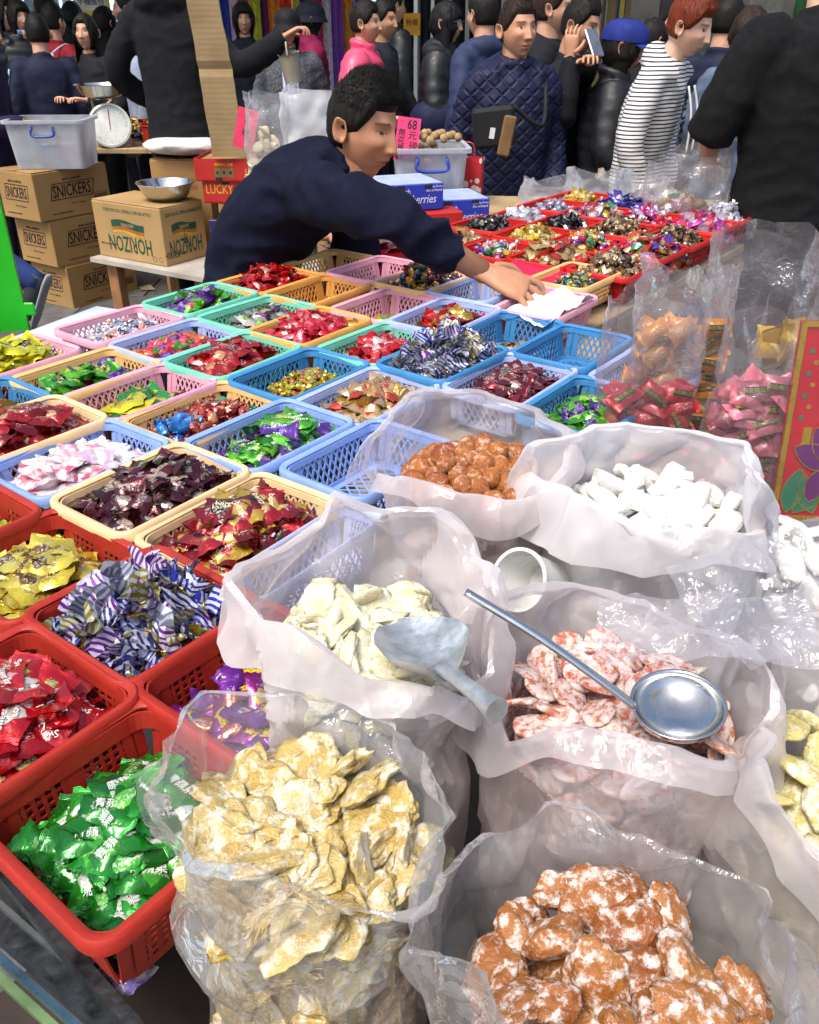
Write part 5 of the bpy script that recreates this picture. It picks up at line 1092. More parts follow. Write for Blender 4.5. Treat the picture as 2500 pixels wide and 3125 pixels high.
def cherries(label, loc, rz, w=.21, dp=.22, h=.085):
    e = empty('cherry_carton', loc, rz, label, 'carton', 'blue cherry cartons'); q = MB(); q.box((0, 0, h / 2), (w, dp, h), bev=.003); q.build('carton_body', m_chb, e)
    q = MB(); q.box((0, 0, h + .001), (w - .01, dp - .01, .002)); q.build('white_lid', mat('lid_pale', '#a8b4dc', .5), e)
    lettering('Cherries', .04, m_chw, e, (.02, -dp / 2 - .0005, h * .42), FRONT, sx=.8, shear=.3); lettering('Fresh', .022, m_chw, e, (-.04, -dp / 2 - .0005, h * .74), FRONT, shear=.2); lettering('Quality from\nthe orchard', .012, m_chw, e, (.07, -dp / 2 - .0005, h * .82), FRONT)
    lettering('RICH\nCHERRI', .04, m_chw, e, (-w / 2 - .0005, 0, h * .5), LEFTF, sx=.75, bold=.001)
    for x in (-.05, .05): q = MB(); q.box((x, -dp / 2 - .0002, h - .008), (.028, .002, .012)); q.build('notch_shade', m_dark, e)  # dark block on the face, its colour standing for the hole's shade
    return e
cherries('blue cherry carton, topmost, in front of the walnut tub', (-.02, 3.14, .885), R(20)); cherries('blue cherry carton beside the violet bar basket', (.155, 3.26, .80), R(16), h=.10)
rc = MB(); rc.box((.03, 3.10, .822), (.26, .2, .12), rz=R(18), bev=.003); o = rc.build('red_carton', m_luck); tag(o, 'red carton with white print under the topmost cherry carton', 'carton'); lettering('MANDARIN', .03, m_chw, o, (.075, 3.004, .80), (R(90), 0, R(18)), sx=.7)
q = MB(); q.box((.14, 3.3, .78), (.2, .2, .035)); tag(q.build('wood_block', m_wood), 'wooden block under the second cherry carton', 'block')
cart = carton('plain_carton', 'brown carton seen under the vendor\'s arm', (-.13, 2.98, .56), R(14), (.34, .24, .30)); lettering('WALNUTS', .03, m_brown, cart, (.06, -.1204, .2), FRONT)
q = MB(); q.box((-.09, 3.05, .28), (.6, .3, .555)); tag(q.build('support_crate', m_wood), 'wooden crate under the brown carton and cherry cartons', 'crate')
gb = empty('gift_bag', (.235, 3.62, .762), R(-18), 'red and white patterned paper bag beside the walnut tub', 'bag')
q = MB(); q.loft([np.column_stack([rrect(.15 * s, .06 * s, .008), np.full(24, z)]) for z, s in ((0, .72), (.22, .8))], cap0=True); m_gift, n_, l_, b_ = node_mat('gift_print'); v_ = n_.new('ShaderNodeTexVoronoi'); v_.inputs['Scale'].default_value = 30; tc_ = n_.new('ShaderNodeTexCoord'); l_.new(tc_.outputs['Object'], v_.inputs['Vector']); l_.new(mix_col(n_, l_, ramp(n_, l_, v_.outputs['Distance'], .34, .4), lin('#e2d6d2'), lin('#b8242a')), b_.inputs['Base Color']); q.build('paper', m_gift, gb)
q = MB(); q.tube(smoothpath([(-.03, -.022, .22), (-.02, -.022, .27), (.02, -.022, .27), (.03, -.022, .22)], 5), .003, 6); q.build('handle', m_luck, gb)
# red tray of wafer bars
kt = empty('red_tray', P(775, 540, .86), R(20), 'red tray of chocolate wafer bars beside the vendor', 'tray')
kt.location.z = .822; q = MB(); q.loft([np.column_stack([rrect(.24 * s, .14 * s, .01), np.full(24, z)]) for z, s in ((0, .95), (.05, 1.0), (.05, .97), (.004, .92))], cap0=True, cap1=True); q.build('tray_body', mat('tray_crimson', '#c01440', .45), kt)
kb = shapes('packet_big')
for i in range(7):
    o = link('wafer_bar', kb[i % 5], None, foil('wafer_red', '#b8101a', '#d83040', thr=.6)); o.location = kt.location + Vector((-.09 + .03 * i, .02 * math.sin(i * 2), .06 + .006 * (i % 3))); o.rotation_euler = (R(25 * math.sin(i)), R(15), R(30 + 20 * i)); o.scale = (1.2, .8, 1); tag(o, 'red wafer bar in the crimson tray beside the vendor', 'wafer bar', 'wafer bars in the crimson tray')
    if i in (1, 3, 5): lettering('KitKat', .022, m_chw, o, (0, 0, .011), (0, 0, 0), sx=.8)
q = MB(); q.box((0, 0, 0), (.2, .17, .006), bev=.001); o = q.build('crimson_sheet', mat('crimson_card', '#d01448', .45)); p = P(1105, 572, .90); o.location = (p.x, p.y, .885); o.rotation_euler = (R(4), R(-3), RZ_U); tag(o, 'crimson card sheet lying behind the reaching hand', 'card')
# tissue in the pink basket
def crumpled(nx, ny, w, d, amp, seed, sc=20):
    vs = []
    for i in range(nx):
        for j in range(ny):
            x = (i / (nx - 1) - .5) * w; y = (j / (ny - 1) - .5) * d; p = (x, y, 0); z = amp * (facet(p, sc, seed) - .4) + amp * 1.3 * nz(p, sc * .4, seed)
            vs.append((x + .3 * amp * nz(p, sc, seed + 4), y + .3 * amp * nz(p, sc, seed + 8), z))
    fs = [(i * ny + j, (i + 1) * ny + j, (i + 1) * ny + j + 1, i * ny + j + 1) for i in range(nx - 1) for j in range(ny - 1)]; return vs, fs
v_, f_ = crumpled(26, 22, .20, .14, .028, 3, 11); b = MB(); b.add(v_, f_); o = b.build('white_tissue', mat('tissue_paper', '#e6e8f0', .7, var=.03), None, 45); p = P(1150, 640, .905); o.location = (p.x, p.y, .893); o.rotation_euler = (0, 0, RZ_U); tag(o, 'crumpled white tissue lining the pink basket under the hand', 'tissue')

# ------------------------------------------------------------------ upright clear bags of packets
def packets(name, label, c, hw, d, zb, zt, cols, n, seed, ink, group, sc=1.0, kind='fat'):
    rg = random.Random(seed); me = shapes(kind); mm = MIXF(cols, metal=.12, rough=.34); L = int((zt - zb) / .0185)
    for lay in range(3):
        for r_ in range(L):
            nx = max(2, int(2 * hw / .040))
            for k in range(nx):
                if lay == 2 and (k + r_) % 2: continue
                x = (-1 + 2 * (k + .5 + rg.uniform(-.3, .3)) / nx) * hw * .86; y = (-.36 + .3 * lay) * d + rg.uniform(-.006, .006); z = zb + (r_ + .6 + rg.uniform(-.35, .35)) * .0185 - .01 * lay
                o = link(name, rg.choice(me), None, rg.choice(mm)); o.matrix_world = Matrix.Translation((c.x + x, c.y + y, z)) @ Euler((R(58) + rg.gauss(0, .28), rg.gauss(0, .2), 0)).to_matrix().to_4x4() @ Matrix.Rotation(rg.gauss(0, .45), 4, 'Z') @ Matrix.Scale(sc * 1.08, 4); tag(o, label, 'packet', group)
                if ink and lay == 0 and rg.random() < .8:
                    q = PRINT.copy(); COL.objects.link(q); q.parent = o; q.location = (0, -.001, .0098)
                    t = TXT.copy(); COL.objects.link(t); t.parent = o; t.location = (0, -.001, .0104)
q = MB(); q.box((0, 0, 0), (.03, .010, .0008)); PRINT = q.build('print_panel', mat('label_dark', '#24281a', .5)); PRINT.location = (0, 0, -5)
TXT = lettering('陳皮梅公司', .0075, mat('label_gold', '#b09a3a', .5), None, (0, 0, -5), (0, 0, 0), depth=.0002)
uw_z = .662
clear_up = film('clear_upright', .075, '#fbf2f2', gloss=.26, rough=.07, bscale=20, bstr=.4)
_, c, hw = rbag('plastic_bag', 'tall clear bag with red packets in the bottom', 1300, 1490, 610, 1.30, uw_z, .13, clear_up, 31, .012, amp=.010)
packets('red_packet', 'red wrapped packet in the tall clear bag', c, hw, .12, uw_z, .955, [('#b81a2c', '#c83a48'), ('#a81426', '#c0303c'), '#c42234'], 170, 3, True, 'red packets in the tall clear bag')
_, c, hw = rbag('plastic_bag', 'tall clear bag with orange packets behind the red packet bag', 1362, 1540, 560, 1.47, uw_z, .13, clear_up, 33, -.01, amp=.010)
packets('orange_packet', 'orange wrapped packet in the clear bag behind the red ones', c, hw * 1.05, .12, uw_z, 1.0, [('#d8861c', '#e0a040'), ('#c8761a', '#d89a3a'), '#e0901c'], 210, 4, True, 'orange packets in the second clear bag')
_, c, hw = rbag('plastic_bag', 'clear bag stuffed with pink packets beside the red gold panel', 1545, 1725, 690, 1.20, uw_z, .14, clear_up, 35, .015, amp=.010)
packets('pink_packet', 'pink wrapped packet in the clear bag beside the panel', c, hw, .13, uw_z, 1.0, [('#c8606e', '#d88a92'), ('#b85464', '#d07c86'), '#cc6a78'], 230, 6, True, 'pink packets in the third clear bag')
rbag('plastic_bag', 'empty standing clear bag in front of the black shirted man', 1518, 1735, 492, 1.68, uw_z, .16, clear_up, 37, -.01, amp=.012)
for i in range(9):
    o = link('amber_packet', shapes('packet_big')[i % 5], None, foil('amber_pack', '#b8922a', '#d8c070', metal=.2)); p = Q(1640 + 14 * (i % 5), 720 + 12 * (i // 3), 1.33); o.location = (p.x, p.y, p.z); o.rotation_euler = (R(70), i, i * .7); tag(o, 'amber packet resting above the pink packets', 'packet', 'amber packets above the pink ones')
# red and gold festival panel in its wrapper
pn = empty('festival_panel', (0, 0, 0), label='red and gold lotus festival panel at the picture edge', cat='panel')
BL = P(1621, 1093, .80); TL = Q(1690, 676, BL.y + .03); ux = Vector((1, -.06, 0)).normalized(); upv = (TL - BL); nrm = ux.cross(upv).normalized(); wd = .19; hh = upv.length; upn = upv.normalized()
PM = Matrix((ux.to_4d(), upn.to_4d(), nrm.to_4d(), (0, 0, 0, 1))).transposed(); PM.translation = BL
for i in range(3): PM[i][3] = BL[i]
PM[3][0] = PM[3][1] = PM[3][2] = 0; PM[3][3] = 1
m_fest = mat('festival_red', '#c01a2c', .35, var=.1, coat=.4); m_fg = mat('festival_gold', '#c9a63a', .3, .6, var=.15)
q = MB(); q.box((wd / 2, hh / 2, -.004), (wd, hh, .008), M=PM); q.build('red_board', m_fest, pn)
q = MB(); e_ = .007
for c_, d_ in (((wd / 2, e_ / 2, .001), (wd, e_, .004)), ((wd / 2, hh - e_ / 2, .001), (wd, e_, .004)), ((e_ / 2, hh / 2, .0015), (e_, hh - .001, .004)), ((wd - e_ / 2, hh / 2, .0015), (e_, hh - .001, .004))): q.box(c_, d_, M=PM)
q.build('gold_border', m_fg, pn)
def petal(cx, cy, a, l, w, m, nm, z=.0008):
    q = MB(); pts = []
    for t in np.linspace(0, 1, 9): pts.append((t * l, w * math.sin(math.pi * t) ** .8))
    pts += [(x, -y) for x, y in pts[-2:0:-1]]
    T = PM @ Matrix.Translation((cx, cy, z)) @ Matrix.Rotation(a, 4, 'Z'); n = len(pts)
    q.add([(x, y, 0) for x, y in pts] + [(x, y, .0006) for x, y in pts], [tuple(range(n, 2 * n))] + [(i, (i + 1) % n, n + (i + 1) % n, n + i) for i in range(n)], 0, T); q.build(nm, m, pn)
    q = MB()
    for i in range(n): q.bar(T @ Vector((pts[i][0], pts[i][1], .0008)), T @ Vector((pts[(i + 1) % n][0], pts[(i + 1) % n][1], .0008)), .0013, .0006, nrm)
    q.build('gold_outline', m_fg, pn)
m_pp = mat('lotus_purple', '#6a2a6a', .4); m_pg = mat('lotus_green', '#2f7a5a', .4); m_pb = mat('lotus_blue', '#2a4a8c', .4)
for i, a in enumerate((25, 55, 90, 125, 155)): petal(.085, .085, R(a), .075, .019, m_pp, 'lotus_petal', .0009 + .0002 * i)
for i, (x, y, a, l, m_) in enumerate(((.02, .012, 80, .05, m_pg), (.03, .012, 50, .05, m_pg), (.06, .012, 110, .045, m_pg), (.075, .012, 70, .045, m_pb), (.105, .012, 100, .06, m_pg), (.11, .012, 60, .05, m_pb), (.15, .012, 120, .05, m_pg), (.05, .03, 75, .04, m_pp))): petal(x, y, R(a), l * 1.45, .016, m_, 'lotus_leaf', .0005 + .00015 * i)
for i in range(7):
    q = MB(); q.lathe([(0, .0012), (.0035, .0012), (.0035, 0)], 12, M=PM @ Matrix.Translation((.02 + .008 * (i % 2), .16 + i * .016, 0))); q.build('gold_dot', m_fg if i % 2 else m_pg, pn)
for (x, y, w_, h_) in ((.032, .13, .012, .032),):
    q = MB(); q.box((x, y, .001), (w_, h_, .001), M=PM); q.build('seal_print', m_fg, pn)
lc_ = lettering('福', .11, m_fg, pn, (0, 0, 0), (0, 0, 0)); lc_.matrix_local = PM @ Matrix.Translation((.115, .19, .001))
q = MB(); q.box((wd / 2, hh / 2, .003), (wd + .02, hh + .03, .022), M=PM); q.build('clear_wrapper', film('clear_wrapper', .03, gloss=.12, rough=.05, bstr=.15), pn)

# ------------------------------------------------------------------ back of the far stall: clear bags and puffs
puff = sugared('puffed_snack', '#8a6a3e', '#a8854e', '#c8b48a', .4, 60, 0); pm = [lump(s + 500, .022, .019, .017, .3, 2, 3) for s in range(4)]
for i, (x0, x1, yt, Y, lab, zt, mm, nm) in enumerate(((1385, 1535, 318, 3.05, 'tall gathered clear bag of brown puffed snack', .95, puff, 'puffed_snack'), (1110, 1225, 378, 3.45, 'low clear bag behind the red baskets nearest the quilted jacket', .90, white_in, 'pale_snack'), (1205, 1320, 360, 3.5, 'clear bag with greenish gleam in front of the capped woman', .90, white_in, 'pale_snack'), (1300, 1400, 372, 3.4, 'low clear bag in front of the striped hoodie', .90, white_in, 'pale_snack'))):
    o, c, hw = rbag('plastic_bag', lab, x0, x1, yt, Y, .823, .22, clear_far if i == 0 else film('milky_back', .34, '#eef0f6', gloss=.3, rough=.1, bscale=16), 50 + i, .03 if i == 0 else 0, rb=1.15 if i == 0 else 1.0, amp=.02)
    if i == 0: heap_of(nm, f'piece of snack in the {lab}'.replace('piece of snack in the tall gathered', 'brown puffed snack in the gathered') , (c.x, c.y), hw * .85, .84, zt, mm, pm, 75, 60 + i, 'snack')
ext = empty('back_shelf', (0, 0, 0), label='narrow shelf behind the red baskets carrying clear bags', cat='shelf')
q = MB(); q.box((.72, 3.42, .808), (1.15, .5, .025), rz=R(-6), bev=.003); q.build('tabletop', m_ply, ext)
for x, y in ((.25, 3.3), (1.2, 3.2), (.3, 3.6), (1.2, 3.5)): q = MB(); q.box((x, y, .4), (.05, .05, .79)); q.build('leg', m_wood, ext)

# ------------------------------------------------------------------ scoop, ladle, cup
m_alum = mat('dull_aluminium', '#bfc2c3', .42, .75, var=.3, vs=40, bmp=.25, bs_=120, dirt='#c9c9c4')
sp = empty('grey_scoop', (0, 0, 0), label='dull grey aluminium scoop lying in the cream slice bag', cat='scoop')
bc = P(886, 1366, 1.022); he = P(1044, 1534, 1.022); ax = (he - bc); ax.z = 0; ax.normalize(); sdv = Vector((-ax.y, ax.x, 0))
q = MB(); G = 16; vs_ = []; N2 = 22
def scp(u, v):                                      # u along the scoop 0..1, v across -1..1
    wid = .036 * (math.sin(min(1, u * 1.15 + .10) * math.pi * .62) ** .7) * (1 if u < .75 else 1 - (u - .75) * 2.2)
    y = v * max(.006, wid); x = -.048 + u * .086; z = .020 * (abs(v) ** 2.2) * min(1, u * 1.6 + .15) - .004 * (1 - u) - .004
    return bc + ax * x + sdv * y + Vector((0, 0, z))
for lay in (0, 1):
    for i in range(G + 1):
        for j in range(N2 + 1):
            p = scp(i / G, -1 + 2 * j / N2); vs_.append((p.x, p.y, p.z - lay * .0018))
fs_ = []; K = (G + 1) * (N2 + 1); n1 = N2 + 1
for i in range(G):
    for j in range(N2):
        a = i * n1 + j; fs_ += [(a, a + n1, a + n1 + 1, a + 1), (K + a, K + a + 1, K + a + n1 + 1, K + a + n1)]
for i in range(G): fs_ += [(i * n1, K + i * n1, K + (i + 1) * n1, (i + 1) * n1), (i * n1 + N2, (i + 1) * n1 + N2, K + (i + 1) * n1 + N2, K + i * n1 + N2)]
for j in range(N2): fs_ += [(j, j + 1, K + j + 1, K + j), (G * n1 + j, K + G * n1 + j, K + G * n1 + j + 1, G * n1 + j + 1)]
q.add(vs_, fs_); q.build('scoop_bowl', m_alum, sp, 50)
h0 = bc + ax * .030; q = MB(); q.tube([h0 + Vector((0, 0, .002)), h0 + ax * .02 + Vector((0, 0, .008)), h0 + ax * .05 + Vector((0, 0, .013)), h0 + ax * ((he - h0).dot(ax)) + Vector((0, 0, .016))], [(.007, .004), .0058, .0072, .0098], 14); q.build('handle', m_alum, sp, 40)
ld = empty('steel_ladle', (0, 0, 0), label='polished steel ladle with long handle in the orange disc bag', cat='ladle')
tip = P(980, 1246, 1.055); lb = P(1428, 1482, .975); neck = P(1316, 1480, .985)
q = MB(); q.tube(smoothpath([tip, tip + (neck - tip) * .5 + Vector((0, 0, .006)), neck + Vector((0, 0, .004)), neck + (lb - neck) * .12 + Vector((0, 0, -.003))], 8), [(.0042, .0030)] * 25, 10); q.build('handle', m_inox, ld, True)
q = MB(); T = Matrix.Translation(lb) @ Euler((R(5), R(-6), 0)).to_matrix().to_4x4()
pr = [(0, -.020)] + [(.037 * math.sin(t), -.020 * math.cos(t)) for t in np.linspace(.15, math.pi / 2, 10)] + [(.0378, .0005), (.0372, .0012)] + [(.0352 * math.sin(t), .0008 - .0194 * math.cos(t)) for t in np.linspace(math.pi / 2, .12, 10)] + [(0, -.0187)]
q.lathe(pr, 40, M=T); q.build('ladle_bowl', m_inox, ld, True)
q = MB(); cA = P(1100, 1222, .905); axc = Vector((-.62, -.55, .50)).normalized(); T = Matrix.Translation(cA - axc * .03) @ axc.to_track_quat('Z', 'Y').to_matrix().to_4x4()
q.lathe([(0, -.03), (.028, -.03), (.034, .035), (.0365, .036), (.0365, .039), (.0325, .039), (.0265, -.027), (0, -.027)], 36, M=T); o = q.build('white_cup', mat('white_cup_plastic', '#dcdcd8', .3, var=.03, sub=.1), None, 40); tag(o, 'white plastic cup lying between the bags', 'cup')
# loose film lying over the bags at the right edge
for i, (x, y, z, w_, d_, a, lab) in enumerate(((1660, 1240, 1.02, .17, .12, 20, 'crumpled clear film below the red gold panel'), (1480, 1330, 1.035, .16, .07, -12, 'crumpled film draped behind the ladle'))):
    v_, f_ = crumpled(44, 34, w_, d_, .016, 40 + i, 17); b = MB(); b.add(v_, f_); o = b.build('loose_film', film('loose_clear_film', .16, '#f4f0f6', gloss=.4, rough=.06), None, 40); p = P(x, y, z); o.location = p; o.rotation_euler = (R(12), R(-4), R(a)); tag(o, lab, 'plastic film')
rbag('plastic_bag', 'clear bag standing under the red gold panel', 1625, 1790, 1150, .86, uw_z, .12, film('clear_b', .2, '#f4f0f4', gloss=.35, rough=.08), 71, .01, amp=.014)
fill_bag((Q(1710, 1200, .86).x, .86), .07, uw_z, .90, [lump(s + 120, .024, .017, .008, .2, 3, 1.5, .3) for s in range(3)], MATS['candied_melon'], 'candied_melon', 'white candied strip in the bag under the red gold panel', 'white candied strip behind film under the red gold panel', 'candied fruit', 17, ntop=14, nside=26, dome=.01, size=.022)

# ------------------------------------------------------------------ stall edge at the near corner
ed = empty('stall_edge', (0, 0, 0), label='worn steel edge frame of the stall at the near corner', cat='frame')
def rail(nm, m, x0, y0, x1, y1, z, w, t):
    a, b = P(x0, y0, z), P(x1, y1, z); d = (b - a).normalized(); q = MB(); q.bar(a - d * .25, b + d * .06, w, t, (0, 0, 1), caps=True); return q.build(nm, m, ed)
m_worn = mat('worn_steel', '#454a4c', .35, .7, var=.5, vs=30, bmp=.4, bs_=60, dirt='#1f1c1a'); m_bluep = mat('blue_painted_steel', '#3f5a6c', .35, .4, var=.3, vs=20, dirt='#2a2c2e'); m_greenp = mat('pale_green_paint', '#5f7a50', .5, var=.2, vs=20, dirt='#4a4a3a')
rail('inner_lip', m_worn, 0, 1850, 230, 2120, .80, .010, .05); rail('top_rail', m_worn, 0, 1946, 226, 2138, .79, .020, .016); rail('bright_lip', m_alu, 0, 1905, 226, 2105, .80, .004, .008); rail('tube_rail', m_bluep, 0, 2018, 150, 2150, .775, .006, .008); rail('green_strip', m_greenp, 0, 2060, 120, 2170, .76, .007, .006)
m_pur = foil('purple_dots', '#3a2080', '#c8c0e0', thr=.6, metal=.1)
o = link('milk_candy_roll', tomesh('candy', pillow(.05, .032, .022, 9, .22), 40), None, clearp('white_wrap', '#8a7ac0', 1.0)); p = P(258, 2045, .80); o.location = p; o.rotation_euler = (R(-10), R(-12), R(-30)); tag(o, 'white and purple wrapped candy fallen beside the nearest red basket', 'candy')
q = MB(); q.box((-.021, 0, 0), (.011, .034, .002)); q.build('dotted_end', m_pur, o)
# ------------------------------------------------------------------ people
def skin_mat(nm, c, rough=.5):
    """skin with the lips, brows and eyes carried by a colour attribute"""
    m, n, l, b = node_mat(nm); at = n.new('ShaderNodeVertexColor'); at.layer_name = 'tone'
    f = tex_noise(n, l, 40, 4); c0 = lin(c); d = tuple(x * k for x, k in zip(c0[:3], (.9, .84, .82))) + (1,)
    base = mix_col(n, l, ramp(n, l, f, .35, .7), c0, d)
    mu = n.new('ShaderNodeMix'); mu.data_type = 'RGBA'; mu.blend_type = 'MULTIPLY'; mu.inputs['Factor'].default_value = 1
    l.new(base, mu.inputs[6]); l.new(at.outputs[0], mu.inputs[7]); l.new(mu.outputs[2], b.inputs['Base Color'])
    b.inputs['Roughness'].default_value = rough; b.inputs['Subsurface Weight'].default_value = .12; b.inputs['Subsurface Radius'].default_value = (.012, .004, .002)
    bump(n, l, b, tex_noise(n, l, 220, 3), .12, .002); MATS[nm] = m; return m
SK = {'tan': skin_mat('skin_tan', '#c08a68'), 'light': skin_mat('skin_light', '#d2a184'), 'pale': skin_mat('skin_pale', '#dcb29a'), 'mid': skin_mat('skin_mid', '#c08f70')}
def sstep(a, b, x): t = np.clip((x - a) / (b - a), 0, 1); return t * t * (3 - 2 * t)
def ga(x, s): return np.exp(-(x / s) ** 2)
def head_surface(nu, nv, fem=0.0, eyes=.6, jaw=1.0):
    """points (nv+1, nu, 3) of a head looking along +y, with colours"""
    u = np.linspace(-1, 1, nu, endpoint=False); th = math.pi * (.5 * u + .5 * u ** 3); ph = np.linspace(-math.pi / 2, math.pi / 2, nv + 1)
    T, F = np.meshgrid(th, ph); x = np.cos(F) * np.sin(T); y = np.cos(F) * np.cos(T); z = np.sin(F)
    X = x * .0735; Y = y * .095; Z = z * .117
    lo = np.clip((-.015 - Z) / .10, 0, 1); X = X * (1 - (.30 + .08 * fem) * lo ** 1.5 * jaw); back = (Y < 0); Y = np.where(back, Y * (1 - .42 * lo), Y * (1 - .10 * lo))
    Y = np.where(~back, Y * (1 - .05 * ga(Z - .02, .05)), Y); X = X * (1 - .06 * ga(Z - .02, .02) * sstep(.03, .07, Y))
    fr = sstep(.015, .06, Y); ax = np.abs(X)
    zt, zb = .028, -.030
    k = np.clip((zt - Z) / (zt - zb), 0, 1); nose = np.where(Z < zb, np.clip(1 - (zb - Z) / .010, 0, 1), np.where(Z > zt, ga(Z - zt, .012), 1.0)) * (.005 + .018 * k ** 1.3) * ga(X, .0085 + .006 * k)
    nose += .007 * ga(ax - .0135, .006) * ga(Z + .027, .007)
    d = nose + .0045 * ga(Z - .036, .009) * ga(ax - .026, .022) * (1 - .5 * fem)
    d += -.0095 * ga(ax - .031, .0155) * ga(Z - .014, .0115) + .0052 * ga(ax - .031, .0105) * ga(Z - .013, .0065)
    d += .0055 * ga(ax - .044, .016) * ga(Z + .014, .016) - .002 * ga(ax - .04, .015) * ga(Z + .055, .02)
    d += .0050 * ga(X, .019) * ga(Z + .0535, .0045) + .0055 * ga(X, .016) * ga(Z + .0655, .0055) - .0045 * ga(X, .022) * ga(Z + .0595, .0022)
    d += .0075 * ga(X, .017) * ga(Z + .098, .014) - .003 * ga(X, .02) * ga(Z + .081, .006) + .004 * ga(X, .02) * ga(Z + .048, .012)
    Y = Y + d * fr
    col = np.ones(X.shape + (3,))
    def paint(w, c):
        w = np.clip(w * fr, 0, 1)[..., None]; col[:] = col * (1 - w) + np.array(c) * w
    lipw = (ga(X, .021) ** 2) * (ga(Z + .0535, .0042) + ga(Z + .0650, .0050)); paint(lipw * .8, (.72, .42, .42) if fem else (.74, .52, .50))
    paint(ga(X, .023) ** 2 * ga(Z + .0592, .0017), (.30, .16, .15)); paint(.25 * ga(ax - .045, .018) * ga(Z + .02, .02), (1, .78, .74))
    br = ga((Z - .0355 + .10 * (ax - .03) ** 1 * .6), .0034) * sstep(.012, .018, ax) * (1 - sstep(.046, .052, ax)); paint(br * .9, (.10, .075, .065))
    eo = .0052 * eyes; ez = Z - .0135 - .0015 * (ax - .031) / .014
    el = np.clip(1 - ((ax - .031) / .0150) ** 2, 0, 1); paint((np.abs(ez) < eo * el).astype(float) * 1.0, (1.15, 1.7, 2.1))
    paint(((ax - .031) ** 2 + (ez * 1.0) ** 2 < .0056 ** 2).astype(float) * (np.abs(ez) < eo * el + .0012), (.06, .045, .04)); paint(ga(ez - eo * el - .0004, .0018) * (el > .05) * .9, (.12, .08, .07)); paint(.3 * ga(ez + eo * el, .0014) * (el > .1), (.4, .28, .26))
    paint(.35 * ga(ax - .031, .015) * ga(Z - .024, .005), (.72, .58, .54)); paint(ga(ax - .0085, .0035) * ga(Z + .0345, .0022) * .9, (.25, .14, .12))
    return np.stack([X, Y, Z], -1), col, (T, F, x, y, z)
def grid_faces(nv, nu): return [(i * nu + j, i * nu + (j + 1) % nu, (i + 1) * nu + (j + 1) % nu, (i + 1) * nu + j) for i in range(nv) for j in range(nu)]
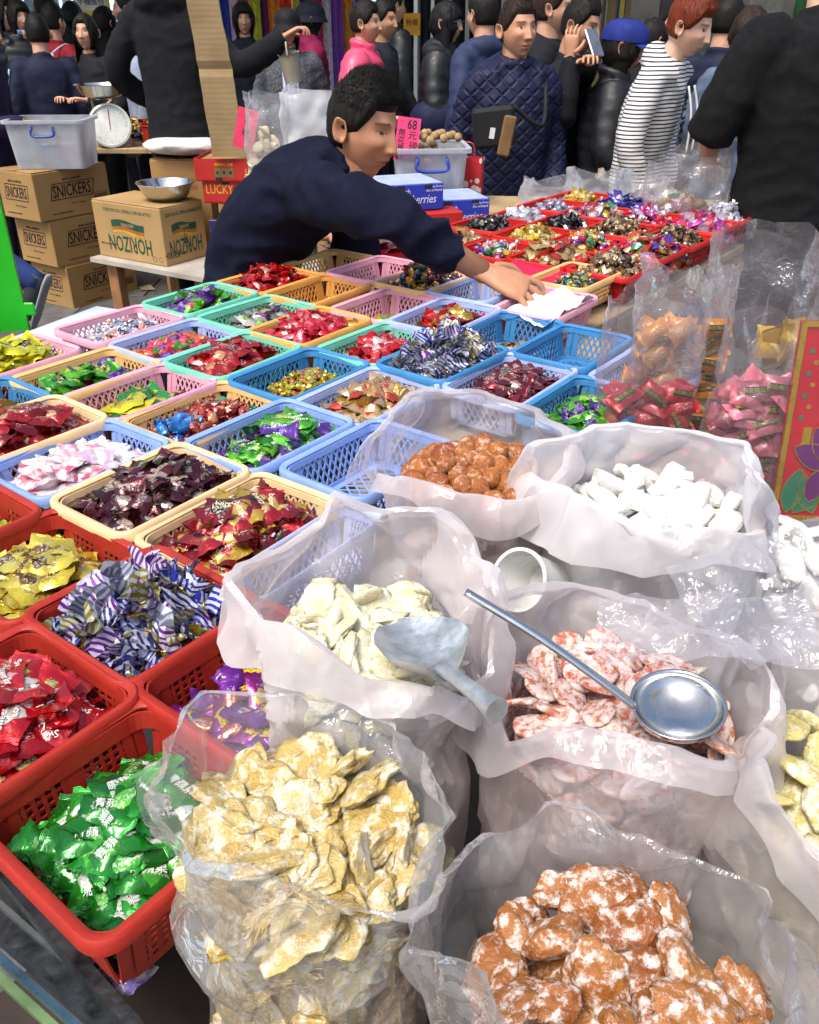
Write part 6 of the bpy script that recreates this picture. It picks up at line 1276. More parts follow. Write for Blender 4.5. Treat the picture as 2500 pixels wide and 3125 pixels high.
def make_hair(S, dirs, style, seed, tufts=260, vol=1.0):
    """shell over the scalp with its own hairline plus loose locks"""
    P3, (T, F, dx, dy, dz) = S, dirs; b = MB(); rg = random.Random(seed); aT = np.abs(T); X, Y, Z = P3[..., 0], P3[..., 1], P3[..., 2]
    front = sstep(.35, 1.0, dy)                               # 1 in front
    if style in ('short', 'crew'): line = np.where(aT < .75, .062, np.where(aT < 1.25, .062 - (aT - .75) / .5 * .055, np.where(aT < 1.75, .004 - (aT - 1.25) * .03, -.05))); th0 = (.016 if style == 'short' else .010) * vol
    elif style == 'bob': line = np.where(aT < .55, .040, np.where(aT < .95, .040 - (aT - .55) / .4 * .105, -.085)); th0 = .020 * vol
    elif style == 'fringe': line = np.where(aT < .55, .026, np.where(aT < .85, .026 - (aT - .55) / .3 * .13, -.11)); th0 = .020 * vol
    else: line = np.where(aT < .5, .060, np.where(aT < 1.0, .060 - (aT - .5) / .5 * .15, -.11)); th0 = .018 * vol
    edge = sstep(-.006, .022, Z - line); thick = th0 * edge
    if style == 'crew': thick = thick * np.where((Z < .05), .35 + .65 * sstep(0, .06, Z), 1)
    if style == 'short': thick = thick * (.4 + .6 * sstep(-.01, .07, Z)) + .008 * sstep(.07, .11, Z) * (dy > -.5)
    nzv = np.array([nz((X.flat[i] * 1, Y.flat[i] * 1, Z.flat[i] * .4), 60, seed) for i in range(X.size)]).reshape(X.shape); thick = thick * (1 + (.18 if style in ('short', 'crew') else .34) * nzv)
    nrm = np.stack([dx, dy, dz], -1); Q3 = P3 + nrm * (thick - .0035 * (1 - edge))[..., None]; nv, nu = X.shape[0] - 1, X.shape[1]
    keep = (Z - line) > -.012; fs = []
    for i in range(nv):
        for j in range(nu):
            if keep[i, j] or keep[i + 1, j] or keep[i, (j + 1) % nu]: fs.append((i * nu + j, i * nu + (j + 1) % nu, (i + 1) * nu + (j + 1) % nu, (i + 1) * nu + j))
    b.add(Q3.reshape(-1, 3), fs)
    if style in ('long', 'bob', 'fringe'):
        L = {'long': .30, 'bob': .05, 'fringe': .20}[style]; n = 36; rs = []
        for k in range(10):
            t = k / 9; z = .03 - t * (.03 + .09 + L); a = np.linspace(-math.pi * .66, math.pi * .66, n)    # centred on the back
            w = .086 + .012 * math.sin(t * 2.5) - (.03 * t if style == 'bob' else .012 * t); dd = .098 - .02 * t * (style != 'long')
            xs = w * np.sin(a); ys = -dd * np.cos(a) * (1 - .25 * t) + .006
            jit = np.array([.006 * nz((q * 5, t * 2, seed), 1, seed) for q in a]); zz = z + (np.array([.012 * nz((q * 7, 9, seed), 1, seed) for q in a]) if k == 9 else 0)
            rs.append(np.stack([xs * (1 + jit * 6), ys * (1 + jit * 6), np.full(n, z) + zz - z], 1))
        inn = [r * np.array([.88, .82, 1]) for r in rs[::-1]]; b.loft(rs + inn, close=False)
    for k in range(tufts):
        for _ in range(30):
            i, j = rg.randrange(nv // 3, nv), rg.randrange(nu)
            if edge[i, j] > .5: break
        p = Q3[i, j]; nn = nrm[i, j]
        if style in ('short', 'crew'): dr = nn * .45 + np.array([rg.gauss(0, .14), .55 + rg.gauss(0, .14), .40 + rg.gauss(0, .1)]); ln = rg.uniform(.010, .024) * (1 if style == 'short' else .5) * (.35 if Z[i, j] < .05 else 1)
        else: dr = np.array([nn[0] * .3, nn[1] * .3 - .05, -1]) + np.array([rg.gauss(0, .12)] * 3); ln = rg.uniform(.02, .05)
        dr = dr / np.linalg.norm(dr); sd = np.cross(dr, nn); sd /= max(1e-6, np.linalg.norm(sd)); w = rg.uniform(.0007, .0018); q0 = p - nn * .003
        b.add([q0 - sd * w, q0 + sd * w, q0 + dr * ln + nn * .001, q0 + nn * .003], [(0, 1, 2), (1, 3, 2), (3, 0, 2)])
    return b
def hair_mat(nm, c):
    if nm in MATS: return MATS[nm]
    m, n, l, b = node_mat(nm); tc = n.new('ShaderNodeTexCoord'); mp = n.new('ShaderNodeMapping'); mp.inputs['Scale'].default_value = (160, 160, 14); l.new(tc.outputs['Object'], mp.inputs[0])
    t = n.new('ShaderNodeTexNoise'); t.inputs['Scale'].default_value = 1; t.inputs['Detail'].default_value = 3; l.new(mp.outputs[0], t.inputs['Vector']); c0 = lin(c)
    l.new(mix_col(n, l, ramp(n, l, t.outputs['Fac'], .35, .65), tuple(x * .55 for x in c0[:3]) + (1,), tuple(min(1, x * 1.5) for x in c0[:3]) + (1,)), b.inputs['Base Color']); b.inputs['Roughness'].default_value = .6; b.inputs['Specular IOR Level'].default_value = .22; bump(n, l, b, t.outputs['Fac'], .6, .004); MATS[nm] = m; return m
HAIR = {'black': '#171310', 'brown': '#2a1c14', 'auburn': '#6a2c18', 'dark': '#0f0e10'}
def hand_parts(b, wrist, d, up, s=1.0, curl=.5, side=1, spread=.12, point=0.0):
    """palm and five fingers; d along the hand, up the back of the hand, side +1 puts the thumb on +cross"""
    d = np.array(d, float); d /= np.linalg.norm(d); up = np.array(up, float); up -= d * np.dot(up, d); up /= np.linalg.norm(up); sd = np.cross(d, up) * side; w = np.array(wrist, float)
    pr = [w - d * .03 * s, w, w + d * .03 * s, w + d * .065 * s, w + d * .09 * s, w + d * .098 * s]
    rr = [(.026, .019), (.026, .017), (.034, .0155), (.041, .0145), (.040, .012), (.030, .007)]
    rings = []
    for p, (a, c) in zip(pr, rr):
        t = np.arange(14) * 2 * math.pi / 14; rings.append(p + np.outer(np.cos(t), sd) * a * s + np.outer(np.sin(t), up) * c * s)
    b.loft(rings, cap0=True, cap1=True)
    for i, (off, L, r) in enumerate(((.031, .070, .0088), (.0105, .079, .0091), (-.0105, .074, .0087), (-.030, .058, .0076))):
        base = w + (d * .088 + sd * off) * s; cu = curl * (1 + .12 * i) * (1 - point * (i == 0)); dirv = d + sd * spread * (off / .03); dirv /= np.linalg.norm(dirv); pts = [base - dirv * .012 * s]; p = base; ang = cu * .35; pts.append(p)
        for k, f in enumerate((.42, .32, .26)):
            v = dirv * math.cos(ang) - up * math.sin(ang); p = p + v * L * f * s; pts.append(p); ang += cu * (.75, .6, .4)[k]
        sp = smoothpath(pts, 3); b.tube(sp, [r * s * (1.05 - .035 * q) * (.72 if q == len(sp) - 1 else 1) for q in range(len(sp))], 8)
    base = w + (d * .022 + sd * .030) * s; v1 = d * .62 + sd * .68 - up * .25; v2 = d * .9 + sd * .25 - up * (.25 + .35 * curl)
    sp = smoothpath([base - sd * .014 * s, base, base + v1 / np.linalg.norm(v1) * .036 * s, base + v1 / np.linalg.norm(v1) * .036 * s + v2 / np.linalg.norm(v2) * .034 * s], 3); b.tube(sp, [.0125 * s, .0125 * s, .012 * s, .0118 * s, .0112 * s, .0106 * s, .0102 * s, .0098 * s, .009 * s, .0065 * s][:len(sp)], 9)
def remeshed(parts, vox, it=4):
    b = MB()
    for v, f in parts: b.add(v, f)
    me = b.mesh('cloth_raw'); o = bpy.data.objects.new('tmp', me); TMP.collection.objects.link(o)
    md = o.modifiers.new('r', 'REMESH'); md.mode = 'VOXEL'; md.voxel_size = vox; sm = o.modifiers.new('s', 'SMOOTH'); sm.iterations = it; sm.factor = .5
    vl = TMP.view_layers[0]; vl.update(); out = bpy.data.meshes.new_from_object(o.evaluated_get(vl.depsgraph)); bpy.data.objects.remove(o); bpy.data.meshes.remove(me); return out
TMP = bpy.data.scenes.new('workbench')
def wrinkle(me, amp, sc, seed, aniso=(1, 1, 1)):
    n = len(me.vertices); co = np.empty(n * 3, np.float32); no = np.empty(n * 3, np.float32); me.vertices.foreach_get('co', co); me.vertices.foreach_get('normal', no); co = co.reshape(-1, 3); no = no.reshape(-1, 3)
    d = np.array([(1 - 2 * abs(nz((p[0] * aniso[0], p[1] * aniso[1], p[2] * aniso[2]), sc, seed))) - .55 + .6 * nz(p, sc * .45, seed + 8) for p in co], np.float32); co += no * (d * amp)[:, None]; me.vertices.foreach_set('co', co.ravel()); me.polygons.foreach_set('use_smooth', [True] * len(me.polygons)); me.update()
def cloth(nm, c, rough=.85, sheen=.3, **k): return mat('cloth ' + nm, c, rough, var=k.get('var', .18), vs=k.get('vs', 18), bmp=.25, bs_=k.get('bs', 400), spec=.3 if rough > .6 else .5)
def ring(c, rx, ry, rz, n=20, tx=0.0, ty=0.0):
    """ellipse in the turned body frame"""
    t = np.arange(n) * 2 * math.pi / n; R_ = np.array(rz); return c + np.outer(np.cos(t) * rx, R_[:, 0]) + np.outer(np.sign(np.sin(t)) * np.abs(np.sin(t)) ** .85 * ry, R_[:, 1])
def ik(sh, wr, l1, l2, pole):
    sh, wr = np.array(sh, float), np.array(wr, float); v = wr - sh; D = min(np.linalg.norm(v), (l1 + l2) * .995); v /= np.linalg.norm(v); a = (l1 * l1 - l2 * l2 + D * D) / (2 * D); h = math.sqrt(max(0, l1 * l1 - a * a)); p = np.array(pole, float); p -= v * np.dot(p, v); p /= max(1e-6, np.linalg.norm(p)); return sh + v * a + p * h, sh + v * D
def person(label, x, y, yaw, H=1.62, skin='light', hair=('short', 'black'), top=None, legs='#20222c', lean=(0, 0), head=(0, 0, 0), arms=(None, None), seed=1, fem=0.0, style='plain', hood=False, build=1.0, eyes=.95, res=(84, 80), cap=None, tufts=320, z0=0.0, vis_head=True, group=None, sleeve=1.0, hair_vol=1.0, curl=(.7, .7), vox=.0115, hscale=1.0, neckl=.048, armlen=1.0, hipdrop=0.0, handscale=1.0, folds=1.0, spread=.14, handdir=None):
    """standing figure at (x, y) facing yaw (0 = +y); lean = forward/side bend (rad); arms = world wrist targets or None"""
    k = H / 1.7; e = empty('person', (x, y, z0), 0, label, 'person', group); Ry = np.array(Matrix.Rotation(-yaw, 3, 'Z')); O = np.array([x, y, z0]); fwd = Ry @ np.array([0, 1, 0]); rt = Ry @ np.array([1, 0, 0])
    def sp(t):                                                 # spine point and frame, t in hip..neck
        f = lean[0] * t; s_ = lean[1] * t; M3 = np.array(Matrix.Rotation(-yaw, 3, 'Z') @ Matrix.Rotation(-f, 3, 'X') @ Matrix.Rotation(s_, 3, 'Y')); return M3
    base = O + np.array([0, 0, .93 * k - hipdrop]); L = .56 * k; pts = [base]; N = 10
    for i in range(N): M3 = sp((i + .5) / N); pts.append(pts[-1] + M3[:, 2] * L / N)
    def at_(t): i = min(int(t * N), N - 1); f = t * N - i; return pts[i] * (1 - f) + pts[i + 1] * f, sp(t)
    def put(nm, me, m): me.materials.clear(); me.materials.append(m); o = link(nm, me, e); o.location = (-x, -y, -z0); return o
    # torso garment
    g = 1.0 + (.10 if style in ('puffer', 'quilt') else .03); prof = [(-.22, .172, .125), (-.12, .180, .128), (0, .172, .122), (.25, .166, .116), (.5, .180, .122), (.75, .192, .120), (.88, .180, .105), (.955, .125, .085), (1.0, .072, .068), (1.05, .064, .062)]
    rs = []; tt = np.linspace(-.24, 1.05, 46)
    for t in tt:
        rx = np.interp(t, [p[0] for p in prof], [p[1] for p in prof]) * build * k * g; ry = np.interp(t, [p[0] for p in prof], [p[2] for p in prof]) * build * k * g
        if style == 'puffer' and t < .93: bl = .012 * abs(math.sin(t * math.pi * 7.5)) ** .6; rx += bl; ry += bl
        if fem and .3 < t < .75: ry *= 1 + .06 * math.sin((t - .3) / .45 * math.pi)
        if t < 0: c = pts[0] + np.array([0, 0, 1]) * t * L; M3 = sp(0)
        elif t > 1: c = pts[-1] + sp(1)[:, 2] * (t - 1) * L; M3 = sp(1)
        else: c, M3 = at_(t)
        rs.append(ring(c, rx, ry, M3))
    b = MB(); b.loft(rs, cap0=True, cap1=True); cl = [(np.vstack(b.v), b.f)]; body = MB()
    shc, shM = at_(.87); wrists = []
    for sx, tgt, cu in ((-1, arms[0], curl[0]), (1, arms[1], curl[1])):
        sh = shc + shM[:, 0] * sx * .168 * k * build; sh2 = sh - shM[:, 0] * sx * .05
        if tgt is None: wr = sh + np.array([0, 0, -.50 * k]) + fwd * .07 + rt * sx * .05; pole = -fwd + rt * sx * .5
        elif isinstance(tgt, tuple) and tgt[0] == 'w': wr = np.array(tgt[1], float); pole = np.array(tgt[2], float)
        elif isinstance(tgt, tuple) and len(tgt) == 4: wr = sh + rt * tgt[0] * k + fwd * tgt[1] * k + np.array([0, 0, tgt[2] * k]); pole = rt * sx * tgt[3] - fwd * .6 + np.array([0, 0, -.8])
        else: wr = np.array(tgt, float); pole = rt * sx * .4 - fwd * .3 + np.array([0, 0, -1])
        el, wr = ik(sh, wr, .285 * k * armlen, .265 * k * armlen, pole); wrists.append((sh, el, wr)); path = [sh2] + smoothpath([sh, el, wr], 9); n = len(path); rad = []
        for i in range(n):
            t = i / (n - 1); r = (.074 - .022 * t - .010 * (t > .9)) * k * g * build
            if style == 'puffer': r += .008 * abs(math.sin(t * math.pi * 8)) ** .6
            rad.append(r)
        keepn = max(4, int(n * (1 if sleeve >= 1 else .5 + .5 * sleeve))); b = MB(); b.tube(path[:keepn], rad[:keepn], 14); cl.append((np.vstack(b.v), b.f))
        fa = wr - el; fa /= np.linalg.norm(fa); back = np.array([0, 0, 1.0]) if abs(fa[2]) < .8 else -fwd * 0 + rt * sx
        body.tube([sh, sh + (el - sh) * .5, el, el + (wr - el) * .45, wr], [.045 * k, .042 * k, .037 * k, .036 * k, .026 * k], 12)
        hd_ = fa
        if handdir and sx == 1: hd_, back = np.array(handdir[0], float), np.array(handdir[1], float)
        thumb = 1.0 if np.dot(np.cross(fa, back), (fwd if abs(fa[2]) > .8 else -rt * sx)) > 0 else -1.0
        hand_parts(body, wr, hd_, back, .92 * k * handscale, cu, thumb, spread)
    c, M3 = at_(1.0); b = MB(); aa = np.linspace(0, 2 * math.pi, 19); b.tube([c + M3[:, 0] * .068 * k * math.sin(a) + M3[:, 1] * (.066 * k * math.cos(a) + .004) + M3[:, 2] * ((.030 if style in ('puffer', 'quilt') else .012) - .016 * math.cos(a)) for a in aa], (.027 if style in ('puffer', 'quilt') else .0125) * k, 10, caps=False); cl.append((np.vstack(b.v), b.f))
    if hood:
        c, M3 = at_(.97); b = MB(); r0 = .095 * k
        pth = [c + M3[:, 0] * r0 * math.sin(a) * 1.25 - M3[:, 1] * (r0 * math.cos(a) * 1.0 - .015) + M3[:, 2] * (.012 - .03 * (1 - math.cos(a)) * .5) for a in np.linspace(-2.3, 2.3, 15)]
        b.tube(pth, [(.030 + .030 * math.cos(a / 2.3 * 1.4)) * k for a in np.linspace(-2.3, 2.3, 15)], 12); cl.append((np.vstack(b.v), b.f))
    me = remeshed(cl, vox, 3 if style == 'puffer' else 5); wrinkle(me, (.0055 if style != 'puffer' else .003) * folds, 9, seed, (1, 1, 1.7)); put('jacket', me, top)
    # legs
    b2 = []
    for sx in (-1, 1):
        hp = O + rt * sx * .088 * k + np.array([0, 0, .90 * k - hipdrop]); kn = O + rt * sx * .10 * k + fwd * (.02 + hipdrop * .9) + np.array([0, 0, .48 * k - hipdrop * .4]); an = O + rt * sx * .10 * k - fwd * .01 + np.array([0, 0, .07]); b = MB(); b.tube(smoothpath([hp, kn, an], 6), np.interp(np.linspace(0, 1, 13), [0, .15, .5, 1], [.098 * k, .094 * k, .068 * k, .055 * k]), 12); b2.append((np.vstack(b.v), b.f))
        s_ = MB(); ft = O + rt * sx * .10 * k; s_.loft([ring(ft + fwd * d_ + np.array([0, 0, z_]), w_, 0.001 + h_, np.column_stack([rt, np.array([0, 0, 1]), fwd])) for d_, z_, w_, h_ in ((-.075, .035, .028, .03), (-.03, .045, .038, .043), (.05, .035, .042, .034), (.13, .026, .040, .022), (.165, .02, .022, .014))], cap0=True, cap1=True); put('shoe', s_.mesh('shoe', True), cloth('shoe', '#1a1a1c', .6))
    b = MB(); b.loft([ring(O + np.array([0, 0, z_ * k - hipdrop]), w_ * k, d_ * k, Ry) for z_, w_, d_ in ((.80, .14, .10), (.88, .168, .118), (1.0, .160, .112))], cap0=True, cap1=True); b2.append((np.vstack(b.v), b.f))
    me = remeshed(b2, .016, 3); wrinkle(me, .005, 8, seed + 5, (1, 1, 1.6)); put('trousers', me, legs if not isinstance(legs, str) else cloth('trousers' + legs, legs))
    # head and neck
    nk, nM = at_(1.0); hM = np.array(Matrix(nM.tolist()) @ Matrix.Rotation(lean[0] * .55 + head[1], 3, 'X') @ Matrix.Rotation(-head[0], 3, 'Z') @ Matrix.Rotation(head[2], 3, 'Y')); s = .97 * k ** .5 * (1 - .03 * fem) * hscale
    hc = nk + nM[:, 2] * neckl * k + hM[:, 2] * .098 * s + hM[:, 1] * .022
    neck = [nk - nM[:, 2] * .07, nk + nM[:, 2] * .02, hc - hM[:, 2] * .055 * s - hM[:, 1] * .018, hc - hM[:, 1] * .02]; body.tube(smoothpath(neck, 4), [.066 * k - .004 * i * fem / 4 - .0009 * i for i in range(13)], 16)
    S, col, dirs = head_surface(*res, fem=fem, eyes=eyes); nvh = (res[1] + 1) * res[0]
    V = S.reshape(-1, 3) * s @ hM.T + hc; n_before = body.n; body.add(V, grid_faces(res[1], res[0]))
    for sx in (-1, 1):
        b = MB(); er = []
        for r_, dpt in ((.0, .002), (.010, .001), (.020, .006), (.029, .012), (.031, .009), (.026, .002), (.015, -.004)):
            t = np.arange(14) * 2 * math.pi / 14; q = np.stack([np.full(14, .0765 + dpt), -.012 + r_ * .58 * np.cos(t) - .15 * r_ * np.sin(t), .002 + r_ * np.sin(t)], 1); q[:, 0] += .012 * (q[:, 1] < -.012) * (r_ / .03); q[:, 0] *= sx; er.append(q)
        b.loft(er); body.add(np.vstack(b.v) * s @ hM.T + hc, b.f)
    me = body.mesh('body', True); ca = me.color_attributes.new('tone', 'FLOAT_COLOR', 'POINT'); arr = np.ones((len(me.vertices), 4), np.float32); arr[n_before:n_before + nvh, :3] = col.reshape(-1, 3); ca.data.foreach_set('color', arr.ravel())
    put('body', me, SK[skin])
    if hair:
        hb = make_hair(S, dirs, hair[0], seed, tufts, hair_vol); vv = np.vstack(hb.v) * s @ hM.T + hc; h2 = MB(); h2.add(vv, hb.f); put('hair', h2.mesh('hair', True), hair_mat('hair_' + hair[1], HAIR[hair[1]]))
    if cap:
        cm = cloth('cap' + cap[1], cap[1], .75); b = MB(); rs = []
        for z, r_ in ((.030, 1.16), (.05, 1.17), (.085, 1.08), (.112, .82), (.126, .45), (.13, .02)):
            t = np.arange(28) * 2 * math.pi / 28; rs.append(np.stack([.080 * r_ * np.cos(t), .102 * r_ * np.sin(t) - .002, np.full(28, z + .004)], 1))
        if cap[0] == 'bucket':
            t = np.arange(28) * 2 * math.pi / 28; rs = [np.stack([.080 * r_ * np.cos(t), .102 * r_ * np.sin(t) - .002, np.full(28, z)], 1) for r_, z in ((1.38, -.012), (1.40, -.010), (1.2, .026))] + rs
        b.loft(rs); 
        put('hat', (lambda m_: m_)((lambda bb: bb.mesh('hat', 40))(MBx(b, s, hM, hc))), cm)
        if cap[0] == 'peak':
            b = MB(); rows = []
            for d_, z in ((0, .036), (.03, .034), (.06, .027), (.075, .021)):
                a = np.linspace(-1.15, 1.15, 17); r_ = 1.16; rows.append(np.stack([.080 * r_ * np.sin(a), .102 * r_ * np.cos(a) + d_ * np.cos(a * .9), z - .012 * np.abs(np.sin(a)) ** 2], 1))
            lower = [r - np.array([0, 0, .003]) for r in rows[::-1]]; b.loft(rows + lower, close=False); put('peak', MBx(b, s, hM, hc).mesh('peak', True), cm)
    return e, dict(hc=hc, hM=hM, s=s, wr=wrists, at=at_, fwd=fwd, rt=rt, put=put, pts=pts, S=S)
def MBx(b, s, hM, hc):
    o = MB(); o.add(np.vstack(b.v) * s @ hM.T + hc, b.f); return o
m_shell = mat('puffer_black', '#14161c', .52, var=.2, vs=14, bmp=.3, bs_=60); m_navyq = mat('navy_quilt', '#14193a', .45, var=.15, vs=14, bmp=.3, bs_=60); m_pinkp = mat('pink_puffer', '#d84a6e', .45, var=.15, vs=14, bmp=.3, bs_=60)
def YX(px, Y, py=60): return Q(px, py, Y).x
def stripes_mat(nm, a, b_, sc, direction='Z', dist=.4, fac=.62):
    m, n, l, b = node_mat(nm); tc = n.new('ShaderNodeTexCoord'); w = n.new('ShaderNodeTexWave'); w.bands_direction = direction; w.inputs['Scale'].default_value = sc; w.inputs['Distortion'].default_value = dist; w.inputs['Detail'].default_value = 1; w.inputs['Detail Scale'].default_value = .6
    l.new(tc.outputs['Object'], w.inputs['Vector']); l.new(mix_col(n, l, ramp(n, l, w.outputs['Fac'], fac, fac + .08), lin(a), lin(b_)), b.inputs['Base Color']); b.inputs['Roughness'].default_value = .85; bump(n, l, b, tex_noise(n, l, 300, 3), .2, .002); MATS[nm] = m; return m
def quilt_mat(nm, c):
    m, n, l, b = node_mat(nm); tc = n.new('ShaderNodeTexCoord'); hs = []
    for a in (48, -48):
        mp = n.new('ShaderNodeMapping'); mp.inputs['Rotation'].default_value = (0, R(a), 0); w = n.new('ShaderNodeTexWave'); w.bands_direction = 'X'; w.wave_profile = 'SIN'; w.inputs['Scale'].default_value = 7.5; l.new(tc.outputs['Object'], mp.inputs[0]); l.new(mp.outputs[0], w.inputs['Vector']); hs.append(ramp(n, l, w.outputs['Fac'], 0, .35))
    mn = n.new('ShaderNodeMath'); mn.operation = 'MINIMUM'; l.new(hs[0], mn.inputs[0]); l.new(hs[1], mn.inputs[1]); b.inputs['Base Color'].default_value = lin(c); b.inputs['Roughness'].default_value = .6; b.inputs['Specular IOR Level'].default_value = .3; bump(n, l, b, mn.outputs[0], .8, .006); MATS[nm] = m; return m
def at_px(px, py, Y): q = Q(px, py, Y); return q.x, 1.7 * q.z / 1.648
def pp(label, px, py, Y, yaw, **k):
    x, H = at_px(px, py, Y); H *= k.pop('hs', 1.0); return person(label, x, Y, R(yaw), H, **k)
C = cloth
lo = dict(res=(72, 68), tufts=220)
# the vendor who reaches over the baskets
navy = mat('navy_sweater', '#0d1026', .9, var=.15, vs=20, bmp=.35, bs_=500, spec=.2)
wr_v = Q(1018, 572, 1.95)
ve, vd = person('man in navy sweater leaning over the baskets with one arm stretched out', -.445, 2.36, R(101), 1.58, hscale=1.0, neckl=.012, armlen=1.12, hipdrop=.125, handscale=1.3, folds=3.0, skin='tan', hair=('short', 'black'), top=navy, legs='#14151c', lean=(1.30, .05), head=(.30, .40, -.02), arms=(('w', (-.22, 2.72, .86), (0, .5, -1)), ('w', wr_v, (-.1, -.5, .25))), seed=11, build=1.02, eyes=.5, res=(150, 128), tufts=6000, sleeve=.72, curl=(.6, .8), spread=.4, handdir=((.86, -.22, -.30), (.25, -.45, .85)), vox=.010, hair_vol=1.25)
# left crowd
pp('person at the far left picture edge with dark hair', 2, 28, 6.9, 120, top=m_shell, hair=('long', 'dark'), fem=1, seed=20, style='puffer', **lo)
we, wd_ = pp('woman in black puffer with pale blue mask under her chin', 36, 34, 6.9, 150, top=m_shell, hair=('bob', 'black'), fem=1, seed=21, style='puffer', hood=True, head=(-.3, 0, 0), **lo)
b = MB(); t = np.linspace(-1.1, 1.1, 13); b.loft([np.stack([.062 * np.sin(t), .082 * np.cos(t) + .012, np.full(13, z)], 1) * k_ for z, k_ in ((-.075, 1.06), (-.10, 1.1), (-.125, .9))], close=False); wd_['put']('face_mask', MBx(b, wd_['s'], wd_['hM'], wd_['hc']).mesh('mask', True), C('mask', '#7fa6cc', .8))
se, sd_ = pp('person seen from behind in navy jacket with pale blue sleeve stripes', 80, 72, 6.2, -25, top=C('navyjk', '#141a34', .75), hair=('short', 'dark'), seed=22, build=1.1, **lo)
for sx, (sh, el, wr) in zip((-1, 1), sd_['wr']):
    q = MB(); o_ = -sd_['fwd'] * .045 + sd_['rt'] * sx * .052; q.tube(smoothpath([sh + o_ * 1.15, el + o_, wr + o_ * .8], 6), .006, 6); sd_['put']('sleeve_stripe', q.mesh('sleeve_stripe', True), C('stripe', '#9cc0d8'))
re_, rd_ = pp('person in red jacket with white shoulder strap', 108, 46, 6.9, 25, top=C('redjk', '#8c1424', .7), hair=('short', 'black'), seed=23, **lo)
q = MB(); c_, M3 = rd_['at'](.9); q.tube(smoothpath([c_ + M3[:, 0] * .09 - M3[:, 1] * .13, c_ + M3[:, 0] * .10 + M3[:, 2] * .05, c_ + M3[:, 0] * .1 + M3[:, 1] * .1], 5), (.006), 6); q.tube([c_ + M3[:, 0] * .09 - M3[:, 1] * .135, c_ + M3[:, 0] * .085 - M3[:, 1] * .14 - M3[:, 2] * .25], .009, 6); rd_['put']('strap', q.mesh('strap', True), C('strap', '#c9cdd6'))
pp('young woman with tied hair in open black jacket looking sideways', 183, 68, 6.3, 205, top=C('blkjk', '#131318', .8), hair=('long', 'black'), fem=1, seed=24, head=(-.35, .05, 0), arms=((.05, .25, -.22, .6), (-.05, .25, -.22, .6)), **lo)
pp('dark haired person facing the shop behind the red jacket', 150, 36, 7.5, 10, top=C('dk1', '#1a1c24'), hair=('long', 'dark'), fem=1, seed=25, **lo)
pp('long haired woman with her back turned beside the accessory shop', 216, 48, 7.2, 30, top=C('dk2', '#12131a'), hair=('long', 'dark'), fem=1, seed=26, **lo)
be, bd = pp('boy in grey sweatshirt facing left beside the hooded vendor', 284, 66, 6.1, 262, top=C('greysw', '#8a93a8', .85), hair=('short', 'black'), seed=27, arms=(None, (-.05, .26, -.24, .6)), **lo)
c_, M3 = bd['at'](.62); o = lettering('SHO', .055, C('redpr', '#7a2a34'), be, (0, 0, 0), (0, 0, 0)); p = c_ + bd['fwd'] * .132 - np.array(be.location); o.location = p; o.rotation_euler = (R(90), 0, R(-62))
pp('tall man in dark coat standing behind the boy', 272, 18, 7.1, 265, top=C('dk3', '#16161c'), hair=('short', 'black'), seed=28, **lo)
pp('man with dark hair beside the lit accessory wall', 92, 14, 7.7, 5, top=C('dk4', '#20222c'), hair=('short', 'black'), seed=29, **lo)
pp('man in purple sweater reaching into the frosted tub', -75, 60, 5.15, 95, top=C('purplesw', '#221a3e', .9), hair=('short', 'black'), seed=30, skin='tan', arms=(None, ('w', Q(52, 258, 5.02), (-.3, -.2, -1))), curl=(.6, .9), lean=(.25, 0), **lo)
# hooded vendor with his arm out
hx = Q(352, 10, 5.0).x
he_, hd = person('man in black hoodie with his back turned and one arm held out', hx, 5.0, R(14), 1.76, skin='mid', hair=('short', 'black'), top=C('hoodie', '#15161a', .95), legs='#15171c', hood=True, build=1.0, seed=31, arms=((-.04, .16, -.40, .9), ('w', Q(598, 78, 4.86), (.1, -.3, -1))), curl=(.6, 1.0), res=(60, 54), tufts=60)
wv = hd['wr'][1][2]
cp = empty('measuring_cup', (0, 0, 0), label='beige plastic cup held in the hooded vendor\'s hand', cat='cup'); q = MB(); T = Matrix.Translation(Vector(wv) + Vector((.03, -.03, -.13))) @ Euler((R(8), R(-8), 0)).to_matrix().to_4x4(); q.lathe([(0, -.07), (.045, -.07), (.052, .06), (.056, .062), (.05, .06), (.042, -.066), (0, -.066)], 24, M=T); q.build('cup_body', mat('beige_plastic', '#9c9482', .5), cp, 40); q = MB(); q.tube(smoothpath([T @ Vector((0, .05, .04)), T @ Vector((0, .03, .09)), T @ Vector((0, -.02, .11)), T @ Vector((0, -.05, .05))], 5), .005, 8); q.build('handle', MATS['beige_plastic'], cp, True)
# centre crowd
pp('dark haired woman half hidden by the outstretched sleeve', 512, 38, 7.2, 165, top=C('dk5', '#1c2130'), hair=('bob', 'black'), fem=1, seed=40, **lo)
ce, cd = pp('woman in black bucket hat and grey tweed coat', 606, 58, 6.2, 175, top=C('tweed', '#5c6066', .95, var=.5, vs=90), hair=('bob', 'black'), fem=1, cap=('bucket', '#141519'), seed=41, **lo)
c_, M3 = cd['at'](.55); b = MB(); rows = []
for t in np.linspace(.1, .92, 12):
    c_, M3 = cd['at'](t); a = np.linspace(-.55, .55, 9); rows.append(c_ + np.outer(np.sin(a) * .10, M3[:, 0]) + np.outer(.118 * np.cos(a) + .012, M3[:, 1]))
b.loft(rows, close=False); cd['put']('striped_shirt', b.mesh('shirt', True), stripes_mat('shirt_stripes', '#cdd2e2', '#5a6490', 11, 'X', 0, .6))
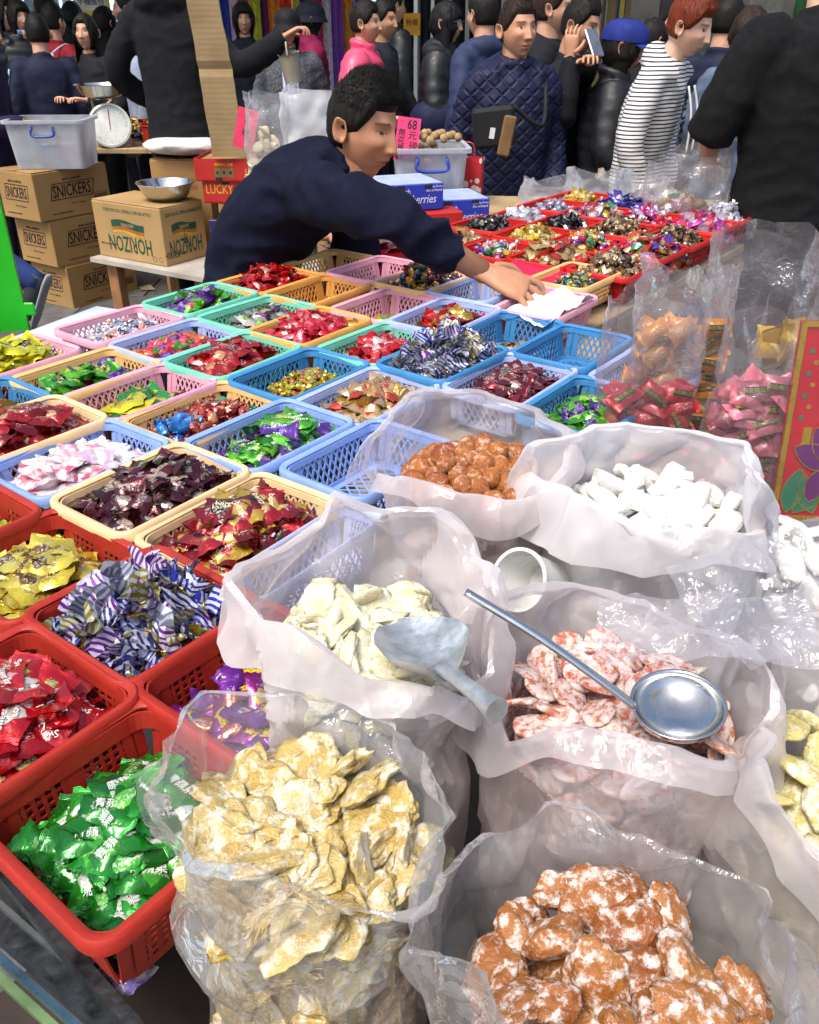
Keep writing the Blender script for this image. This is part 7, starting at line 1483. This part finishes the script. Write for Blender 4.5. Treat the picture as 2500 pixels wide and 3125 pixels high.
pp('person in magenta hooded jacket and dark hat', 648, 40, 6.9, 70, top=C('magenta', '#8c1648', .7), hair=('bob', 'black'), fem=1, cap=('bucket', '#1c2030'), hood=True, seed=42, style='puffer', **lo)
pke, pkd = pp('woman in hot pink puffer jacket facing sideways', 762, 48, 5.6, 100, top=m_pinkp, hair=('short', 'black'), fem=1, seed=43, style='puffer', build=1.08, hair_vol=1.2, res=(72, 64), tufts=400, arms=(None, (.1, .24, -.30, .6)))
pp('man with short hair right behind the pink puffer', 800, 44, 6.2, 112, top=C('dk6', '#23262e'), hair=('short', 'black'), skin='mid', seed=44, **lo)
pp('man in black puffer looking away beside the garment rail', 822, 12, 6.9, 60, top=m_shell, hair=('short', 'black'), style='puffer', seed=45, **lo)
ge, gd = pp('woman with fringe and glasses carrying a big navy bag', 932, 48, 5.6, 105, top=m_shell, hair=('fringe', 'dark'), fem=1, seed=46, style='puffer', hood=True, arms=(None, (-.08, .24, -.20, .7)), res=(72, 64), tufts=400)
q = MB()
for sx in (-1, 1):
    tt = np.linspace(0, 6.283, 17); q.tube([gd['hc'] + gd['hM'] @ (np.array([sx * .031 + .021 * math.cos(a), .098, .013 + .018 * math.sin(a)]) * gd['s']) for a in tt], .0013, 5); q.tube([gd['hc'] + gd['hM'] @ np.array([sx * .052, .095, .016]), gd['hc'] + gd['hM'] @ np.array([sx * .076, 0, .016])], .0013, 5)
gd['put']('glasses', q.mesh('glasses', True), m_steel)
o = link('shoulder_bag', lump(601, .16, .10, .13, .08, 3, 1.3, .1), None, C('navybag', '#151a3c', .7)); p = gd['hc'] + gd['rt'] * .20 - np.array([0, 0, .48]); o.location = p; tag(o, 'big navy shoulder bag hanging at the woman with glasses', 'bag')
# right of centre
qm = quilt_mat('navy_quilting', '#131737')
qe, qd = pp('man in navy quilted jacket looking past the stall', 1086, 62, 3.95, 168, top=qm, legs='#23252c', hair=('short', 'brown'), skin='mid', seed=50, style='quilt', hood=True, build=1.02, head=(-.25, .02, .03), res=(140, 130), tufts=900, eyes=.95)
bg_ = empty('crossbody_bag', (0, 0, 0), label='dark grey crossbody pouch with white tag on the quilted jacket', cat='bag'); T = Matrix.Translation(Q(1040, 268, 3.72)) @ Matrix.Rotation(R(-6), 4, 'Y')
q = MB(); q.box((0, 0, 0), (.17, .05, .15), bev=.014, M=T); q.build('pouch', C('pouch', '#1a1a1c', .7), bg_); q = MB(); q.box((-.005, -.027, -.02), (.02, .003, .04), M=T @ Matrix.Rotation(R(14), 4, 'Y')); q.build('tag', mat('tag_white', '#d8d8d4', .6), bg_); q = MB(); q.box((.055, -.03, -.02), (.05, .02, .15), M=T @ Matrix.Rotation(R(16), 4, 'Y'), bev=.006); q.build('brown_pocket', C('brownflap', '#7a5c3a', .7), bg_)
sh1 = qd['wr'][0][0]; q = MB(); q.tube(smoothpath([T @ Vector((.08, -.005, .07)), Vector(qd['hc']) + Vector((.1, -.165, -.33)), Vector(qd['hc']) + Vector((.12, -.06, -.19))], 6), (.010), 6); q.build('strap', MATS['cloth pouch'], bg_, True)
pp('person in navy and white hooded jacket behind the quilted jacket', 1022, 30, 5.1, 320, top=C('navyw', '#2a3454', .7), hair=('short', 'black'), hood=True, seed=51, **lo)
pp('young man with white hood turned to the shops', 1156, 18, 4.7, 105, top=C('blk7', '#14161c'), hair=('short', 'brown'), skin='light', hood=True, seed=52, res=(72, 64), tufts=400, legs='#5a7090')
fe, fd = pp('young man in black jacket looking down at his phone', 1206, 52, 4.35, 118, top=C('blk8', '#101218', .8), hair=('short', 'black'), skin='mid', seed=53, arms=(('w', Q(1240, 128, 4.0), (0, 0, -1)), ('w', Q(1200, 118, 4.02), (0, -.3, -1))), res=(80, 76), tufts=500, legs='#56719a', head=(.1, -.18, 0))
ph = empty('mobile_phone', (0, 0, 0), label='silver mobile phone in the hand of the man in black', cat='phone'); q = MB(); T = Matrix.Translation(Vector(fd['wr'][1][2]) + Vector(fd['fwd']) * .10 + Vector((0, 0, .05))) @ Euler((R(-35), 0, R(30))).to_matrix().to_4x4(); q.box((0, 0, 0), (.062, .009, .12), bev=.004, M=T); q.build('case', m_steel, ph); q = MB(); q.box((0, .0052, 0), (.052, .001, .10), M=T); q.build('screen', emit('phone_screen', '#8a9ab8', .5), ph)
c_, M3 = fd['at'](.55); p0 = c_ + fd['fwd'] * .135 + fd['rt'] * .05; pr_ = []
q = MB(); ux_ = np.array([.9, -.42, 0]); uz = np.array([0, 0, 1.0]); nn = np.cross(ux_, uz); cc = np.array(Q(1232, 235 * .69, 4.1))
c_, M3 = fd['at'](.58); cc = c_ + fd['fwd'] * .150 + fd['rt'] * -.03; ux_ = -fd['rt']; sw = []
for t in np.linspace(0, 1, 12): sw.append((-.045 + .10 * t, -.012 + .055 * (t - .32) ** 2 * 1.6 + .02 * t, .010 * math.sin(math.pi * min(1, t * 1.3 + .1)) + .001))
vs_ = [cc + ux_ * a + uz * (b_ + w_) for a, b_, w_ in sw] + [cc + ux_ * a + uz * (b_ - w_) for a, b_, w_ in sw[::-1]]; q.add(vs_, [tuple(range(len(vs_)))])
q.add([cc + ux_ * a + uz * b_ for a, b_ in ((-.02, .03), (.02, .03), (.02, .075), (-.02, .075))], [(0, 1, 2, 3)]); fd['put']('chest_print', q.mesh('chest_print'), mat('print_white', '#c9ccd4', .6))
ke, kd = pp('woman in royal blue cap and black puffer with a tote', 1298, 98, 4.15, 100, top=m_shell, hair=('bob', 'black'), skin='mid', fem=1, cap=('peak', '#1a2a78'), style='puffer', seed=54, build=1.05, arms=((.1, .22, -.30, .6), (-.05, .24, -.30, .6)), res=(80, 70), tufts=400, head=(0, -.1, 0))
tt_ = empty('tote_bag', (0, 0, 0), label='pale floral tote bag hanging from the capped woman\'s hand', cat='bag'); T = Matrix.Translation(Q(1290, 318, 3.95)) @ Euler((0, R(6), R(35))).to_matrix().to_4x4(); q = MB(); q.loft([np.array([(T @ Vector((a_ * s_, b_ * s_, z_)))[:] for a_, b_ in rrect(.11, .035, .01, 3)]) for z_, s_ in ((-.12, .9), (-.06, 1.1), (.08, 1.0))], cap0=True); q.build('tote_body', sugared('floral_cloth', '#c9bcb0', '#d4c9c0', '#b8504a', .28, 30, 0), tt_, 40)
for s_ in (-1, 1): q = MB(); q.tube(smoothpath([T @ Vector((-.04, s_ * .015, .08)), T @ Vector((-.01, s_ * .01, .15)), T @ Vector((.02, s_ * .01, .15)), T @ Vector((.045, s_ * .015, .08))], 5), .006, 6); q.build('handle', MATS['floral_cloth'], tt_, True)
pp('dark haired person behind the blue cap', 1366, 86, 5.2, 60, top=C('dk9', '#1a1a20'), hair=('bob', 'black'), fem=1, seed=55, **lo)
me_, mdd = pp('person with mint green face mask deep in the crowd', 1416, 56, 5.4, 185, top=C('greenj', '#1f4a3a', .8), hair=('short', 'black'), seed=56, **lo)
b = MB(); t = np.linspace(-1.1, 1.1, 13); b.loft([np.stack([.066 * np.sin(t), .092 * np.cos(t) + .014, np.full(13, z)], 1) * k_ for z, k_ in ((-.03, 1.0), (-.06, 1.06), (-.10, .95))], close=False); mdd['put']('face_mask', MBx(b, mdd['s'], mdd['hM'], mdd['hc']).mesh('mask', True), C('mask2', '#7fc0b0', .8))
sm_ = stripes_mat('hoodie_stripes', '#dcdad8', '#1c1c24', 21, 'Z', .8, .68)
sx_ = Q(1440, 90, 3.9).x
she, shd = person('woman with short auburn hair in black and white striped hoodie', sx_ - .12, 3.92, R(122), 1.50, skin='pale', hair=('short', 'auburn'), top=sm_, legs='#20242e', lean=(.34, 0), head=(.05, -.12, .06), arms=((.0, .05, -.5, 1), (.0, .05, -.5, 1)), seed=57, fem=1, hood=True, build=.98, res=(130, 120), tufts=1100, eyes=.8, hair_vol=1.7)
c_, M3 = shd['at'](.5); o = lettering('HUMAN', .10, m_ink, she, (0, 0, 0), (0, 0, 0), sx=.7, bold=.002, depth=.002); o.location = c_ + shd['fwd'] * .150 + shd['rt'] * .02 - np.array(she.location); o.rotation_euler = (R(90), R(88), R(62))
q = MB(); c2, M2 = shd['at'](.9)
for s_ in (-1, 1): q.tube(smoothpath([c2 + M2[:, 1] * .12 + M2[:, 0] * .04 * s_, c2 + M2[:, 1] * .15 + M2[:, 0] * .045 * s_ - np.array([0, 0, .10]), c2 + M2[:, 1] * .15 + M2[:, 0] * .04 * s_ - np.array([0, 0, .24])], 5), .0045, 6)
shd['put']('drawstring', q.mesh('drawstring', True), mat('cord_white', '#dcdcd8', .7))
pp('woman with long brown hair and grey blue top turned away', 1572, 70, 4.3, 55, top=C('gblue', '#5a6880', .8), hair=('long', 'brown'), fem=1, seed=58, res=(72, 64), tufts=160, legs='#3a3c44')
pp('man in dark navy jacket between the striped hoodie and long hair', 1528, 46, 4.7, 40, top=C('navy9', '#141a34', .7), hair=('short', 'black'), seed=59, **lo)
# man in black shirt at the right
bx_ = Q(1716, 35, 2.95).x + .05
person('man in black shirt with his back turned at the picture edge', bx_, 2.95, R(-12), 1.66, skin='pale', hair=('crew', 'brown'), top=mat('black_jersey', '#0f0f11', .9, var=.12, bmp=.3, bs_=400, spec=.25), legs='#15161a', build=1.22, seed=60, arms=(('w', (bx_ - .22, 3.18, 1.03), (-.55, -.1, -1)), ('w', (bx_ + .2, 3.25, 1.05), (1, 0, -.5))), sleeve=.1, lean=(.10, 0), res=(60, 54), tufts=60, vox=.010)
# someone crouching behind the green panel
kn = empty('person', (0, 0, 0), label='person kneeling behind the green panel with one trainer showing', cat='person')
A = np.array(Q(84, 592, 3.0)); q = MB(); q.tube(smoothpath([A + [-.42, .1, .12], A + [-.2, .05, .08], A + [.0, 0, -.01]], 6), [.06] * 7 + [.055, .05, .046, .042, .038, .035], 14); q.tube(smoothpath([A + [-.42, .1, .12], A + [-.45, .3, .2], A + [-.5, .5, .35]], 4), .09, 14); q.build('trousers', C('jeans', '#26366a', .9), kn, True)
q = MB(); q.loft([ring(A + np.array([-.5, .5, .35 + z_]), w_, d_, np.eye(3)) for z_, w_, d_ in ((-.1, .15, .12), (.15, .17, .13), (.4, .19, .13), (.5, .1, .08), (.55, .05, .05))], cap0=True, cap1=True); q.build('jacket', C('dk5', '#1c2130'), kn, True)
S_, col_, _d = head_surface(48, 40); b = MB(); b.add(S_.reshape(-1, 3) + A + np.array([-.5, .55, 1.0]), grid_faces(40, 48)); b.tube([A + [-.5, .52, .86], A + [-.5, .53, .96]], .055, 12); me = b.mesh('body', True); ca = me.color_attributes.new('tone', 'FLOAT_COLOR', 'POINT'); ca.data.foreach_set('color', np.ones(len(me.vertices) * 4, np.float32)); me.materials.append(SK['mid']); link('body', me, kn)
dn = np.array([-.42, -.02, -.85]); dn /= np.linalg.norm(dn); up_ = np.array([.88, -.12, -.43]); sdx = np.cross(dn, up_); M_ = np.column_stack([sdx, up_ / np.linalg.norm(up_), dn]); q = MB(); q.loft([ring(A + dn * d_ * .7 - up_ * .008, w_ * .7, h_ * .7, M_) for d_, w_, h_ in ((-.03, .035, .04), (.02, .045, .05), (.09, .045, .045), (.17, .046, .034), (.22, .03, .02))], cap0=True, cap1=True); q.build('shoe', C('trainer', '#23252b', .6), kn, True)
q = MB(); q.loft([ring(A + dn * d_ * .7 + up_ * .024, w_ * .7, h_ * .7, M_) for d_, w_, h_ in ((-.05, .03, .010), (.0, .042, .013), (.1, .044, .012), (.19, .046, .012), (.25, .028, .008))], cap0=True, cap1=True); q.build('sole', mat('sole_white', '#8c9096', .6), kn, True)
bpy.data.scenes.remove(TMP)
for o_ in (PRINT, TXT): bpy.data.objects.remove(o_)
# prints, letters, stripes and cords sit on the part that carries them
HOST = ('carton_body', 'tray', 'card', 'red_board', 'board', 'box_body', 'crate_body', 'pouch', 'jacket', 'case', 'dial', 'paper')
ONIT = ('lettering', 'logo', 'barcode', 'print_', 'recycling', 'yellow_band', 'fruit_print', 'notch_shade', 'green_mark', 'crate_slot', 'lotus', 'gold_outline', 'gold_dot', 'seal_print', 'chest_print', 'sleeve_stripe', 'drawstring', 'screen', 'needle', 'dial_mark', 'tape', 'tag', 'brown_pocket', 'face')
for e in [o for o in bpy.data.objects if o.type == 'EMPTY']:
    ch = list(e.children); host = next((c for h in HOST for c in ch if c.name.split('.')[0] == h), None)
    if not host: continue
    for c in ch:
        if c is not host and c.name.startswith(ONIT) and c.name.split('.')[0] != 'face_mask':
            c.location = c.location - host.location; c.parent = host
